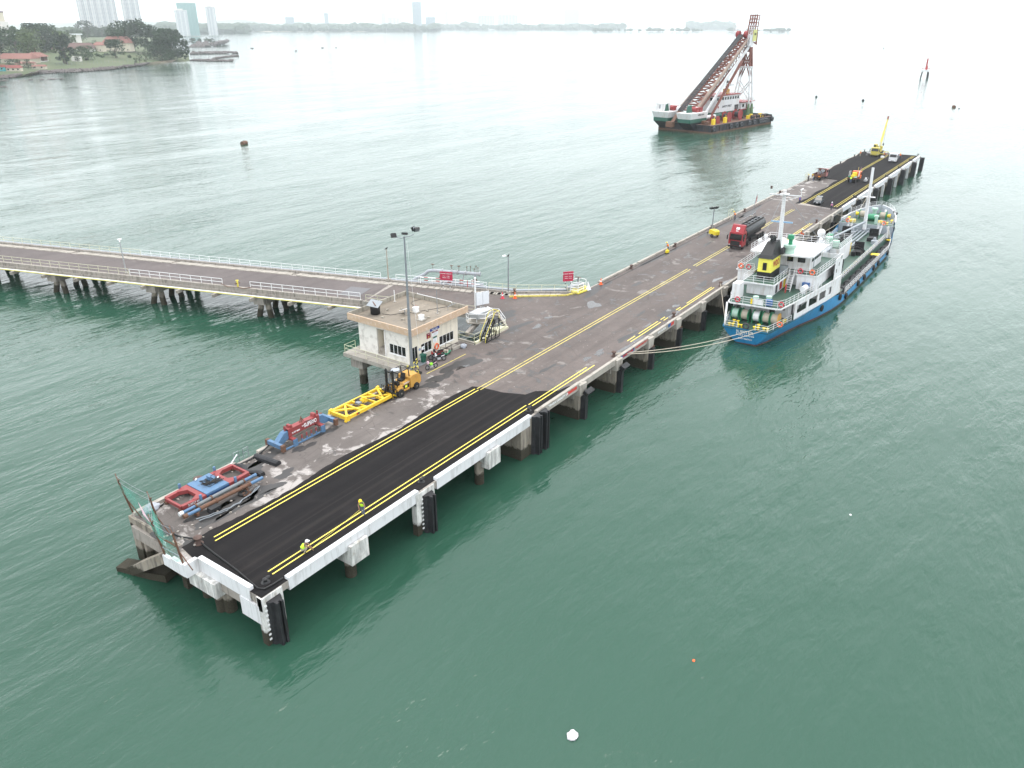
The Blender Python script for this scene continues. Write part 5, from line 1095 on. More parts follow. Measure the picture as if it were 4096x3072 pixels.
# rails of the superstructure
def srail(pts, h=1.0, step=1.4, rails=(1,.66,.33)): 
    a = SB('railing', m_sw, (pts[0][0]-.03,pts[0][0]+.03,pts[0][1]-.03,pts[0][1]+.03,pts[0][2],pts[0][2]+h))
    railing('railing', pts, a, m_sw, h, rails, step, .028, .035)
hz_ = lambda xs, s_, z, i=.12: [(x,s_*(hb(x)-i),z) for x in xs]
srail(hz_([16,12,8,4.2],-1,5.21)+[(2.85,-3.3,5.21),(2.75,0,5.21),(2.85,3.3,5.21)]+hz_([4.2,8,12],1,5.21))
srail([(14.5,-1.2,7.21),(7.15,-1.2,7.21),(7.15,3.35,7.21),(12,3.35,7.21)])
srail([(13.35,-2.5,7.56),(13.35,-5.45,7.56),(24.8,-5.85,7.56)]); srail([(12.15,3.5,7.56),(12.15,6.05,7.56),(20.6,6.1,7.56)])
srail([(13.5,-4.4,10.3),(22.2,-4.45,10.3),(22.2,4.65,10.3),(13.5,4.65,10.3)])
srail([(6.5,-4.35,2.35),(3,-3.75,2.35),(.0,-3.1,2.35),(-.1,-1.4,2.35)]); srail([(-.1,1.2,2.35),(.0,3.1,2.35),(4,3.95,2.35)])
for s_ in (-1,1):
    srail([(25.5,s_*4.8,2.3),(67,s_*4.8,2.3)],1.0,1.15)
    srail([(28,s_*6.55,1.15),(61,s_*6.5,1.15),(66.5,s_*5.8,1.2)],1.0,1.15)
srail([(70.3,-5.0,3.9),(70.3,-2.2,3.9)]); srail([(70.3,2.2,3.9),(70.3,5.0,3.9)]); srail(hz_([71,73.6],-1,3.9,.3)); srail(hz_([71,73.6],1,3.9,.3))
srail([(76,4.4,4.85),(79.5,3.3,5.15),(82.1,2.0,5.35),(83.7,0,5.5),(82.1,-2.0,5.35),(79.5,-3.3,5.15),(76,-4.4,4.85)],.9,1.5)
# stairs
def stairs(p, q, w, mat, k=8):
    p, q = Vector(p), Vector(q); d = Vector((q.x-p.x,q.y-p.y,0)).normalized(); n_ = Vector((-d.y,d.x,0))*w/2; mb = MB()
    for s_ in (-1,1): mb.beam(p+n_*s_,q+n_*s_,.06,.16); mb.tube([p+n_*s_+Vector((0,0,.9)),q+n_*s_+Vector((0,0,.9))],.03,4); mb.tube([p+n_*s_,p+n_*s_+Vector((0,0,.9))],.03,4); mb.tube([q+n_*s_,q+n_*s_+Vector((0,0,.9))],.03,4)
    for i in range(1,k): c = p.lerp(q,i/k); mb.beam(c-n_,c+n_,.2,.04)
    return mb
stairs((11.4,-2.0,5.2),(13.4,-1.9,7.5),.7,m_sw).build('stairs', m_sw, ship)
stairs((27.3,-3.4,2.3),(25.1,-3.4,5.0),.7,m_sw).build('stairs', m_sw, ship); stairs((68.0,-2.9,2.3),(70.2,-2.9,3.9),.7,m_sw).build('stairs', m_sw, ship); stairs((68.0,2.9,2.3),(70.2,2.9,3.9),.7,m_sw).build('stairs', m_sw, ship)
# roof gear and masts
MB().lathe([(.75,10.3),(.75,11.2),(.95,11.2),(.95,11.6),(.3,11.6)],(14.2,-.9,0),16).build('vent_head', m_pgrn, ship, True); MB().lathe([(.3,11.6),(.3,12.3),(.5,12.5),(.45,13.0),(.1,13.1)],(14.3,-.9,0),12).build('vent_cowl', m_sgrn, ship, True)
MB().cyl((20.5,-3.6,10.3),(20.5,-3.6,11.8),.16,.2,n=8).box(20.1,20.9,-4.0,-3.2,11.75,11.85).build('dome_stand', m_sw, ship); MB().sph((20.5,-3.6,12.35),.6,14,9).build('satellite_dome', m_sw, ship, True)
for x, y, r_ in ((15.0,3.9,.35),(18.6,4.2,.3),(19.6,-3.9,.3)): MB().cyl((x,y,10.3),(x,y,11.3),.07,n=6).sph((x,y,11.5),r_,10,7).build('aerial', m_sw, ship, True)
mx, my = 14.6, .8
zt = rowz(SHX+mx+.2, SHY+my+.6, 759)
MB().cyl((mx,my,10.3),(mx,my,zt),.36,.24,n=10).build('main_mast', m_sw, ship, True)
lad = MB()
for k in range(int((zt-10.6)/.35)): lad.torus((mx-.42,my,10.6+.35*k),(0,0,1),.18,.02,8,4)
lad.build('mast_ladder', m_sw, ship)
MB().beam((mx,my-1.6,13.6+(zt-10)*.12),(mx,my+1.6,13.6+(zt-10)*.12),.16,.2).build('radar_scanner', M('radar_blue',(.25,.42,.6),.4), ship)
MB().box(mx-.1,mx+1.3,my-.5,my+.5,12.0,12.1).beam((mx+.2,my,11.0),(mx+1.2,my,12.0),.1).build('radar_platform', m_sw, ship)
mb = MB(); mb.beam((mx,my-2.4,zt-.7),(mx,my+2.2,zt-.7),.14,.14); mb.beam((mx,my-2.4,zt-.7),(mx,my,zt-1.5),.08); mb.box(mx-.5,mx+.5,my-.6,my+.6,zt-.62,zt-.5); mb.cyl((mx,my-2.4,zt-.7),(mx,my-2.4,zt+.2),.04,n=5); mb.beam((mx-.4,my-2.4,zt+.2),(mx+.6,my-2.4,zt+.3),.2,.08); mb.cyl((mx,my+1.2,zt-.6),(mx,my+1.2,zt+.9),.03,n=5)
mb.build('mast_yard', m_sw, ship)
for y_, z_ in ((my+2.0,zt+.3),(my+.7,zt-.3)): MB().cyl((mx,y_,z_-.2),(mx,y_,z_+.2),.16,n=8).build('mast_lamp', m_bolr, ship)
fx, fy = 69.3, 0.0; zf = rowz(SHX+fx, SHY+fy+.5, 671)
MB().cyl((fx,fy,3.0),(fx,fy,zf),.38,.26,n=10).box(fx-.3,fx+.3,-1.2,1.2,zf*.62,zf*.62+.12).build('fore_mast', m_sw, ship, True)
lad = MB()
for k in range(int((zf-4.4)/.4)): lad.torus((fx-.42,fy,4.4+.4*k),(0,0,1),.18,.02,8,4)
lad.build('mast_ladder', m_sw, ship)
for a, b in (((mx,my,zt-.4),(7.5,3.2,8.2)),((mx,my,zt-.4),(24,-4.5,8.3)),((mx,my,zt-.4),(24,4.5,8.3)),((fx,0,zf*.7),(75,4,4.2)),((fx,0,zf*.7),(75,-4,4.2))): MB().tube([a,b],.02,4).build('stay_wire', m_sgrey, ship)
MB().cyl((fx-.5,0,4.6),(46.5,.6,6.0),.22,.16,n=10).build('derrick_boom', m_sgrey, ship, True)
# poop deck gear
SB('locker', m_sw, (4.6,6.4,2.9,4.0,5.21,7.4)); SB('locker', m_pblue, (3.0,3.5,-2.4,-1.5,5.3,6.15)); SB('tarpaulin', m_pblue, (12.9,13.6,-4.6,-3.6,5.6,6.4)); SB('side_board', m_sw, (2.68,2.74,-1.3,.2,5.35,6.1)); SB('side_board', m_syw, (2.68,2.74,.25,.5,5.35,6.1))
MB().cyl((11.2,-4.2,5.9),(12.6,-4.3,5.9),.42,n=14).build('life_raft', m_sw, ship, True); SB('raft_cradle', m_sw, (11.4,11.55,-4.55,-3.9,5.21,5.55),(12.2,12.35,-4.55,-3.9,5.21,5.55))
for x, y in ((4.3,.3),(5.2,-1.3)): MB().lathe([(.3,5.21),(.3,5.7),(.42,5.75),(.42,6.05),(.1,6.15)],(x,y,0),12).build('vent_head', m_pgrn, ship, True)
MB().prism([(10.1,5.3),(10.6,5.35),(10.65,6.6),(10.05,6.55)],-2.06,-2.0,'y').build('hung_coverall', m_red, ship)
# mooring deck: rope drums in frames, bitts
for k, (y, mm) in enumerate(((2.75,m_pgrn),(1.35,m_rope),(-.35,m_sw),(-1.75,m_rope),(-2.95,m_rope))):
    w_ = SB('rope_winch', m_sgrn, (3.1,4.3,y-.62,y-.52,2.35,3.2),(3.1,4.3,y+.52,y+.62,2.35,3.2))
    MB().cyl((3.7,y-.46,3.35),(3.7,y+.46,3.35),.72,n=16).build('rope_drum', mm, w_, True)
    for s_ in (-1,1): MB().cyl((3.7,y+s_*.5-.03,3.35),(3.7,y+s_*.5+.03,3.35),.92,n=18).build('drum_flange', m_sgrn if k < 4 or s_ > 0 else m_fork, w_)
for x, y in ((.7,2.6),(.7,2.1),(.7,1.3),(.7,.8),(.8,-1.0),(.8,-1.5),(.9,-2.3),(.9,-2.8),(2.2,1.9),(2.0,-1.2),(5.4,-3.6),(5.9,-3.7),(2.3,2.5)):
    MB().lathe([(.14,2.34),(.14,2.65),(.24,2.68),(.24,2.76)],(x,y,0),10).build('bitt', m_syw, ship, True)
MB().torus((.35,.1,2.75),(1,0,0),.4,.13,14,7).build('stern_roller', m_sdark, ship, True)
SB('fire_box', m_red, (7.3,7.55,-.6,.2,3.9,4.3))
# trunk deck: tank hatches, pump house, pipes, hose crane
def hatch(x, y):
    h_ = SB('tank_hatch', m_black, (x-1.0,x+1.0,y-.8,y+.8,2.3,3.0)); SB_ = MB().box(x+.95,x+1.03,y-.85,y+.85,3.02,4.5); SB_.box(x+.9,x+.95,y-.05,y+.05,3.02,4.5).box(x+.9,x+.95,y-.85,y+.85,3.7,3.78); SB_.build('hatch_lid', m_black, h_); MB().box(x-.85,x+.85,y-.65,y+.65,3.001,3.006).build('opening', m_sdark, h_)
for x, y in ((36,-3.0),(50.4,-3.1),(62.8,-3.0),(62.8,2.2)): hatch(x,y)
SB('pump_house', m_sw, (41.2,50.0,-2.0,2.2,2.301,5.1)); SB('door', m_syw, (49.2,49.6,-2.05,-2.001,2.4,4.6)); SB('pump_house_top', m_sdeck, (41.3,49.9,-1.9,2.1,5.102,5.11)); SB('hatch_plate', m_sgrey, (41.15,41.199,-1.2,-.2,3.4,4.4))
srail([(41.3,-1.9,5.1),(49.8,-1.9,5.1),(49.8,2.1,5.1),(41.3,2.1,5.1),(41.3,-1.9,5.1)])
srail([(27,.8,5.4),(41.2,.8,5.4)]); srail([(27,-.6,5.4),(41.2,-.6,5.4)]); SB('catwalk', m_sgrey, (25,41.2,-.7,.9,5.3,5.4)); 
for x in (29,33,37,40): SB('catwalk_post', m_sgrey, (x,x+.15,-.6,-.45,2.3,5.3),(x,x+.15,.65,.8,2.3,5.3))
for x, y, mm in ((43,-.8,m_pgrn),(45.5,1.0,m_pgrn)): MB().lathe([(.5,5.11),(.5,5.8),(.65,5.85),(.6,6.2),(.1,6.3)],(x,y,0),12).build('vent_head', mm, ship, True)
for x in (47.2,48.4): MB().torus((x,-.4,5.25),(0,0,1),.4,.15,14,6).build('spare_tyre', m_tyre, ship, True)
for y in (-.9,-.2,.5,1.2): MB().cyl((51,y,2.75),(69,y,2.75),.14,n=8).build('cargo_pipe', m_sgrey, ship, True)
for y in (1.6,2.4): MB().cyl((26,y,2.75),(60,y,2.75),.16,n=8).build('cargo_pipe', m_sgrey, ship, True)
MB().cyl((52,-2.2,3.0),(52,3.5,3.0),.13,n=8).cyl((54,-2.2,3.0),(54,3.5,3.0),.13,n=8).build('cross_pipe', m_sgrey, ship, True)
for x, y in ((66.5,-2.4),(60,-4.0),(59,2.7),(66,1.5)): MB().lathe([(.62,2.3),(.62,3.0),(.3,3.15),(.2,3.6),(.05,3.65)],(x,y,0),14).build('tank_dome', m_sgrey, ship, True)
MB().tube([(67.5,-1.6,2.4),(67.5,-1.6,3.5),(67.5,-.8,3.6),(67.5,-.8,2.4)],.12,7).tube([(67.5,.7,2.4),(67.5,.7,3.6),(67.5,1.6,3.6),(67.5,1.6,2.4)],.12,7).build('vent_loop', m_sgrey, ship, True)
MB().cyl((52.5,2.6,2.3),(52.5,2.6,4.6),.3,n=10).beam((52.5,2.6,4.6),(45.8,1.5,5.6),.45,.5).box(51.8,53.2,2.1,3.1,4.2,5.1).build('hose_crane', m_sgrn, ship)
MB().tube([(50,-2.1,3.6),(51.0,-2.6,4.0),(52.0,-3.4,3.4),(52.4,-4.0,2.5)],.12,8).tube([(49.5,-2.1,3.4),(50.2,-3.0,3.8),(50.8,-3.8,3.2),(51,-4.2,2.5)],.12,8).build('cargo_hose', m_hose, ship, True)
SB('bin', m_black, (48.6,49.3,-3.1,-2.4,2.31,3.1)); SB('grating', m_syw, (52.6,54.0,-6.4,-5.0,1.9,2.0)); SB('grating', m_syw, (66.0,66.7,-5.8,-5.0,1.9,2.0))
for k in range(9):
    x = 29+3.9*k
    for s_ in (-1,1): MB().torus((x,s_*5.7,1.45),(1,0,0),.45,.14,14,6).build('side_frame', m_sdark, ship)
for s_ in (-1,1): MB().cyl((26.5,s_*5.75,1.3),(62,s_*5.6,1.3),.2,n=8).build('side_pipe', m_sdark, ship)
SB('raised_gangway', m_sw, (66.2,66.4,-5.2,-4.9,2.3,4.6)); MB().beam((66.3,-4.9,4.4),(67.5,-5.6,1.4),.5,.12).build('gangway', m_sw, ship)
# forecastle gear
for s_ in (-1,1):
    w_ = MB().box(75.4,76.6,s_*2.0-.75,s_*2.0-.65,3.9,4.9).box(75.4,76.6,s_*2.0+.65,s_*2.0+.75,3.9,4.9).build('windlass', m_sgrn, ship)
    MB().cyl((76,s_*2.0-.6,4.8),(76,s_*2.0+.6,4.8),.65,n=14).build('rope_drum', m_rope, w_, True); MB().cyl((76,s_*2.0+s_*.8,4.8),(76,s_*2.0+s_*1.4,4.8),.3,.42,n=10).build('warping_head', m_syw, w_, True)
    for q in (-1,1): MB().cyl((76,s_*2.0+q*.62-.03,4.8),(76,s_*2.0+q*.62+.03,4.8),.95,n=16).build('drum_flange', m_sgrn, w_)
MB().box(74.6,76.4,-.7,.7,3.9,4.9).cyl((74.3,-1.1,4.6),(74.3,1.1,4.6),.6,n=14).build('windlass_motor', m_sgrn, ship)
MB().lathe([(.4,3.9),(.4,5.2),(.65,5.3),(.65,5.7),(.2,5.8)],(78.8,.3,0),12).build('vent_head', m_pgrn, ship, True); MB().lathe([(.3,3.9),(.3,5.2),(.5,5.3),(.45,5.6),(.1,5.7)],(71.5,-1.6,0),12).build('vent_head', m_pgrn, ship, True)
MB().tube([(79.0,-1.9,3.9),(79.0,-1.9,5.0),(78.6,-1.9,5.4),(78.2,-1.9,5.1)],.18,8).build('gooseneck_vent', m_sw, ship, True)
for x, y in ((73.5,-4.2),(74.1,-4.2),(73.5,4.2),(74.1,4.2),(71.4,3.5),(71.4,-3.8)): MB().lathe([(.15,3.9),(.15,4.3),(.26,4.33),(.26,4.42)],(x,y,0),10).build('bitt', m_syw, ship, True)
SB('chest', m_syw, (71.0,72.0,2.4,3.4,3.9,4.4),(72.6,73.4,-2.6,-1.8,3.9,4.3))
MB().cyl((78.8,-3.5,5.2),(79.4,-4.0,4.7),.28,n=10).build('anchor_pocket', m_black, ship)
# lettering on the transom
tn = Vector((-.9,0,-2.2)).normalized()
def tr(z): return -.3 + (2.55-z)/2.27*.9 - .05
letter('JUPITER', .72, m_text, ship, (tr(2.0)-.03,0,2.0), (0,-1,0), (-.37,0,1), .02)
letter('PORT KLANG', .42, m_text, ship, (tr(1.45)-.03,0,1.45), (0,-1,0), (-.37,0,1), .014); letter('IMO 9067611', .36, m_text, ship, (tr(.85)-.03,0,.85), (0,-1,0), (-.37,0,1), .012)
# hung on the ship: tyres, life rings
for lab, x, z in (('black tyre fender on the blue tanker side under the poop gallery',17.2,1.6),('big black tyre fender at the aft end of the tanker side walkway',24.6,1.5),('black tyre fender low on the tanker side just ahead of the big one',28.0,.8),('black tyre fender on the tanker side abreast of the aftmost hatch',36.0,.9),('black tyre fender on the tanker side next ahead of the aftmost hatch',40.3,.9),('black tyre fender on the tanker side abreast of the pump house',47.4,.9),('black tyre fender on the tanker side abreast of the yellow grating',51.2,.9),('black tyre fender on the tanker side abreast of the grey tank dome',59.5,1.0),('black tyre fender on the tanker bow flare',72.0,3.0)):
    y = -(interp(x,2)+(hb(x)-interp(x,2))*.6)-.18
    t_ = thing('tyre_fender', lab, 'tyre', (0,0,0)); MB().torus((0,0,0),(0,1,0),.38,.17,18,8).build('tyre', m_tyre, t_, True); MB().tube([(0,.0,.5),(0,.12,1.0),(0,.16,1.5)],.03,4).build('hanging_rope', m_rope, t_); on_ship(t_,x,y,z)
m_ringr = M('life_ring_red',(.50,.03,.05),.5,var=.05)
for lab, x, y, z, ax, mm in (('dark red life ring on the port side rear bridge rail of the tanker',12.1,4.3,8.05,'x',m_ringr),('orange life ring on the port wing rear rail of the tanker',12.1,5.5,8.05,'x',m_orange),('dark red life ring on the starboard rear bridge rail of the tanker',13.28,-3.1,8.05,'x',m_ringr),('orange life ring on the starboard corner bridge rail of the tanker',13.28,-4.8,8.05,'x',m_orange),('dark red life ring on the port aft poop rail of the tanker',2.72,2.4,5.75,'x',m_ringr),('dark red life ring on the starboard quarter poop rail of the tanker',3.2,-3.7,5.75,'x',m_ringr),('orange life ring on the mooring deck rail of the tanker',3.0,-3.85,2.9,'x',m_orange),('orange life ring on the port forecastle rail of the tanker',70.2,3.6,4.4,'x',m_orange),('orange life ring on the starboard forecastle rail of the tanker',70.2,-3.4,4.4,'x',m_orange)):
    t_ = thing('life_ring', lab, 'life ring'); MB().torus((0,0,0),(1,0,0),.33,.1,16,7).build('ring', mm, t_, True)
    for k in range(4): a = k*1.571+.78; MB().torus((0,.33*math.cos(a),.33*math.sin(a)),(0,-math.sin(a),math.cos(a)),.105,.02,8,4).build('band', m_white, t_)
    on_ship(t_,x-.1,y,z)
# mooring lines
def wp(x, y, z): return SM @ Vector((x,y,z))
for lab, a, b, d in (('pale stern mooring line from the tanker to the brown bollard',wp(.2,-1.3,2.6),(53.9,.85,DZ+.4),.7),('second pale stern mooring line beside the first',wp(.3,-2.5,2.6),(53.8,.75,DZ+.35),.9),('greenish short mooring line down from the bollard by the tanker stern',wp(.1,2.9,2.6),(88.4,.8,DZ+.5),.1),('pale breast line sagging from the tanker forecastle to the jetty',wp(70.5,5.2,3.8),(121,.7,DZ+.3),1.0),('pale bow line from the tanker to the jetty edge',wp(74,4.8,4.7),(152,.4,DZ+.2),.3),('thin head line from the tanker bow to the far fenders',wp(79,3.5,5.1),(186,.2,DZ+.1),.6)):
    tag(MB().tube(sag(a,b,16,d),.05,5).build('mooring_line', m_rope), lab, 'rope')
# ------------------------------------------------------------------ sheerleg crane barge
m_bh = M('barge_hull_black', (.022,.024,.03), .6, var=.3, scale=.5, dirt=(.10,.05,.03), damt=.6, dscale=.35, streak=True)
m_brust = M('barge_rust', (.14,.07,.045), .75, var=.3, scale=.8, dirt=(.05,.03,.025), damt=.6, dscale=.5)
m_bgrn = M('barge_green', (.02,.10,.07), .5, var=.15, dirt=(.08,.08,.07), damt=.3, dscale=.4)
m_bwht = M('barge_white', (.66,.66,.67), .5, var=.05, dirt=(.40,.28,.18), damt=.45, dscale=.35, streak=True)
m_bred = M('crane_red_oxide', (.20,.065,.045), .6, var=.2, scale=.6, dirt=(.10,.05,.04), damt=.5, dscale=.4)
m_btube = M('crane_stained_tube', (.24,.18,.145), .6, var=.15, scale=.3, dirt=(.17,.07,.05), damt=.95, dscale=.11)
m_bwin = M('winch_red', (.26,.03,.03), .5, var=.2)
m_blk2 = M('grease_black_steel', (.03,.03,.034), .6, var=.3)
m_btyre = M('worn_grey_tyre', (.075,.078,.085), .8, var=.2)
BG = Vector((299.5, 87.5, 0)); BGA = R(-8)
bar = thing('crane_barge', 'black-hulled crane barge with white deckhouse and tall sheerleg boom', 'barge', BG, BGA)
BGM = Matrix.Translation(BG) @ Matrix.Rotation(BGA, 4, 'Z')
def bz_row(x, y, row): p = BGM @ Vector((x,y,0)); return rowz(p.x, p.y, row)
def BB(name, mat, *bs, parent=bar):
    mb = MB()
    for b in bs: mb.box(*b)
    return mb.build(name, mat, parent)
L_, W_ = 54.0, 26.0
BB('hull', m_bh, (0,L_,0,W_,-1.2,3.1)); BB('hull_foot', m_brust, (-.03,L_+.03,-.03,W_+.03,-1.1,.55)); BB('deck', m_brust, (.2,L_-.2,.2,W_-.2,3.101,3.16))
for i in range(19): BB('hull_rib', m_bh, (i*2.9+.6,i*2.9+.8,-.16,-.031,.56,3.1))
for i in range(9): BB('hull_rib', m_bh, (-.16,-.031,i*2.9+.9,i*2.9+1.1,.56,3.1))
BB('rubbing_strake', m_bh, (-.2,L_+.2,-.2,-.002,2.75,3.2),(-.2,-.002,0,W_,2.75,3.2)); BB('bulwark', m_bh, (L_-.2,L_,0,W_,3.17,3.9))
for k, x in enumerate((1.2,15.5,20.5,24.6,32,36.4,42,44.2,46,48,53.8)):
    t_ = thing('tyre_fender', 'large black tyre hanging on the crane barge side', 'tyre', BGM @ Vector((x,-.55,1.9)), BGA, 'tyres along the crane barge'); MB().torus((0,0,0),(0,1,0),.72,.34,16,7).build('tyre', m_btyre, t_, True); MB().tube([(0,.3,.8),(0,.45,1.3)],.05,4).build('hanging_chain', m_blk2, t_)
# bow sponsons
for y0, y1, x1 in ((7.5,13.5,8),(18.5,25.5,6)):
    MB().loft([[(0,y0+.5,.6),(x1,y0+.5,.6),(x1,y1-.5,.6),(0,y1-.5,.6)],[(-5,y0,3.9),(x1,y0,3.9),(x1,y1,3.9),(-5,y1,3.9)]]).build('sponson_keel', m_bh, bar)
    BB('sponson_band', m_bgrn, (-5.05,x1,y0-.05,y1+.05,3.901,5.4))
    MB().loft([[(-5.05,y0-.05,5.401),(x1,y0-.05,5.401),(x1,y1+.05,5.401),(-5.05,y1+.05,5.401)],[(-6,y0-.5,7.8),(x1+.5,y0-.5,7.8),(x1+.5,y1+.5,7.8),(-6,y1+.5,7.8)]]).build('sponson', m_bwht, bar)
    c = (y0+y1)/2
    MB().prism([(-3,7.81),(-2.4,10.4),(-.8,10.8),(.4,7.81)],c-.5,c+.5,'y').build('sheave_housing', m_bgrn, bar)
    for dx in (2.4,5): MB().cyl((dx,c-1.6,8.7),(dx,c+1.6,8.7),1.0,n=14).build('winch_drum', m_bwin, bar, True); BB('winch_frame', m_bwin, (dx-1,dx+1,c-2.0,c-1.65,7.81,9.6),(dx-1,dx+1,c+1.65,c+2.0,7.81,9.6))
BB('bow_house', m_bwht, (-4,1,21.6,25.2,7.801,11.0)); letter('1', 2.0, m_blk2, bar, (-4.05,23.4,9.5), (0,-1,0), (0,0,1), .1)
MB().beam((-7.5,15.4,3.0),(1,15.6,9.5),1.6,.15).build('bow_gangway', m_brust, bar); BB('gangway_basket', m_brust, (-8.6,-6.4,14,17,2.2,4.4))
letter('ARMADA 2018', .75, m_blk2, bar, (2.6,7.05,6.9), (1,0,0), (0,.1,1), .03)
# boom: two stained tubes, black middle truss, red lacing
zt1 = bz_row(44, 14, 150); zt2 = bz_row(50, 14, 58); zaf = bz_row(46, 11.5, 196)
fL, fR = Vector((4,18.8,8.2)), Vector((4,10.4,8.2)); tL, tR = Vector((45.5,15.6,zt1)), Vector((45.5,11.4,zt1))
for f_, t_ in ((fL,tL),(fR,tR)):
    MB().cyl(f_, t_, .85, .62, n=12).build('boom_tube', m_btube, bar, True)
    MB().sph(f_, 1.5, 10, 6).build('boom_foot', m_bwht, bar)
    o2 = Vector((2.5,0,-3.2)); MB().cyl(f_+o2*.3, t_+o2*.9, .5, .4, n=8).build('boom_lower_chord', m_bred, bar)
    for i in range(16):
        a, b = f_.lerp(t_,i/16), (f_+o2*.3).lerp(t_+o2*.9,(i+.5)/16); c = f_.lerp(t_,(i+1)/16)
        MB().tube([a,b,c],.2,5).build('boom_lacing', m_bred, bar)
for i in range(13):
    a, b = fL.lerp(tL,i/13), fR.lerp(tR,i/13); c, d = fL.lerp(tL,(i+1)/13), fR.lerp(tR,(i+1)/13)
    MB().tube([a,b],.36,5).build('boom_cross', m_bred, bar); MB().tube([a,d],.3,5).build('boom_cross', m_bred, bar)
    MB().tube([b,c],.3,5).build('boom_cross', m_bred, bar)
for k, (dy, r_) in enumerate(((-1.1,.24),(-.4,.2),(.35,.2),(1.1,.24))):
    MB().cyl(Vector((-1,15+dy,8.4)), Vector((43,14.3+dy*.8,zt1+1.2)), r_, n=6).build('luffing_wire_bank', m_blk2, bar)
for i in range(15):
    p = Vector((-1,15,8.4)).lerp(Vector((43,14.3,zt1+1.2)), i/15); MB().beam(p+Vector((0,-1.2,0)), p+Vector((0,1.2,0)),.2,.25).build('wire_spreader', m_blk2, bar)
# white girder under the near side tube
MB().loft([[(6.5,8.3,6),(7.2,8.3,5.2),(7.2,8.7,5.2),(6.5,8.7,6)],[(25,9.0,21.2),(26.4,9.0,20.2),(26.4,9.4,20.2),(25,9.4,21.2)],[(44.3,10.5,zt1-3.2),(45.2,10.5,zt1-4.2),(45.2,10.9,zt1-4.2),(44.3,10.9,zt1-3.2)]]).build('stay_girder', m_bwht, bar)
MB().loft([[(10,7.9,3.2),(11.2,7.9,3.2),(11.2,8.5,3.2),(10,8.5,3.2)],[(37,9.4,27),(39,9.4,27),(39,10,27),(37,10,27)]]).build('strut', m_bred, bar)
MB().box(27,29.5,7.8,9.6,17.2,17.9).build('girder_platform', m_bwht, bar)
# boom head
BB('head_platform', m_bwht, (43,47.5,10,18.5,zt1-3.5,zt1-3.1),(44.5,47.2,10.4,13.2,zt1-3.1,zt1+1.0))
for y in (10.4,18.0):
    mb = MB()
    for z in (zt1-1,zt1+1.2,zt1+3.2,zt1+5): mb.tube([(42.5,y,z),(47.5,y,z)],.12,4)
    for x in (42.5,44.2,45.9,47.5): mb.tube([(x,y,zt1-3.2),(x,y,zt1+5)],.12,4)
    mb.build('head_cage', m_bwht, bar)
for y in (12.6,16.4): MB().cyl((44.5,y-.7,zt1+1.2),(44.5,y+.7,zt1+1.2),1.5,n=14).build('head_sheave', m_bwin, bar, True)
BB('name_board', M('board_yellow',(.6,.6,.22),.5), (46.6,49.8,10.2,10.35,zt1-1.5,zt1+3.2)); letter('500', 1.3, m_blk2, bar, (48.2,10.15,zt1+1.4), (1,0,0), (0,0,1), .05)
zb_ = zt2-6.5
for x, y in ((45,12.2),(45,15.5),(48,12.2),(48,15.5)): MB().beam((x,y,zt1-1),(x+6.0,y,zb_),.45,.45).build('head_leg', m_bred, bar)
for i in range(4):
    f = i/4
    for y in (12.2,15.5): MB().tube([(45+6*f,y,zt1+(zb_-zt1)*f),(48+6*(f+.25),y,zt1+(zb_-zt1)*(f+.25))],.2,5).build('head_lacing', m_bred, bar)
    MB().tube([(45+6*f,12.2,zt1+(zb_-zt1)*f),(45+6*f+1.5,15.5,zt1+(zb_-zt1)*(f+.25))],.2,5).build('head_lacing', m_bred, bar)
for y in (12.2,13.3,14.4,15.5): MB().beam((51.3,y,zb_),(52.3,y,zt2),.5,.5).build('head_slat', m_bred, bar); MB().beam((53.6,y,zb_),(54.4,y,zt2),.3,.3).build('head_slat', m_bred, bar)
for i in range(5): BB('head_band', m_bred, (51.2+.2*i,51.5+.2*i,12.0,15.7,zb_+i*1.5,zb_+.45+i*1.5),(53.6+.15*i,53.9+.15*i,12.0,15.7,zb_+i*1.5,zb_+.25+i*1.5))
MB().prism([(53.8,zb_),(54.6,zb_-1),(54.8,zb_-6),(51.0,zt1-2),(50.2,zt1-1.5),(54.0,zb_-5)],12.2,12.6,'y').build('head_knee', m_bred, bar)
# A-frame
zw = 24.0
for s_, fy in ((-1,7.4),(1,15.6)):
    for dx in (-1.6,1.6):
        top = Vector((46+dx*.4,11.5+s_*1.3,zaf)); foot = Vector((46+dx,fy,8.6)); m0 = foot.lerp(top,(zw-8.6)/(zaf-8.6))
        MB().cyl((46+dx,fy,3.2),foot,1.2,.4,n=8).build('frame_foot', M('foot_green',(.10,.17,.08),.6), bar); MB().beam(foot,m0,.5,.5).build('frame_leg', m_bwht, bar); MB().beam(m0,top,.65,.65).build('frame_leg', m_bred, bar)
for f0, f1, mm in ((.05,.42,m_bwht),(.48,.93,m_bred)):
    for dx in (-1,1):
        a = lambda f, s_: Vector((46+dx*(1.6-.9*f), (7.4 if s_<0 else 15.6)+((11.5+s_*1.3)-(7.4 if s_<0 else 15.6))*f, 8.6+(zaf-8.6)*f))
        MB().beam(a(f0,-1),a(f1,1),.4,.4).build('frame_brace', mm, bar); MB().beam(a(f0,1),a(f1,-1),.4,.4).build('frame_brace', mm, bar)
BB('frame_tie', m_bwht, (44.6,47.4,8.9,14.1,zw-.4,zw+.4)); BB('frame_head', m_bred, (45,47,9.9,13.1,zaf-1.2,zaf+.8)); BB('frame_cap', m_bwht, (45.3,46.7,10.8,12.2,zaf+.8,zaf+3))
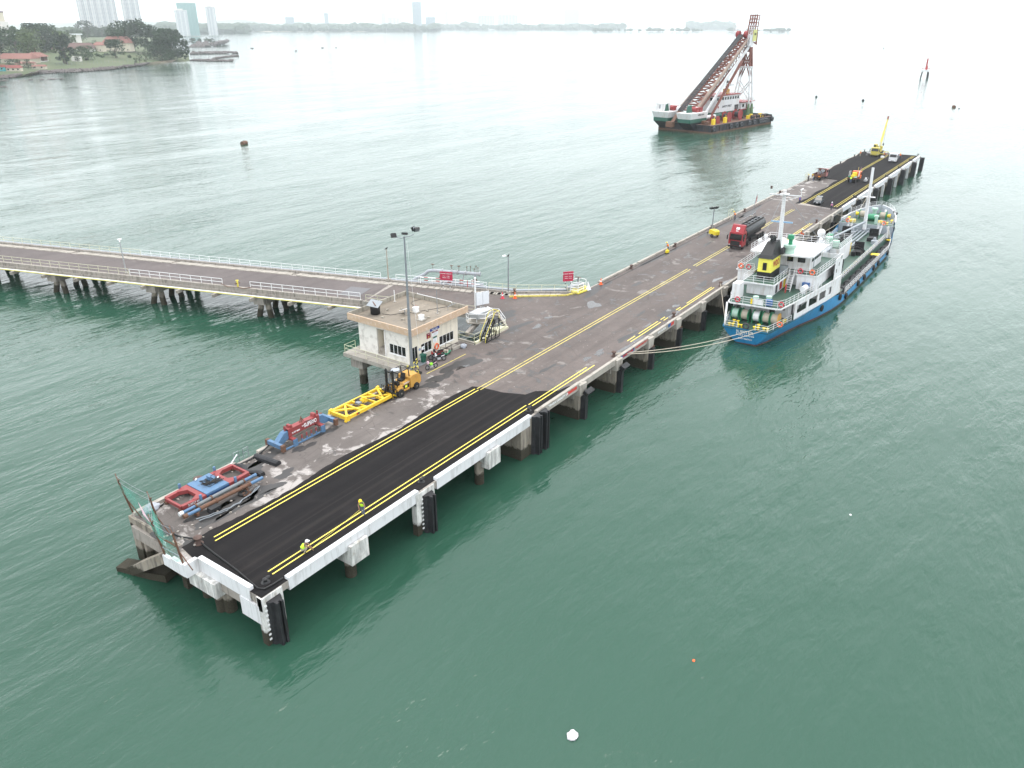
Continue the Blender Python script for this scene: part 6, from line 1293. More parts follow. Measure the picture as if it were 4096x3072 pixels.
# deckhouse
hs_ = BB('deckhouse', m_bwht, (19,40.5,10.2,19,6.2,13.0)); BB('deckhouse_base', m_bgrn, (19.1,44,10.3,19,3.161,6.199)); BB('deckhouse_roof', m_bwin, (18.7,40.8,9.9,19.3,13.001,13.3))
for k in range(9): BB('window', m_glass, (20.3+2.25*k,21.7+2.25*k,10.12,10.199,11.2,12.4))
for k in range(3): BB('window', m_glass, (18.92,18.999,11.4+2.4*k,12.8+2.4*k,11.2,12.4))
letter('SAFETY FIRST', 1.25, m_blk2, bar, (29.5,10.15,8.4), (1,0,0), (0,0,1), .04, 1.15)
MB().cyl((22.0,10.12,8.4),(22.0,10.19,8.4),.5,n=10).build('emblem', m_bwin, bar)
BB('side_passage', m_black, (36.5,40,10.14,10.198,6.4,8.6)); 
for k in range(15): BB('cladding_rib', m_bwht, (19.4+1.45*k,19.5+1.45*k,10.1,10.198,6.3,8.0) if k < 3 or k > 10 else (19.4+1.45*k,19.5+1.45*k,10.1,10.198,9.4,10.8))
BB('after_house', m_bwht, (41.5,51,9.5,16,6.4,9.2)); BB('after_deck', m_bwin, (41,53,8.6,16.5,9.21,9.5),(41,53,8.6,16.5,6.1,6.39)); BB('window', m_glass, (42.4,44,9.42,9.499,7.2,8.4)); BB('door', m_brust, (46,47,9.42,9.499,6.5,8.6)); BB('after_base', m_bgrn, (41.5,50,9.6,16,3.161,6.09))
railing('r', [(41.2,8.8,9.5),(52.8,8.8,9.5),(52.8,16,9.5)], bar, m_bwht, 1.1, (1,.5), 2.2, .05, .06); railing('r', [(19,10.1,13.3),(40.5,10.1,13.3)], bar, m_bwht, 1.0, (1,), 2.6, .05, .05)
BB('roof_cabin', m_fork, (31.5,34,12,14,13.3,15.4)); MB().tube([(32.4,13,15.4),(32.4,13,16.6),(33.2,13,17.2)],.35,7).tube([(33.4,13.2,15.4),(33.4,13.2,16.8),(34.4,13.2,17.4)],.35,7).build('exhaust', m_blk2, bar)
MB().cyl((30.5,12,13.3),(30.5,12,24),.12,n=6).build('signal_mast', m_bwht, bar)
for z in (18.5,20.6,22.8): MB().sph((31.0,12,z),.6,10,7).build('day_shape', m_black, bar, True)
# deck gear
for k, (x, y, r_) in enumerate(((9.5,4.0,1.5),(19.5,4.2,2.0),(29.5,4.4,2.1),(13,6.5,1.2),(24.5,7.4,1.6),(33.5,7.2,1.6))):
    w_ = BB('deck_winch', m_bwin, (x-1.2,x+1.2,y-1.6,y-1.4,3.161,3.9),(x-1.2,x+1.2,y+1.4,y+1.6,3.161,3.9))
    MB().cyl((x,y-1.2,3.3+r_),(x,y+1.2,3.3+r_),r_*.55,n=12).build('drum', m_blk2, w_, True)
    for q in (-1,1): MB().cyl((x,y+q*1.25-.1,3.3+r_),(x,y+q*1.25+.1,3.3+r_),r_,n=16).build('flange', m_bwin, w_)
MB().cyl((8.5,8.8,5.2),(17,8.8,5.2),.85,n=12).build('pipe_roll', m_bwht, bar, True); MB().cyl((17,8.8,5.2),(22,8.8,5.2),.9,n=12).build('pipe_roll', m_bgrn, bar, True); BB('pipe_trestle', m_brust, (9,9.5,8,9.6,3.161,4.4),(15,15.5,8,9.6,3.161,4.4))
for x in (4.5,14.2): BB('yellow_bin', m_syw, (x-.7,x+.7,1.4,2.6,3.161,5.4)); MB().cyl((x+.5,2,5.4),(x+.5,2,6.3),.1,n=5).build('bin_post', m_syw, bar)
bgq = random.Random(8)
for k in range(16): x, y = bgq.uniform(34,52), bgq.uniform(1.2,7); BB('deck_load', (m_brust,m_syw,m_blk2)[k%3], (x-.8,x+.8,y-.5,y+.5,3.161,3.6+bgq.random()))
for k in range(7): x = 36+2.5*k; MB().lathe([(.3,3.16),(.3,4.1),(.45,4.15),(.4,4.4)],(x,1.0,0),8).build('bollard', m_blk2, bar)
for x, y in ((1.5,3),(3,5.5),(2.2,16.5),(1.2,25)): BB('deck_load', m_brust, (x-1,x+1,y-.7,y+.7,3.161,4.6))
# ------------------------------------------------------------------ headland, far shore, skyline
def leaf_mat(name, a, b):
    m, t, bs = nodes(name); v = coords(t, 'World'); n1 = tex(t, v, .35, 3); n2 = tex(t, v, .05, 2)
    c = mix(t, n1, a, b); c = mix(t, ramp(t, n2, [(.35,0),(.7,.6)]), c, tuple(x*.6 for x in a)); t.links.new(c, bs.inputs['Base Color'])
    bs.inputs['Roughness'].default_value = .7; bs.inputs['Specular IOR Level'].default_value = .2; return m
m_leaf = [leaf_mat('leaves_dark', (.022,.042,.022), (.05,.08,.035)), leaf_mat('leaves_mid', (.032,.062,.028), (.07,.11,.042)), leaf_mat('leaves_light', (.06,.095,.035), (.11,.15,.055)), leaf_mat('leaves_grey', (.035,.05,.036), (.065,.085,.06))]
m_bark = M('bark', (.09,.075,.06), .9, var=.2)
m_grass = M('slope_grass', (.072,.095,.040), .9, var=.3, scale=.12, dirt=(.15,.12,.07), damt=.5, dscale=.05)
m_sand = M('beach_sand', (.42,.34,.25), .9, var=.12, scale=.1)
m_rock = M('shore_rock', (.13,.11,.105), .9, var=.35, scale=.3, dirt=(.05,.045,.045), damt=.6, dscale=.2)
m_tile = M('red_roof_tiles', (.23,.105,.085), .8, var=.2, scale=.5); m_tile3 = M('dark_red_sheet', (.22,.06,.05), .7, var=.15, scale=.5); m_tile2 = M('brown_roof_tiles', (.15,.09,.08), .8, var=.2, scale=.5)
m_hw = M('house_white', (.66,.64,.60), .8, var=.06, scale=.3); m_hc = M('house_cream', (.58,.52,.42), .8, var=.06, scale=.3)
def far_xy(px, d): p = atD(px, 300, d); return p.x, p.y
# shoreline from the photograph, left to right
SHORE = [(-700,330),(-300,322),(0,316),(60,312),(140,297),(300,290),(440,280),(560,264),(600,256),(680,249),(735,246),(768,242)]
def shore_row(px):
    for a, b in zip(SHORE[:-1], SHORE[1:]):
        if a[0] <= px <= b[0]: return a[1]+(b[1]-a[1])*(px-a[0])/(b[0]-a[0])
    return SHORE[0][1] if px < SHORE[0][0] else SHORE[-1][1]
def shore_dist(px): p = at(px, shore_row(px), 0); return math.hypot(p.x-CAMP.x, p.y-CAMP.y)
prof = [(0,-.6),(5,1.2),(14,2.8),(60,3.4),(140,4.6),(200,8.5),(270,11.5),(450,14),(1700,15)]
def prof_z(d, px):
    for a, b in zip(prof[:-1], prof[1:]):
        if a[0] <= d <= b[0]: z = a[1]+(b[1]-a[1])*(d-a[0])/(b[0]-a[0]); break
    else: z = prof[-1][1] if d > 0 else -.6
    if px > 640: z = min(z, 3+max(0, 768-px)*.06)
    return z
def gz(px, dist):
    z = prof_z(dist-shore_dist(px), px); x, y = far_xy(px, dist); return z + (noise.noise(Vector((x,y,0))*.015)*1.3 if dist-shore_dist(px) > 60 else 0)
ground = MB(); P = []; cols = [-700+40*i for i in range(37)]+[768]; dd = [0,5,14,35,60,100,140,160,180,200,235,270,350,450,700,1100,1700]
for px in cols:
    s0 = shore_dist(px); lim = 1700 if px < 700 else 150
    for d in dd: d = min(d, lim+d*.01); x, y = far_xy(px, s0+d); P.append((x,y,gz(px,s0+d)))
k_ = len(dd)
ground.add(P, [(i*k_+j,(i+1)*k_+j,(i+1)*k_+j+1,i*k_+j+1) for i in range(len(cols)-1) for j in range(k_-1)])
tag(ground.build('headland', m_grass, None, True), kind='structure')
def land_at(px, row):
    s0 = shore_dist(px); d = s0+2; r0 = ray(px,row); hl_ = math.hypot(r0.x,r0.y)
    while d < s0+1600:
        z = gz(px,d)
        if CAMP.z + r0.z/hl_*d <= z: break
        d += 4
    x, y = far_xy(px,d); return Vector((x,y,gz(px,d)))
# beach strips and boulders
def strip(name, a, b, w, mat, z=.35):
    pa_ = [at(x,y,0) for x, y in a]; up = (_f)*w
    mb = MB(); n_ = len(pa_)
    mb.add([tuple(p-_f*4+Vector((0,0,-.4))) for p in pa_]+[tuple(p+up+Vector((0,0,b))) for p in pa_], [(i,i+1,n_+i+1,n_+i) for i in range(n_-1)])
    tag(mb.build(name, mat), kind='structure')
strip('beach', [(55,312),(90,305),(140,297)], 2.6, 26, m_sand); strip('beach', [(560,264),(600,257),(640,252),(690,248)], 2.2, 14, m_sand)
def boulders(name, label, path, n, spread, size, seed, zb=.4):
    q = random.Random(seed); mb = MB(); seg = [at(x,y,0) for x, y in path]
    for _ in range(n):
        t_ = q.random()*(len(seg)-1); i = int(t_); p = seg[i].lerp(seg[i+1], t_-i); off = q.random()*spread; p = p + _f*off; s_ = size*q.uniform(.5,1.3)
        mb.sph((p.x+q.uniform(-1,1),p.y+q.uniform(-1,1),zb+off*.13), (s_*q.uniform(.7,1.4),s_*q.uniform(.7,1.4),s_*q.uniform(.5,.9)), 6, 4, .25, q.randrange(999))
    tag(mb.build(name, m_rock), label, 'rocks', kind='stuff')
boulders('rock_revetment', 'dark boulder revetment along the grassy headland shore', [(110,300),(200,294),(300,290),(440,280),(575,262)], 620, 14, 1.5, 1)
boulders('rock_revetment', 'grey boulders beside the small beach at the left shore', [(-300,322),(0,316),(50,312)], 260, 16, 1.5, 2)
boulders('rock_groyne', 'dark rock groyne reaching into the water beyond the headland trees', [(760,243),(840,246),(930,246)], 160, 7, 1.6, 3)
boulders('rock_groyne', 'bent rock groyne end behind the first groyne', [(850,238),(900,230),(945,226)], 110, 6, 1.6, 4)
boulders('rock_groyne', 'long pale rock groyne with a rubble end beyond the headland', [(760,218),(850,216),(945,215)], 150, 14, 2.4, 5, .8)
boulders('rock_islet', 'low grey rocky islet with small trees off the headland', [(752,189),(800,189),(860,186),(885,178)], 150, 60, 3.6, 6)
for i, (x, y, s_) in enumerate(((15,324,3.4),(123,321,2.0),(168,320,2.0),(208,318,4.2),(246,317,2.4),(12,349,2.6))):
    p = at(x,y,0); tag(MB().sph((p.x,p.y,.1),(s_,s_*.5,.8),9,5,.25,i).build('reef_rock', m_rock), 'dark low reef rock awash off the left shore', 'rock', 'reef rocks off the left shore')
# ---- trees
def tree(name, label, px, base, top, wpx, kind=0, group=None, pos=None, seed=0, n=900, sparse=1.0, leaf=None, flat=False):
    p = pos or land_at(px, base); q = random.Random(seed*31+int(px))
    d = math.hypot(p.x-CAMP.x, p.y-CAMP.y); ht = max(3., rowz(p.x,p.y,top)-p.z); wd_ = wpx/F*d*.92
    t_ = thing(name, label, 'tree', (p.x,p.y,p.z-.3), 0, group)
    tr_ = MB().cyl((0,0,0),(0,0,ht*.45),ht*.035,ht*.022,n=7)
    for k in range(5): a = q.uniform(0,6.3); r_ = wd_*q.uniform(.15,.36); tr_.cyl((0,0,ht*q.uniform(.15,.4)),(r_*math.cos(a),r_*math.sin(a),ht*q.uniform(.5,.8)),ht*.018,ht*.006,n=5)
    tr_.build('trunk', m_bark, t_)
    ls = leaf or max(.6, min(2.0, ht*.062)); cl = []
    for k in range(int(18+ht*.7)):
        a = q.uniform(0,6.3); zz = q.uniform(.16,.95) if not flat else q.uniform(.6,.97); lim = math.sqrt(max(.05, 1-((zz-.5)/.52)**2)); rr = math.sqrt(q.random())*.5*wd_*lim
        cl.append((rr*math.cos(a),rr*math.sin(a),zz*ht,wd_*q.uniform(.10,.20)*(.6 if sparse < 1 else 1)))
    P_, F_ = [], []
    for k in range(int(n*1.5)):
        cx_, cy_, cz_, cr = cl[q.randrange(len(cl))]; v = Vector((q.gauss(0,1),q.gauss(0,1),q.gauss(0,.8))).normalized()*cr*q.uniform(.55,1.05)
        c = Vector((cx_+v.x,cy_+v.y,min(ht,cz_+v.z*.8))); a = Vector((q.gauss(0,1),q.gauss(0,1),q.gauss(0,.6))).normalized()*ls*q.uniform(.5,1.2); b = a.cross(Vector((q.gauss(0,1),q.gauss(0,1),q.gauss(0,1))).normalized()); o_ = len(P_)
        P_ += [c-a,c+b*.6,c+a,c-b*.6]; F_.append((o_,o_+1,o_+2,o_+3))
    MB().add(P_, F_).build('crown', m_leaf[kind], t_); return t_
T = [('broad dark tree above the grassy slope behind the pavilion',185,196,93,120,0,1900),('round dark tree behind the red beach roofs',84,211,138,74,0,1200),('wide dark tree behind the brown-roofed house',332,166,120,88,0,1000),('tall grey tree in front of the white towers',382,152,82,62,3,900),('thin grey tree beside the tall tower-side tree',440,150,102,46,3,500),('great spreading tree above the red-tiled house',556,205,74,150,0,2600),('dark tree bank at the tip of the headland',690,243,116,140,0,2800),('pale green leaning tree under the dark headland bank',660,244,176,100,1,1200),('rounded bush-like tree on the slope before the brown roof',357,240,183,80,1,1000),('umbrella-shaped tree in front of the red-tiled house',477,232,158,92,0,900),('small tree beside the red beach roofs',66,270,234,46,0,450),('thin tree by the yellow-green bush on the shore',121,278,236,34,1,320),('low tree behind the headland bank tip',628,236,190,60,1,700),('dark tree between the two houses',402,200,160,42,0,500)]
for i, (lab, px, ba, to, w, kd, n_) in enumerate(T): tree('broadleaf_tree', lab, px, ba, to, w, kd, None, None, i, n_, flat='umbrella' in lab)
tag(MB().sph(tuple(land_at(125,246)+Vector((0,0,1.2))),(2.4,2.4,1.9),9,6,.25,4).build('yellow_bush', leaf_mat('yellow_leaves',(.30,.34,.03),(.45,.46,.06))), 'bright yellow-green bush beside the pavilion', 'bush')
fq = random.Random(77)
for i in range(46):
    px = fq.uniform(-420,300); d = fq.uniform(960,1500) if px > 60 else fq.uniform(820,1500); x, y = far_xy(px,d); z = gz(px,d)-.5
    top = 112+.04*max(0,px)+fq.uniform(-16,14) if px < 200 else fq.uniform(112,128)
    tree('forest_tree', ('pale green tree in the hillside wood behind the beach houses','dark green tree in the hillside wood behind the beach houses')[i%2], px, 0, top, fq.uniform(50,85), (2,0,1,2)[i%4] if i%2 == 0 else (0,3)[i%3%2], ('pale trees in the hillside wood','dark trees in the hillside wood')[i%2], Vector((x,y,z)), i, 480, leaf=1.7)
for i, (px, row, h, w) in enumerate(((772,168,158,26),(800,166,160,14),(832,168,155,24),(850,166,158,18))):
    p = at(px,row+8,3); tree('islet_tree', 'small shore tree standing on the rocky islet', px, row, h-6, w, 0, 'small trees on the rocky islet', p, i, 260, leaf=1.3)
for i in range(22):
    px = 190+i*19+fq.uniform(-8,8); tree('slope_shrub', 'low green shrub on the grassy headland slope', px, 215+fq.uniform(-2,42)-(10 if px < 300 else 0), 0 or (196+fq.uniform(0,40)), 18, fq.choice((0,1,2)), 'shrubs on the headland slope', None, i, 150, leaf=.7)
# ---- houses of the headland
def house(name, label, px, row, w, dp, h, mat, rmat, rise, yaw=0., ov=.8, hip=1.0, win=4, cols=False):
    p = land_at(px,row); ang = math.atan2(_f.y,_f.x)-R(90)+yaw
    t_ = thing(name, label, 'house', (p.x,p.y,p.z-.5), ang)
    if cols:
        for i in range(4):
            for y in (0.2,dp-.2): MB().box(-w/2+w*i/3.-.18,-w/2+w*i/3.+.18,y-.18,y+.18,0,h).build('column', m_hw, t_)
        MB().box(-w/2,w/2,-.3,dp,0,.9).build('floor', m_hw, t_); MB().box(-w/2+1,w/2-1,dp*.6,dp,.9,h).build('wall', m_tile2, t_)
    else:
        MB().box(-w/2,w/2,0,dp,0,h).build('wall', mat, t_)
        for i in range(win): x = -w/2+w*(i+.5)/win; wn = MB().box(x-.7,x+.7,-.1,-.002,1.4,2.7).build('window', m_glass, t_); MB().box(x-.8,x+.8,-.2,-.102,1.2,1.38).build('sill', m_hw, wn)
    a, b = w/2+ov, hip*dp*.5
    rf = MB(); rf.add([(-a,-ov,h),(a,-ov,h),(a,dp+ov,h),(-a,dp+ov,h),(-a+b,dp/2,h+rise),(a-b,dp/2,h+rise)], [(3,2,1,0),(0,1,5,4),(1,2,5),(2,3,4,5),(3,0,4)]); rf.build('roof', rmat, t_); return t_
house('bungalow', 'long white bungalow with dark brown roof among the headland trees', 320, 205, 42, 12, 3.6, m_hw, m_tile2, 6.5, 0, 1, .35, 7)
house('bungalow', 'small white house end with a peaked brown roof beside the bungalow', 252, 206, 15, 9, 3.2, m_hw, m_tile2, 5, 0, 1, .9, 3)
house('villa', 'two-storey cream villa with red tiled hip roof under the great tree', 487, 205, 34, 14, 10, m_hc, m_tile, 8, 0, 1.5, .8, 6)
house('villa_wing', 'lower cream wing with red tiles beside the cream villa', 412, 206, 12, 10, 7.5, m_hc, m_tile, 4, 0, 1, .9, 2)
house('pavilion', 'open pavilion with white columns and red roof by the beach', 148, 246, 17, 12, 5.2, m_hw, m_tile, 4.2, R(-8), 1.5, .7, 0, True)
house('beach_hall', 'long low hall with red-brown roof at the left shore', 20, 252, 62, 16, 4.2, m_hc, m_tile, 5, R(-4), 1, .4, 8)
house('beach_shed', 'small cream shed with dark red roof on the sand', 58, 285, 12, 6, 3.2, m_hc, m_tile3, 2.4, R(10), .6, .3, 3)
house('beach_shed', 'turquoise shed with red roof at the left shore', 2, 283, 10, 6, 3.4, M('turquoise_wall',(.10,.42,.44),.7), m_tile3, 2, 0, .6, .3, 2)
house('beach_shed', 'pinkish open shed roof behind the thin shore tree', 108, 268, 16, 7, 3.2, m_hc, m_tile, 2, R(6), .8, .3, 3)
house('beach_shed', 'low tumbledown shed with pale roof by the revetment', 160, 277, 12, 6, 2.8, m_hc, m_tile, 1.6, R(12), .6, .3, 2)
house('garden_hut', 'small white square hut on the headland lawn', 316, 246, 9, 5, 5.0, m_hw, m_hw, .4, 0, .2, .3, 1)
hp = land_at(157,215); ch_ = thing('brick_gable', 'tall red gable wall beside the pavilion roof', 'wall', (hp.x,hp.y,hp.z), math.atan2(_f.y,_f.x)-R(90)); MB().prism([(-2.6,0),(2.6,0),(2.6,9),(1.0,11),(-1.8,11),(-2.6,10)],-.4,.4,'y').build('wall', m_tile3, ch_)
p = Vector((*far_xy(262,1500),gz(262,1500))); t_ = thing('flat_roof_hall', 'pale flat-roofed hall above the headland wood', 'building', p, math.atan2(_f.y,_f.x)-R(90)); MB().box(-27,27,0,20,0,14).build('wall', m_hw, t_); MB().box(-29,29,-2,22,14,15.5).build('roof', m_swhite, t_); 
for i in range(6): MB().box(-24+9*i,-18+9*i,-.2,-.002,6,10).build('window', m_glass, t_)
p = Vector((*far_xy(28,1500),gz(28,1500))); t_ = thing('hill_block', 'white block with brown top above the left wood', 'building', p, math.atan2(_f.y,_f.x)-R(90)); MB().box(-24,10,0,20,0,32).build('wall', m_hw, t_); MB().box(-8,8,2,16,32,44).build('top_storey', m_hc, t_); MB().box(-8.5,8.5,1.5,16.5,44,46).build('roof', m_tile2, t_)
# garden fence on the lawn
fe = thing('garden_fence', 'thin post fence along the headland lawn above the boulders', 'fence', land_at(400,262)); f0 = fe.location.copy()
for i in range(22):
    px = 235+15*i; p = land_at(px, 268-.05*i*15-4) - f0; MB().cyl((p.x,p.y,p.z),(p.x,p.y,p.z+3.2),.12,n=4).build('post', m_galv, fe)
# ---- far shores
def far_strip(name, rows, d2, z, mat, kind='structure'):
    a = [at(x,y,0) for x, y in rows]; n_ = len(a); mb = MB()
    b = [p+(_f*d2) for p in a]
    mb.add([tuple(p+Vector((0,0,-1))) for p in a]+[tuple(p+_f*d2*.1+Vector((0,0,z))) for p in a]+[tuple(p+Vector((0,0,z))) for p in b], [(i,i+1,n_+i+1,n_+i) for i in range(n_-1)]+[(n_+i,n_+i+1,2*n_+i+1,2*n_+i) for i in range(n_-1)])
    tag(mb.build(name, mat), kind=kind)
far_strip('far_shore', [(520,128),(800,128),(1150,127),(1460,126.5),(1470,124),(1700,123.5),(1712,120)], 1500, 3, m_sand)
far_strip('far_shore', [(1650,116),(2100,115.5),(2420,116)], 1200, 3, m_sand)
far_strip('reclaimed_spit', [(2350,116.5),(2500,119),(2800,121.5),(3000,122.5),(3150,122)], 260, 5, m_rock)
def far_wood(name, label, px0, px1, d, h0, h1, seed, n, z0=2, depth=500, kind=0):
    q = random.Random(seed); mb = MB()
    for i in range(n):
        px = q.uniform(px0,px1); x, y = far_xy(px, d+q.uniform(0,depth)); h = q.uniform(h0,h1)*(1+.35*noise.noise(Vector((px*.012,seed,0)))); mb.sph((x,y,z0+h*.45),(h*q.uniform(.5,1.3),h*q.uniform(.5,1.3),h*.55),6,4,.35,i)
    tag(mb.build(name, m_leaf[kind]), label, 'wood', kind='stuff')
far_wood('far_wood', 'dark band of trees behind the headland below the white towers', 180, 620, 2300, 14, 26, 1, 520, 8, 600)
far_wood('far_wood', 'hazy band of trees on the flat shore right of the headland', 600, 1010, 4600, 20, 44, 7, 520, 4, 700)
far_wood('far_wood', 'hazy belt of trees along the far flat shore', 700, 1750, 5900, 24, 48, 2, 620, 4, 900)
far_wood('far_wood', 'faint low trees on the distant right part of the shore', 1700, 2480, 7600, 26, 55, 3, 200, 2, 800)
far_wood('far_wood', 'faint scrub on the long spit behind the crane barge', 2360, 3140, 5700, 10, 22, 4, 60, 4, 150)
far_wood('far_islet', 'faint wooded islet beyond the spit', 2745, 2905, 9000, 50, 75, 5, 70, 2, 300)
hl = MB(); q = random.Random(12); k = 60
for layer, (d, hmax, px0, px1) in enumerate(((11000,190,150,1300),(13000,130,-400,2200))):
    P_ = []
    for i in range(k+1):
        px = px0+(px1-px0)*i/k; x, y = far_xy(px,d); h = max(2, hmax*(.35+.65*abs(noise.noise(Vector((px*.0035,layer*7.3,0)))))*math.sin(math.pi*i/k)**.5); x2, y2 = far_xy(px,d+700); P_ += [(x,y,0),(x2,y2,h)]
    hl.add(P_, [(2*i,2*i+2,2*i+3,2*i+1) for i in range(k)])
tag(hl.build('hills', m_leaf[1]), kind='structure')
# ---- towers
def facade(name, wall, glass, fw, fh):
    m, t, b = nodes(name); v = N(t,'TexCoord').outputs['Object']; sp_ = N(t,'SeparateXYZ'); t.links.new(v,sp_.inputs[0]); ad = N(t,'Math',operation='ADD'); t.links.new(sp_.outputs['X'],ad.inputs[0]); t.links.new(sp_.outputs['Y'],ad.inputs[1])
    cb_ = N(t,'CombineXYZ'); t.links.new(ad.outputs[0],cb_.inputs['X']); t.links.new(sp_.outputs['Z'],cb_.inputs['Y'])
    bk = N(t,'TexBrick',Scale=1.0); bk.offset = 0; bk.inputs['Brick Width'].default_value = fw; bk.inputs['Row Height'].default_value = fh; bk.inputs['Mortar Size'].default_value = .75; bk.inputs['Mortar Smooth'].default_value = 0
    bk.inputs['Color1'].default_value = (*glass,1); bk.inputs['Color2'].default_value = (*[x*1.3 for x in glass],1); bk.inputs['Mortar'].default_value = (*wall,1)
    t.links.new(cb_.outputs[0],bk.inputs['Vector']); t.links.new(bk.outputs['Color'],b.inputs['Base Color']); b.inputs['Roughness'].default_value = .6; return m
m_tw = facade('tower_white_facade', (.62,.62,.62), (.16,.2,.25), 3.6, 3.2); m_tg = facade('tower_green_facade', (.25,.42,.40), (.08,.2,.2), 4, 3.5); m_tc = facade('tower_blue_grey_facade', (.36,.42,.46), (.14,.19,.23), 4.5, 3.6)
m_bay = facade('tower_bay_facade', (.70,.69,.67), (.36,.40,.44), 5.0, 3.2)
def tower(label, px0, px1, d, ztop, mat, bays=4, base=4, dp=24, crown=0, group=None):
    pm = (px0+px1)/2; x, y = far_xy(pm,d); r1 = ray(pm,90); w = (px1-px0)/F*d/math.hypot(r1.x,r1.y); ang = math.atan2(y-CAMP.y,x-CAMP.x)-R(90)
    t_ = thing('tower_block', label, 'tower', (x,y,base), ang, group); H_ = ztop-base
    MB().box(-w/2,w/2,0,dp,0,H_).build('core', mat, t_)
    for i in range(bays):
        a = -w/2+w*(i+.12)/bays; b = -w/2+w*(i+.62)/bays; MB().box(a,b,-2.5,-.01,0,H_-3).build('bay', m_bay if mat is m_tw else mat, t_)
    MB().box(-w/2-.5,w/2+.5,-.5,dp+.5,H_,H_+1.5).build('parapet', m_hw, t_)
    if crown: MB().box(-w*.3,w*.2,4,dp-4,H_+1.5,H_+1.5+crown).build('plant_room', m_hw, t_)
    return t_
tower('broad white apartment tower behind the headland, left of the pair', 372, 510, 2600, 190, m_tw, 6); tower('narrower white apartment tower behind the headland, right of the pair', 540, 604, 2600, 190, m_tw, 3)
def rz_at(px, d, row): x, y = far_xy(px,d); return rowz(x,y,row)
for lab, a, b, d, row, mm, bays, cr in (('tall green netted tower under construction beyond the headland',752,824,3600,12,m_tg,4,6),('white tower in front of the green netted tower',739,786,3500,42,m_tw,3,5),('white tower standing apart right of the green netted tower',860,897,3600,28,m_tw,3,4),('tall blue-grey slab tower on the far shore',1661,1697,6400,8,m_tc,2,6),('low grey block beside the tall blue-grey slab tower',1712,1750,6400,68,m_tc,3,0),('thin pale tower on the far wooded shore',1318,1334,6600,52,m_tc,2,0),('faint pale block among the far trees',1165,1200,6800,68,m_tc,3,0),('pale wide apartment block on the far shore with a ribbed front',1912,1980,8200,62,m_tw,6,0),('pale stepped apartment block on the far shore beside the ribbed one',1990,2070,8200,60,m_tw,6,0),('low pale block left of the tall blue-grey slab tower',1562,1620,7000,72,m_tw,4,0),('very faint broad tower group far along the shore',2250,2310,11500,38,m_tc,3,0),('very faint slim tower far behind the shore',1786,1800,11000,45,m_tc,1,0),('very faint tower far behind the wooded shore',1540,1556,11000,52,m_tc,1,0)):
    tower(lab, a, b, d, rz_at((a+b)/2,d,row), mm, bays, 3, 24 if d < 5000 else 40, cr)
# ---- marks on the water
bp = at(3697,312,0); bc = thing('beacon', 'red and white navigation beacon on dark legs in open water', 'beacon', (bp.x,bp.y,0))
for x, y in ((-2,-2),(2,-2),(0,2.4)): MB().cyl((x*1.3,y*1.3,-2),(x,y,5.0),.55,n=8).build('leg', m_black, bc)
MB().box(-3.2,3.2,-3.2,3.2,5.0,6.6).build('platform', m_white, bc); MB().cyl((-.6,0,6.6),(-.4,0,15.5),.7,.6,n=10).build('column', m_red, bc, True); MB().box(.6,2.2,-.8,.8,6.6,9.6).build('lamp_house', m_red, bc); MB().cyl((-1.6,0,15.5),(1.4,0,15.5),.15,n=5).build('vane', m_red, bc)
railing('r', [(-3,-3,6.6),(3,-3,6.6),(3,3,6.6),(-3,3,6.6),(-3,-3,6.6)], bc, m_red, 1.2, (1,), 2, .08, .08)
for lab, px, row, s_, mm in (('rusty cylindrical mooring buoy left of the jetty in open water',977,577,1.35,m_brust),('dark mooring buoy near the beacon waters right of the crane barge',3265,389,1.0,m_blk2),('small dark buoy between the crane barge and the beacon',3452,403,1.0,m_blk2),('dark oval buoy at the right with a small float beside it',3815,430,1.3,m_brust),('small float beside the dark oval buoy',3836,435,.45,m_blk2),('tiny dark buoy far out near the beacon',3535,193,1.6,m_blk2)):
    p = at(px,row,0); t_ = thing('mooring_buoy', lab, 'buoy', (p.x,p.y,0), R(20)); MB().lathe([(.55*s_,-1.1*s_),(.62*s_,-1.0*s_),(.62*s_,1.0*s_),(.55*s_,1.1*s_)],(0,0,.3*s_),14,'x').build('float', mm, t_, True); MB().torus((0,0,.95*s_),(0,1,0),.2*s_,.05*s_,10,5).build('ring', m_blk2, t_)
for lab, px, row, L in (('faint anchored ship on the horizon far right',3470,103.5,150),('second faint anchored ship on the horizon',3552,103,110),('faint ship on the horizon at the right edge',4060,104,120)):
    p = at(px,row,0); t_ = thing('distant_ship', lab, 'ship', (p.x,p.y,0), R(125)); MB().prism([(-L/2,0),(L/2,0),(L/2+6,9),(-L/2-3,9)],-10,10,'y').build('hull', m_bh, t_); MB().box(-L/2+4,-L/2+22,-8,8,9,26).build('superstructure', m_bwht, t_)
for i, (px, row) in enumerate(((1008,194),(1184,204),(1344,191),(1290,192))):
    p = at(px,row,0); t_ = thing('fishing_boat', 'tiny open boat out on the bright water', 'boat', (p.x,p.y,0), R(30*i), 'tiny boats on the bright water'); MB().prism([(-3,0),(3,0),(3.8,1.1),(-3.2,1.0)],-.9,.9,'y').build('hull', m_bh, t_); MB().box(-1,.6,-.6,.6,1.0,2.0).build('cabin', m_hw, t_)
p = at(2290,2945,0); bgf = MB().sph((p.x,p.y,.05),(.42,.36,.22),14,8,.14,5)
tag(bgf.build('floating_bag', M('wet_plastic_white',(.66,.64,.67),.3,var=.12,scale=9,dirt=(.5,.18,.25),damt=.5,dscale=4), None, True), 'crumpled white and pink plastic bag floating on the green water', 'bag')
for lab, px, row in (('tiny white scrap floating right of the jetty',3402,2060),('tiny orange scrap floating on the green water',2775,2643)):
    p = at(px,row,0); tag(MB().sph((p.x,p.y,.02),(.14,.1,.05),8,5,.2,3).build('floating_scrap', m_white if 'white' in lab else m_orange), lab, 'litter')
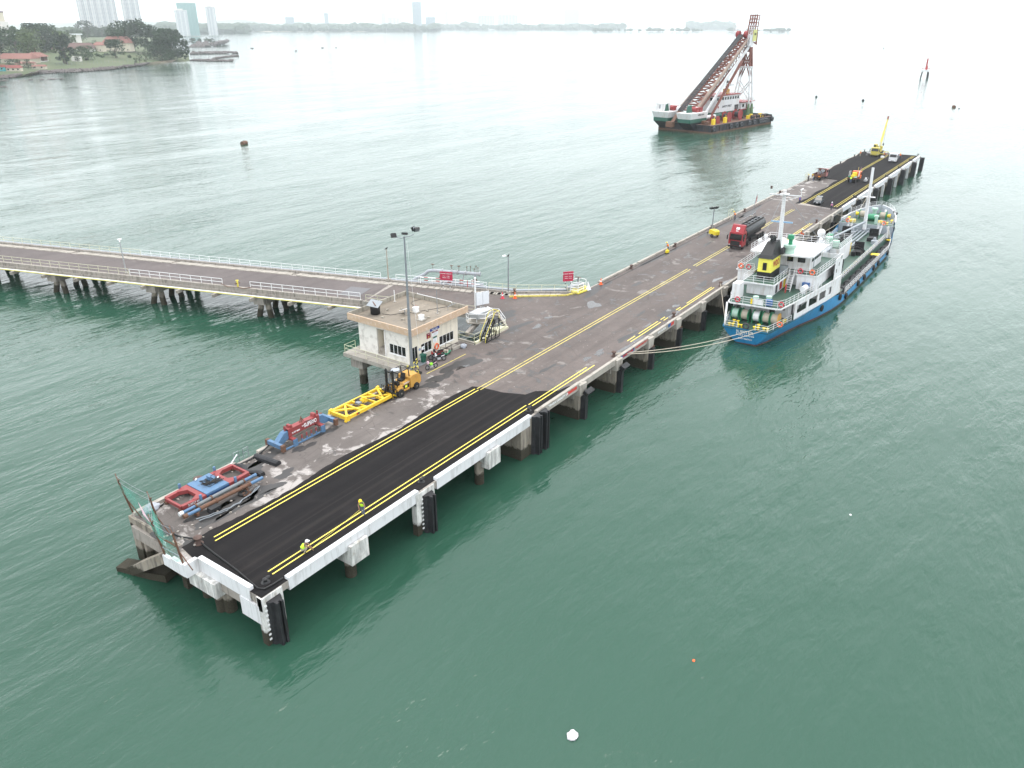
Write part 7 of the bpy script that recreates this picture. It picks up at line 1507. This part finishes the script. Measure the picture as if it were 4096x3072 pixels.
# ------------------------------------------------------------------ vehicles on the jetty
m_carg = M('car_grey', (.045,.055,.06), .3, var=.05); m_lorr = M('lorry_red', (.27,.018,.025), .35, var=.06); m_tankb = M('tank_black', (.022,.025,.028), .45, var=.15, scale=.6, dirt=(.05,.05,.05), damt=.3, dscale=.5)
m_bedb = M('truck_bed_brown', (.11,.05,.035), .6, var=.2); m_cry = M('crane_yellow', (.50,.42,.08), .45, var=.08); m_lamp_o = M('lamp_orange', (.8,.3,.03), .3); m_vyel = M('machine_yellow', (.72,.55,.03), .5, var=.1); m_chrome = M('headlamp', (.6,.62,.65), .15, metal=.4)
def vwheel(o, x, y, r, w=.26): return wheel(o, x, y, r, r, w)
# grey hatchback, nose towards -x
def placed(name, label, cat, x, y, rz): return thing(name, label, cat, (x,y,DZ+.035), rz)
car = placed('hatchback_car', 'dark grey hatchback parked between two vest wearers at the asphalt start', 'car', 160.6, 5.9, R(186))
sec = [(-1.95,.35,.68,.75),(-1.9,.3,.82,.98),(-1.2,.22,.83,1.0),(.0,.22,.83,.98),(1.0,.22,.82,.92),(1.7,.26,.78,.82),(1.95,.38,.62,.68)]
MB().loft([[(x,-w,z0),(x,-w*1.02,(z0+z1)/2),(x,-w*.94,z1),(x,w*.94,z1),(x,w*1.02,(z0+z1)/2),(x,w,z0)] for x, z0, w, z1 in sec]).build('body', m_carg, car, True)
cab = [[(-1.85,-.76,.97),(-1.85,.76,.97),(1.05,.76,.93),(1.05,-.76,.93)],[(-1.55,-.62,1.45),(-1.55,.62,1.45),(.25,.6,1.47),(.25,-.6,1.47)]]
MB().loft(cab).build('cabin_glass', m_glass, car); MB().loft([[(-1.6,-.64,1.44),(-1.6,.64,1.44),(.28,.62,1.46),(.28,-.62,1.46)],[(-1.4,-.5,1.52),(-1.4,.5,1.52),(.1,.5,1.53),(.1,-.5,1.53)]]).build('roof', m_carg, car)
for y in (-1,1):
    MB().beam((-.6,y*.78,.96),(-.6,y*.64,1.45),.08,.05).build('pillar', m_carg, car); MB().beam((1.05,y*.77,.93),(.26,y*.62,1.46),.07,.05).build('pillar', m_carg, car); MB().cb((.7,y*.95,1.0),(.18,.16,.13)).build('mirror', m_carg, car); MB().prism([(1.45,.66),(1.9,.6),(1.82,.75),(1.4,.82)],y*.5,y*.72,'y').build('headlight', m_chrome, car)
    vwheel(car,-1.2,y*.72,.3,.2); vwheel(car,1.25,y*.72,.3,.2)
MB().box(1.9,1.97,-.45,.45,.4,.6).build('grille', m_black, car); MB().box(1.965,1.99,-.22,.22,.45,.56).build('number_plate', m_white, car)
# generic cab-over lorry facing local +x, cab front at x=0
def cab(o, w, h, col, dp=1.8, z0=.5, glass_z=.5):
    MB().prism([(-dp,z0),(.0,z0),(.04,z0+h*.45),(-.14,z0+h),(-dp,z0+h)],-w/2,w/2,'y').build('cab', col, o); g_ = MB().add([(.05,-w/2+.12,z0+h*glass_z),(.05,w/2-.12,z0+h*glass_z),(-.1,w/2-.2,z0+h*.9),(-.1,-w/2+.2,z0+h*.9),(-.02,-w/2+.12,z0+h*glass_z),(-.02,w/2-.12,z0+h*glass_z),(-.2,w/2-.2,z0+h*.9),(-.2,-w/2+.2,z0+h*.9)],[(0,1,2,3),(7,6,5,4),(0,4,5,1),(1,5,6,2),(2,6,7,3),(3,7,4,0)]).build('windscreen', m_glass, o)
    for s_ in (-1,1): MB().prism([(-dp*.75,z0+h*.52),(-.15,z0+h*.5),(-.25,z0+h*.88),(-dp*.75,z0+h*.88)],s_*w/2,s_*(w/2+.012),'y').build('side_window', m_glass, o); MB().beam((-.05,s_*(w/2),z0+h*.85),(.1,s_*(w/2+.25),z0+h*.8),.04).box(.02,.14,s_*(w/2+.16),s_*(w/2+.34),z0+h*.45,z0+h*.8).build('mirror', m_black, o); MB().box(.03,.08,s_*w*.32,s_*w*.46,z0+.15,z0+.35).build('headlight', m_chrome, o)
    MB().box(-.05,.12,-w/2-.01,w/2+.01,z0-.12,z0+.12).build('bumper', m_white if col is m_white else m_black, o)
# tank lorry
tkr = placed('tank_lorry', 'red-cabbed tank lorry with long black tank beside the tanker', 'lorry', 110.6, 6.9, R(181))
cab(tkr, 2.5, 2.45, m_lorr, 2.1, .65, .46); MB().box(.05,.13,-.85,.85,.85,1.65).build('grille', m_black, tkr); MB().prism([(-1.75,3.1),(-.35,3.1),(-1.3,4.25),(-1.75,4.3)],-1.15,1.15,'y').build('wind_deflector', m_lorr, tkr)
letter('88', .62, m_text, tkr, (-.78,0,3.72), (0,1,0), (-.95,0,1.15), .03); letter('BEST', .22, m_text, tkr, (-.5,0,3.32), (0,1,0), (-.95,0,1.15), .01)
MB().box(-3.9,-.3,-.45,.45,.65,.95).build('chassis', m_black, tkr)
ell = lambda x, s_=1: [(x,1.22*s_*math.cos(a)*1.0,2.55+1.12*s_*math.sin(a)) for a in [2*math.pi*i/18 for i in range(18)]]
tb = MB().loft([ell(-2.75,.75),ell(-2.95,.96),ell(-3.1),ell(-13.2),ell(-13.4,.96),ell(-13.55,.75)]).build('tank', m_tankb, tkr, True)
MB().box(-13.0,-3.2,-.75,-.68,3.45,3.75).box(-13.0,-3.2,.68,.75,3.45,3.75).build('coaming', m_black, tb)
for x in (-4.6,-6.4,-8.2,-10,-11.8): MB().cyl((x,0,3.6),(x,0,3.82),.34,n=12).build('manhole', m_black, tb)
for y in (-.9,): 
    MB().tube([(-3.4,y,4.4),(-13,y,4.4)],.035,5).build('hand_rail', m_galv, tb)
    for k in range(6): MB().cyl((-3.6-1.85*k,y,3.35),(-3.6-1.85*k,y,4.4),.03,n=5).build('rail_post', m_galv, tb)
MB().tube([(-3.4,.9,4.4),(-13,.9,4.4)],.035,5).build('hand_rail', m_galv, tb)
MB().box(-13.2,-3.6,-.5,.5,1.0,1.5).build('trailer_frame', m_black, tkr); MB().box(-8.8,-5.2,-1.2,-.7,.65,1.2).box(-8.8,-5.2,.7,1.2,.65,1.2).build('side_box', m_black, tkr)
for x in (-1.3,-4.0,-10.0,-11.3,-12.6):
    for y in (-1.05,1.05): vwheel(tkr,x,y,.5,.32)
tag(MB().tube([(121.5,5.6,DZ+1.0),(122.5,4.8,DZ+.3),(123.5,3.6,DZ+.15),(122.8,2.6,DZ+.12),(124.5,1.8,DZ+.2),(125.6,.9,DZ+.5),(127.3,-.6,DZ+.3),(128.2,-3.2,DZ+.2),(127.8,-4.6,4.2)],.1,7).build('loading_hose', m_black, None, True), 'thick black loading hose from the tank lorry to the tanker', 'hose')
# brown drop-side truck, tail towards the camera
def bed(o, x0, x1, w, z, mat, h=.55):
    MB().box(x0,x1,-w/2,w/2,z-.12,z).build('bed_floor', mat, o); MB().box(x0,x0+.05,-w/2,w/2,z+.001,z+h).build('tailboard', mat, o)
    for s_ in (-1,1): MB().box(x0+.051,x1,s_*w/2,s_*(w/2-.05),z+.001,z+h).build('side_board', mat, o)
    MB().box(x0,x1,-.35,.35,.55,z-.121).build('chassis', m_black, o)
bt = placed('dropside_truck', 'brown drop-side truck loaded with machinery on the left edge', 'truck', 195.6, 14.3, R(-3))
cab(bt, 2.1, 1.85, M('faded_pink_red',(.42,.18,.18),.5), 1.6, .55); bed(bt,-6.2,-1.8,2.25,1.05,m_bedb,.6); MB().box(-1.85,-1.75,-1.1,1.1,1.66,2.6).box(-3.9,-1.75,-1.12,-1.06,2.5,2.6).box(-3.9,-1.75,1.06,1.12,2.5,2.6).build('headboard', m_bedb, bt)
for x in (-.9,-5.1):
    for y in (-.85,.85): vwheel(bt,x,y,.42,.3)
q = random.Random(3); ld = MB()
for k in range(12): ld.torus((q.uniform(-3.6,-2.2),q.uniform(-.7,.7),1.3+q.random()),(q.gauss(0,1),q.gauss(0,1),q.gauss(0,1)),.28,.08,10,5)
tag_ = ld.build('machinery_load', m_galv, bt)
for s_ in (-1,1): MB().box(-6.27,-6.201,s_*.55,s_*1.05,1.05,1.25).build('tail_light', m_lamp_o, bt)
# road marking truck
rm = placed('road_marking_truck', 'orange and yellow road-marking truck with paint kettle and flags', 'truck', 197.4, 6.2, R(-2))
cab(rm, 2.0, 1.8, M('cab_orange',(.75,.16,.04),.45), 1.5, .5); bed(rm,-5.4,-1.6,2.1,.95,m_bedb,.35)
MB().cyl((-3.0,0,1.0),(-3.0,0,2.2),.6,n=14).build('paint_kettle', m_vyel, rm, True); MB().box(-4.6,-3.8,-.45,.45,.96,1.75).build('burner_box', m_vyel, rm); MB().box(-2.2,-1.8,-.8,.8,.96,2.4).build('orange_hood', M('hood_orange',(.8,.14,.03),.5), rm)
for x, y in ((-5.0,-.7),(-5.0,.75),(-4.2,-.8)): MB().cyl((x,y,.96),(x,y,1.5),.2,n=10).build('gas_bottle', M('bottle_green',(.02,.28,.16),.5), rm, True)
MB().tube([(-4.5,1.0,1.3),(-4.5,1.0,2.6),(-3.2,1.0,2.6),(-3.2,1.0,1.3)],.05,5).build('side_hoop', m_wpaint, rm); lad_ = MB()
for k in range(7): lad_.beam((-3.4,-1.05,1.3+.2*k),(-2.4,-1.05,1.3+.2*k),.05)
lad_.beam((-3.4,-1.05,1.2),(-3.4,-1.05,2.7),.06).beam((-2.4,-1.05,1.2),(-2.4,-1.05,2.7),.06); lad_.build('ladder', m_wpaint, rm); MB().box(-5.3,-4.0,-1.0,-.5,1.31,1.4).build('white_board', m_white, rm)
for y, mm in ((-.5,m_syw),(-1.1,M('flag_pink',(.55,.2,.28),.7))): f_ = MB().cyl((-2.0,y,2.4),(-2.0,y,3.6),.025,n=5).build('flag_pole', m_galv, rm); MB().prism([(-2.05,3.6),(-2.15,2.9),(-2.35,2.6),(-2.3,3.3)],y-.01,y+.01,'y').build('flag', mm, f_)
for x in (-.8,-4.6):
    for y in (-.82,.82): vwheel(rm,x,y,.38,.28)
lm = placed('line_machine', 'small grey walk-behind line marking machine beside the marking truck', 'machine', 194.6, 3.4, R(170)); MB().box(-.5,.6,-.3,.3,.3,.8).build('hopper', m_grey, lm); MB().tube([(-.5,-.25,.7),(-1.1,-.25,1.1),(-1.1,.25,1.1),(-.5,.25,.7)],.03,5).build('handle', m_galv, lm); MB().cyl((.2,0,.8),(.2,0,1.2),.2,n=10).build('tank', m_white, lm)
for x in (-.35,.45):
    for y in (-.35,.35): MB().cyl((x,y-.04,.16),(x,y+.04,.16),.16,n=12).build('wheel', m_tyre, lm)
# white lorry facing the camera
wl_ = placed('white_lorry', 'white cab-over lorry with a stacked load near the jetty end', 'lorry', 232.8, 4.6, R(184)); cab(wl_, 2.15, 2.0, m_white, 1.6, .5); bed(wl_,-6.2,-1.75,2.2,1.0,m_galv,.5); q = random.Random(5); ld = MB().box(-5.6,-2.0,-.9,.9,1.01,1.5)
for k in range(5): ld.cb((-2.3-.7*k,q.uniform(-.3,.3),1.7),(.6,1.2,.4),q.uniform(-.3,.3))
ld.build('load', m_cloth, wl_); MB().box(.125,.14,-.4,.4,.45,.6).build('number_plate', m_black, wl_)
for x in (-.9,-5.0):
    for y in (-.85,.85): vwheel(wl_,x,y,.42,.3)
# mobile crane
mc = placed('mobile_crane', 'yellow truck crane with raised boom and outriggers at the jetty end', 'crane', 241.6, 11.6, R(180)); cab(mc, 2.3, 2.1, m_cry, 1.7, .55); MB().box(-8.0,-1.7,-1.1,1.1,.6,1.1).build('carrier', m_black, mc)
for k in range(6): MB().box(.121,.135,-1.1+.37*k,-.92+.37*k,.43,.67).build('hazard_stripe', m_cry, mc)
MB().box(-5.6,-3.0,-1.0,1.0,1.1,1.6).build('turntable', m_cry, mc); MB().box(-4.6,-3.0,-1.15,-.35,1.6,3.3).build('operator_cab', m_cry, mc); MB().box(-4.2,-2.99,-1.17,-.5,2.3,3.1).build('cab_glass', m_glass, mc); MB().box(-6.4,-5.0,-.9,.9,1.5,2.6).build('counterweight', m_cry, mc)
pb_ = mc.matrix_basis; tipz = rowz(241.6+12,11.0,468)-DZ
b0 = Vector((-4.6,.3,2.4)); b1 = Vector((-12.5,-.3,tipz))
for a, b, w, mm in ((0,.5,.6,m_cry),(.48,.8,.46,m_cry),(.78,.93,.36,m_cry),(.9,1.0,.5,m_bred)): MB().beam(b0.lerp(b1,a),b0.lerp(b1,b),w,w).build('boom_section', mm, mc)
MB().beam((-3.4,.3,1.8),tuple(b0.lerp(b1,.3)),.28,.28).build('luffing_ram', m_galv, mc); MB().tube([tuple(b1),(b1.x-.3,b1.y,2.5)],.03,4).box(b1.x-.5,b1.x-.1,b1.y-.15,b1.y+.15,1.9,2.6).build('hoist_wire', m_black, mc)
for x in (-2.4,-7.4):
    for s_ in (-1,1): MB().box(x-.15,x+.15,s_*1.1,s_*2.7,.6,.85).build('outrigger_beam', m_cry if s_ > 0 else m_white, mc); MB().cyl((x,s_*2.6,.02),(x,s_*2.6,.7),.09,n=8).cyl((x,s_*2.6,.0),(x,s_*2.6,.08),.28,n=10).build('outrigger_jack', m_galv, mc)
for x in (-.9,-5.2,-6.5):
    for y in (-.95,.95): vwheel(mc,x,y,.48,.32)
tag(MB().prism([(240.6,8.6),(241.4,8.5),(241.5,9.4),(240.7,9.5)],DZ+.035,DZ+.55).build('white_drum_pack', m_white), 'white pack of drums beside the mobile crane', 'drums')
# light tower trailer
lt = placed('light_tower', 'yellow wheeled light tower generator with a dark mast on the left strip', 'light tower', 117.6, 13.6, R(60)); MB().prism([(-.9,.5),(.9,.5),(.9,1.1),(.7,1.35),(-.7,1.35),(-.9,1.1)],-.55,.55,'y').build('canopy', m_vyel, lt); MB().box(.2,.5,-.57,-.551,.6,1.2).build('blue_panel', m_pblue, lt)
for y in (-.68,.68): vwheel(lt,-.2,y,.32,.2)
MB().beam((.9,0,.5),(2.0,0,.4),.1).cyl((2.0,0,0),(2.0,0,.5),.05,n=6).build('drawbar', m_black, lt); hh = 5.2; MB().cyl((.75,0,.5),(.75,0,hh),.12,.08,n=8).build('mast', m_galv, lt); MB().beam((.75,-.8,hh),(.75,.8,hh),.08).build('cross_bar', m_black, lt)
for y in (-.8,-.3,.3,.8): MB().box(.65,.95,y-.18,y+.18,hh+.05,hh+.35).build('lamp', m_black, lt)
# red warning flag
rf_ = thing('red_flag', 'red flag on a leaning pole stuck on the left strip', 'flag', (139.2,13.9,DZ+.01)); MB().cyl((0,0,0),(.9,-.4,4.6),.04,n=6).build('pole', m_galv, rf_); MB().prism([(.9,4.6),(.52,2.6),(.75,2.9),(1.15,3.6)],-.42,-.38,'y').build('flag', m_red, rf_); MB().box(-.3,.3,-.3,.3,0,.15).build('foot', m_kerb, rf_)
# small yellow survey frame / trestles on the kerb
for lab, x, y in (('yellow ladder frame standing at the left edge beside an orange vest worker',134.2,16.4),('yellow ladder frame at the far left edge beside two workers',188.0,16.3)):
    t_ = thing('access_ladder', lab, 'ladder', (x,y,DZ+.01))
    for s_ in (-.6,.6): MB().tube([(s_,0,0),(s_,0,2.0),(s_,.5,2.0),(s_,.5,0)],.05,5).build('hoop', m_cream, t_)
    MB().beam((-.6,0,1.2),(.6,0,1.2),.06).beam((-.6,0,2.0),(.6,0,2.0),.06).build('cross_bar', m_cream, t_)

# ------------------------------------------------------------------ people
m_skin2 = M('skin_brown', (.26,.145,.095), .6, var=.05); m_jean = M('jeans', (.10,.13,.19), .8, var=.2); m_navy = M('navy_cloth', (.02,.025,.05), .8); m_khaki = M('khaki_cloth', (.34,.31,.24), .8); m_hiv = M('hi_vis_lime', (.50,.80,.04), .6); m_hiy = M('hat_yellow', (.80,.60,.02), .4); m_hvo = M('hi_vis_orange', (.85,.20,.03), .6); m_boil = M('orange_coverall', (.62,.10,.03), .8); m_boot_ = M('dark_boots', (.04,.03,.025), .7); m_bluev = M('blue_vest', (.05,.06,.42), .7)
POSES = {
 'stand': dict(pel=(0,0,.95), ch=(.02,0,1.25), nk=(.03,0,1.45), hd=(.05,0,1.62), sh=.19, el=((.0,.26,1.15),(.0,-.26,1.15)), ha=((.12,.26,.9),(.12,-.26,.9)), kn=((.03,.1,.5),(.03,-.1,.5)), an=((0,.11,.09),(0,-.11,.09))),
 'work': dict(pel=(0,0,.93), ch=(.1,0,1.22), nk=(.2,0,1.4), hd=(.3,0,1.54), sh=.2, el=((.2,.3,1.15),(.25,-.24,1.1)), ha=((.3,.36,1.0),(.42,-.1,.88)), kn=((.08,.1,.5),(.0,-.12,.5)), an=((.02,.12,.09),(-.12,-.12,.09))),
 'squat': dict(pel=(-.2,0,.34), ch=(.02,0,.62), nk=(.16,0,.78), hd=(.3,0,.88), sh=.2, el=((.38,.24,.55),(.4,-.2,.5)), ha=((.6,.12,.22),(.62,-.1,.14)), kn=((.25,.2,.5),(.24,-.16,.48)), an=((-.02,.18,.08),(-.04,-.14,.08))),
 'sit': dict(pel=(0,0,.1), ch=(.04,0,.4), nk=(.08,0,.6), hd=(.12,0,.76), sh=.2, el=((.16,.28,.35),(.16,-.28,.35)), ha=((.38,.18,.22),(.38,-.18,.22)), kn=((.42,.14,.12),(.42,-.14,.12)), an=((.46,.14,-.3),(.46,-.14,-.3))),
}
def person(label, x, y, rz, pose, shirt, trousers, vest=None, hat=None, z=DZ+.035, flip=1):
    ps = POSES[pose]; V_ = Vector; o = thing('person', label, 'person', (x,y,z), rz)
    vs, es, rs, rg = [], [], [], []
    def v(p, r, g): vs.append(V_(p)); rs.append(r); rg.append(g); return len(vs)-1
    pel = v(ps['pel'],.145,1); wa = v(V_(ps['pel']).lerp(V_(ps['ch']),.5),.135,0); ch = v(ps['ch'],.155,0); nk = v(ps['nk'],.065,2); hd0 = v(V_(ps['nk']).lerp(V_(ps['hd']),.5),.075,2); hd = v(ps['hd'],.1,2); hd1 = v(V_(ps['hd'])+V_((.01,0,.09)),.08,2)
    es += [(pel,wa),(wa,ch),(ch,nk),(nk,hd0),(hd0,hd),(hd,hd1)]
    for i, s_ in enumerate((1,-1)):
        c = V_(ps['ch']).lerp(V_(ps['nk']),.65); sh = v(c+V_((0,s_*ps['sh'],0)),.075,0); el = v(ps['el'][i],.052,2); mid = v(V_(ps['el'][i]).lerp(V_(ps['ha'][i]),.5),.045,2); ha = v(ps['ha'][i],.036,2); d_ = (V_(ps['ha'][i])-V_(ps['el'][i])).normalized(); pm = v(V_(ps['ha'][i])+d_*.07,.034,2); es += [(ch,sh),(sh,el),(el,mid),(mid,ha),(ha,pm)]
        hp_ = v(V_(ps['pel'])+V_((0,s_*.09,-.06)),.1,1); kn = v(ps['kn'][i],.068,1); mc_ = v(V_(ps['kn'][i]).lerp(V_(ps['an'][i]),.45),.06,1); an = v(ps['an'][i],.045,1); toe = v(V_(ps['an'][i])+V_((.16,0,-.04)),.04,3); hl_ = v(V_(ps['an'][i])+V_((-.04,0,-.03)),.045,3); es += [(pel,hp_),(hp_,kn),(kn,mc_),(mc_,an),(an,toe),(an,hl_)]
    me = bpy.data.meshes.new('body'); me.from_pydata([tuple(p) for p in vs],es,[]); b = bpy.data.objects.new('body',me); COL.objects.link(b)
    sk = b.modifiers.new('skin','SKIN'); sl = me.skin_vertices[0].data
    for i, r_ in enumerate(rs): sl[i].radius = (r_*(.8 if i in (0,1,2) else 1), r_*(1.15 if i in (0,1,2) else 1)); sl[i].use_root = (i == 0)
    su = b.modifiers.new('sub','SUBSURF'); su.levels = 1; su.render_levels = 1
    dg = bpy.context.evaluated_depsgraph_get(); nm = bpy.data.meshes.new_from_object(b.evaluated_get(dg)); bpy.data.objects.remove(b)
    nm.materials.clear()
    for mm in (shirt,trousers,m_skin2,m_boot_): nm.materials.append(mm)
    segs = [(vs[a],vs[c],rg[c]) for a, c in es]
    for f in nm.polygons:
        c = f.center; best = min(segs, key=lambda s: ((c-(s[0]+(s[1]-s[0])*max(0,min(1,(c-s[0]).dot(s[1]-s[0])/max(1e-6,(s[1]-s[0]).length_squared))))).length)); f.material_index = best[2]; f.use_smooth = True
    put('body', nm, o)
    for i in (0,1):   # five fingers each, curled
        h_ = V_(ps['ha'][i]); d_ = (h_-V_(ps['el'][i])).normalized(); sd = d_.cross(V_((0,0,1))).normalized(); dn = sd.cross(d_); tip = h_+d_*.08; fm_ = MB()
        for k, l_ in enumerate((.055,.07,.075,.068)): b0_ = tip+sd*(.03-.02*k); fm_.tube([b0_,b0_+d_*l_*.6,b0_+d_*l_*.9-dn*.03],.009,5)
        fm_.tube([h_+sd*.03+d_*.02,h_+sd*.06+d_*.05,h_+sd*.06+d_*.085-dn*.015],.010,5); fm_.build('fingers', m_skin2, o)
    hp = V_(ps['hd']); fwd = V_((1,0,-.25 if pose in ('work','squat') else 0)).normalized()
    MB().sph(hp+fwd*.105+V_((0,0,.0)),(.018,.014,.024),6,4).sph(hp+fwd*.1+V_((0,.035,.03)),.012,6,4).sph(hp+fwd*.1+V_((0,-.035,.03)),.012,6,4).sph(hp+V_((0,.1,0)),(.02,.012,.03),6,4).sph(hp+V_((0,-.1,0)),(.02,.012,.03),6,4).cyl(hp+fwd*.098+V_((0,-.025,-.04)),hp+fwd*.098+V_((0,.025,-.04)),.008,n=5).build('face', m_skin2, o)
    if hat: MB().lathe([(.155,0),(.14,.03),(.13,.09),(.08,.145),(.01,.155)],hp+V_((0,0,.06)),14).prism([(hp.x+.1,hp.y-.09),(hp.x+.21,hp.y-.06),(hp.x+.21,hp.y+.06),(hp.x+.1,hp.y+.09)],hp.z+.06,hp.z+.075).build('hard_hat', hat, o, True)
    else: MB().sph(hp+V_((-.015,0,.05)),(.105,.105,.1),10,7).build('hair', m_black, o, True)
    if vest:
        pe, cc, nn_ = V_(ps['pel']), V_(ps['ch']), V_(ps['nk']); ax = (nn_-pe).normalized(); fw = V_((0,1,0)).cross(ax).normalized(); rr = []
        for f, wx, wy in ((.22,.17,.19),(.5,.175,.2),(.72,.17,.215),(.88,.11,.17)):
            c = pe.lerp(cc,f/.6) if f < .6 else cc.lerp(nn_,(f-.6)/.4); rr.append([tuple(c+fw*wx*math.cos(a)+V_((0,1,0))*wy*math.sin(a)) for a in [2*math.pi*i/14 for i in range(14)]])
        MB().loft(rr,False).build('vest', vest, o, True)
    return o
m_vgrey = M('vest_grey_green', (.16,.2,.16), .7)
w1 = person('standing worker in lime vest and yellow hard hat holding a line on the asphalt', 11.55,1.45,R(200),'work',m_navy,m_jean,m_hiv,m_hiy)
w2 = person('crouching worker in lime vest and white hard hat at the yellow lines', 5.35,1.6,R(-30),'squat',m_navy,m_khaki,m_hiv,m_white)
tag(MB().tube(sag((11.05,1.35,DZ+.85),(6.0,1.35,DZ+.2),8,.02),.012,4).build('chalk_line', m_ypaint), 'thin marking line stretched between the two lime vest workers', 'line')
person('person in blue vest and white helmet left of the grey car', 157.6,9.3,R(200),'stand',m_bluev,m_navy,None,m_white); person('person in blue vest and white helmet right of the grey car', 155.0,1.6,R(170),'stand',m_bluev,m_navy,M('vest_pink_band',(.55,.2,.3),.7),m_white)
person('seated person in orange coverall and white helmet on the jetty edge', 128.6,.3,R(-90),'sit',m_boil,m_boil,None,m_white,DZ+.27)
person('worker in orange vest at the yellow ladder frame on the left edge', 134.0,15.6,R(100),'work',m_hvo,m_navy,m_hvo,m_hiy); person('worker in orange vest sitting work on the left kerb before the tank lorry', 102.5,16.2,R(100),'work',m_hvo,m_navy,m_hvo,m_hiy)
person('person in dark clothes at the far left ladder frame', 187.2,15.9,R(60),'stand',m_navy,m_black,None,m_hiy); person('person in pale clothes bending at the far left ladder frame', 188.6,15.0,R(120),'work',m_pgrn,m_jean,None,m_hiy)
person('worker in lime vest behind the road-marking truck', 191.4,6.4,R(10),'work',m_hiv,m_jean,m_hiv,m_hiy); person('worker standing left of the mobile crane in a brown vest', 239.5,15.2,R(200),'stand',m_hvo,m_khaki,None,m_hiy); person('worker bending at the mobile crane outrigger', 241.5,8.6,R(150),'work',m_hvo,m_navy,None,m_hiy); person('worker in pale pink shirt beside the mobile crane', 240.0,7.8,R(120),'stand',M('pale_pink_shirt',(.62,.3,.34),.7),m_khaki,None,m_white); person('worker in orange vest standing behind the white lorry', 241.5,4.2,R(200),'stand',m_hvo,m_navy,m_hvo,m_hiy)
pbx = thing('yellow_toolbox', 'small yellow machine beside the worker on the left kerb', 'tool', (101.6,15.9,DZ+.01)); MB().box(-.3,.3,-.25,.25,.1,.55).cyl((0,0,.55),(0,0,.8),.08,n=6).build('case', m_vyel, pbx); MB().cyl((-.2,-.3,.1),(-.2,.3,.1),.1,n=10).build('wheel', m_tyre, pbx)
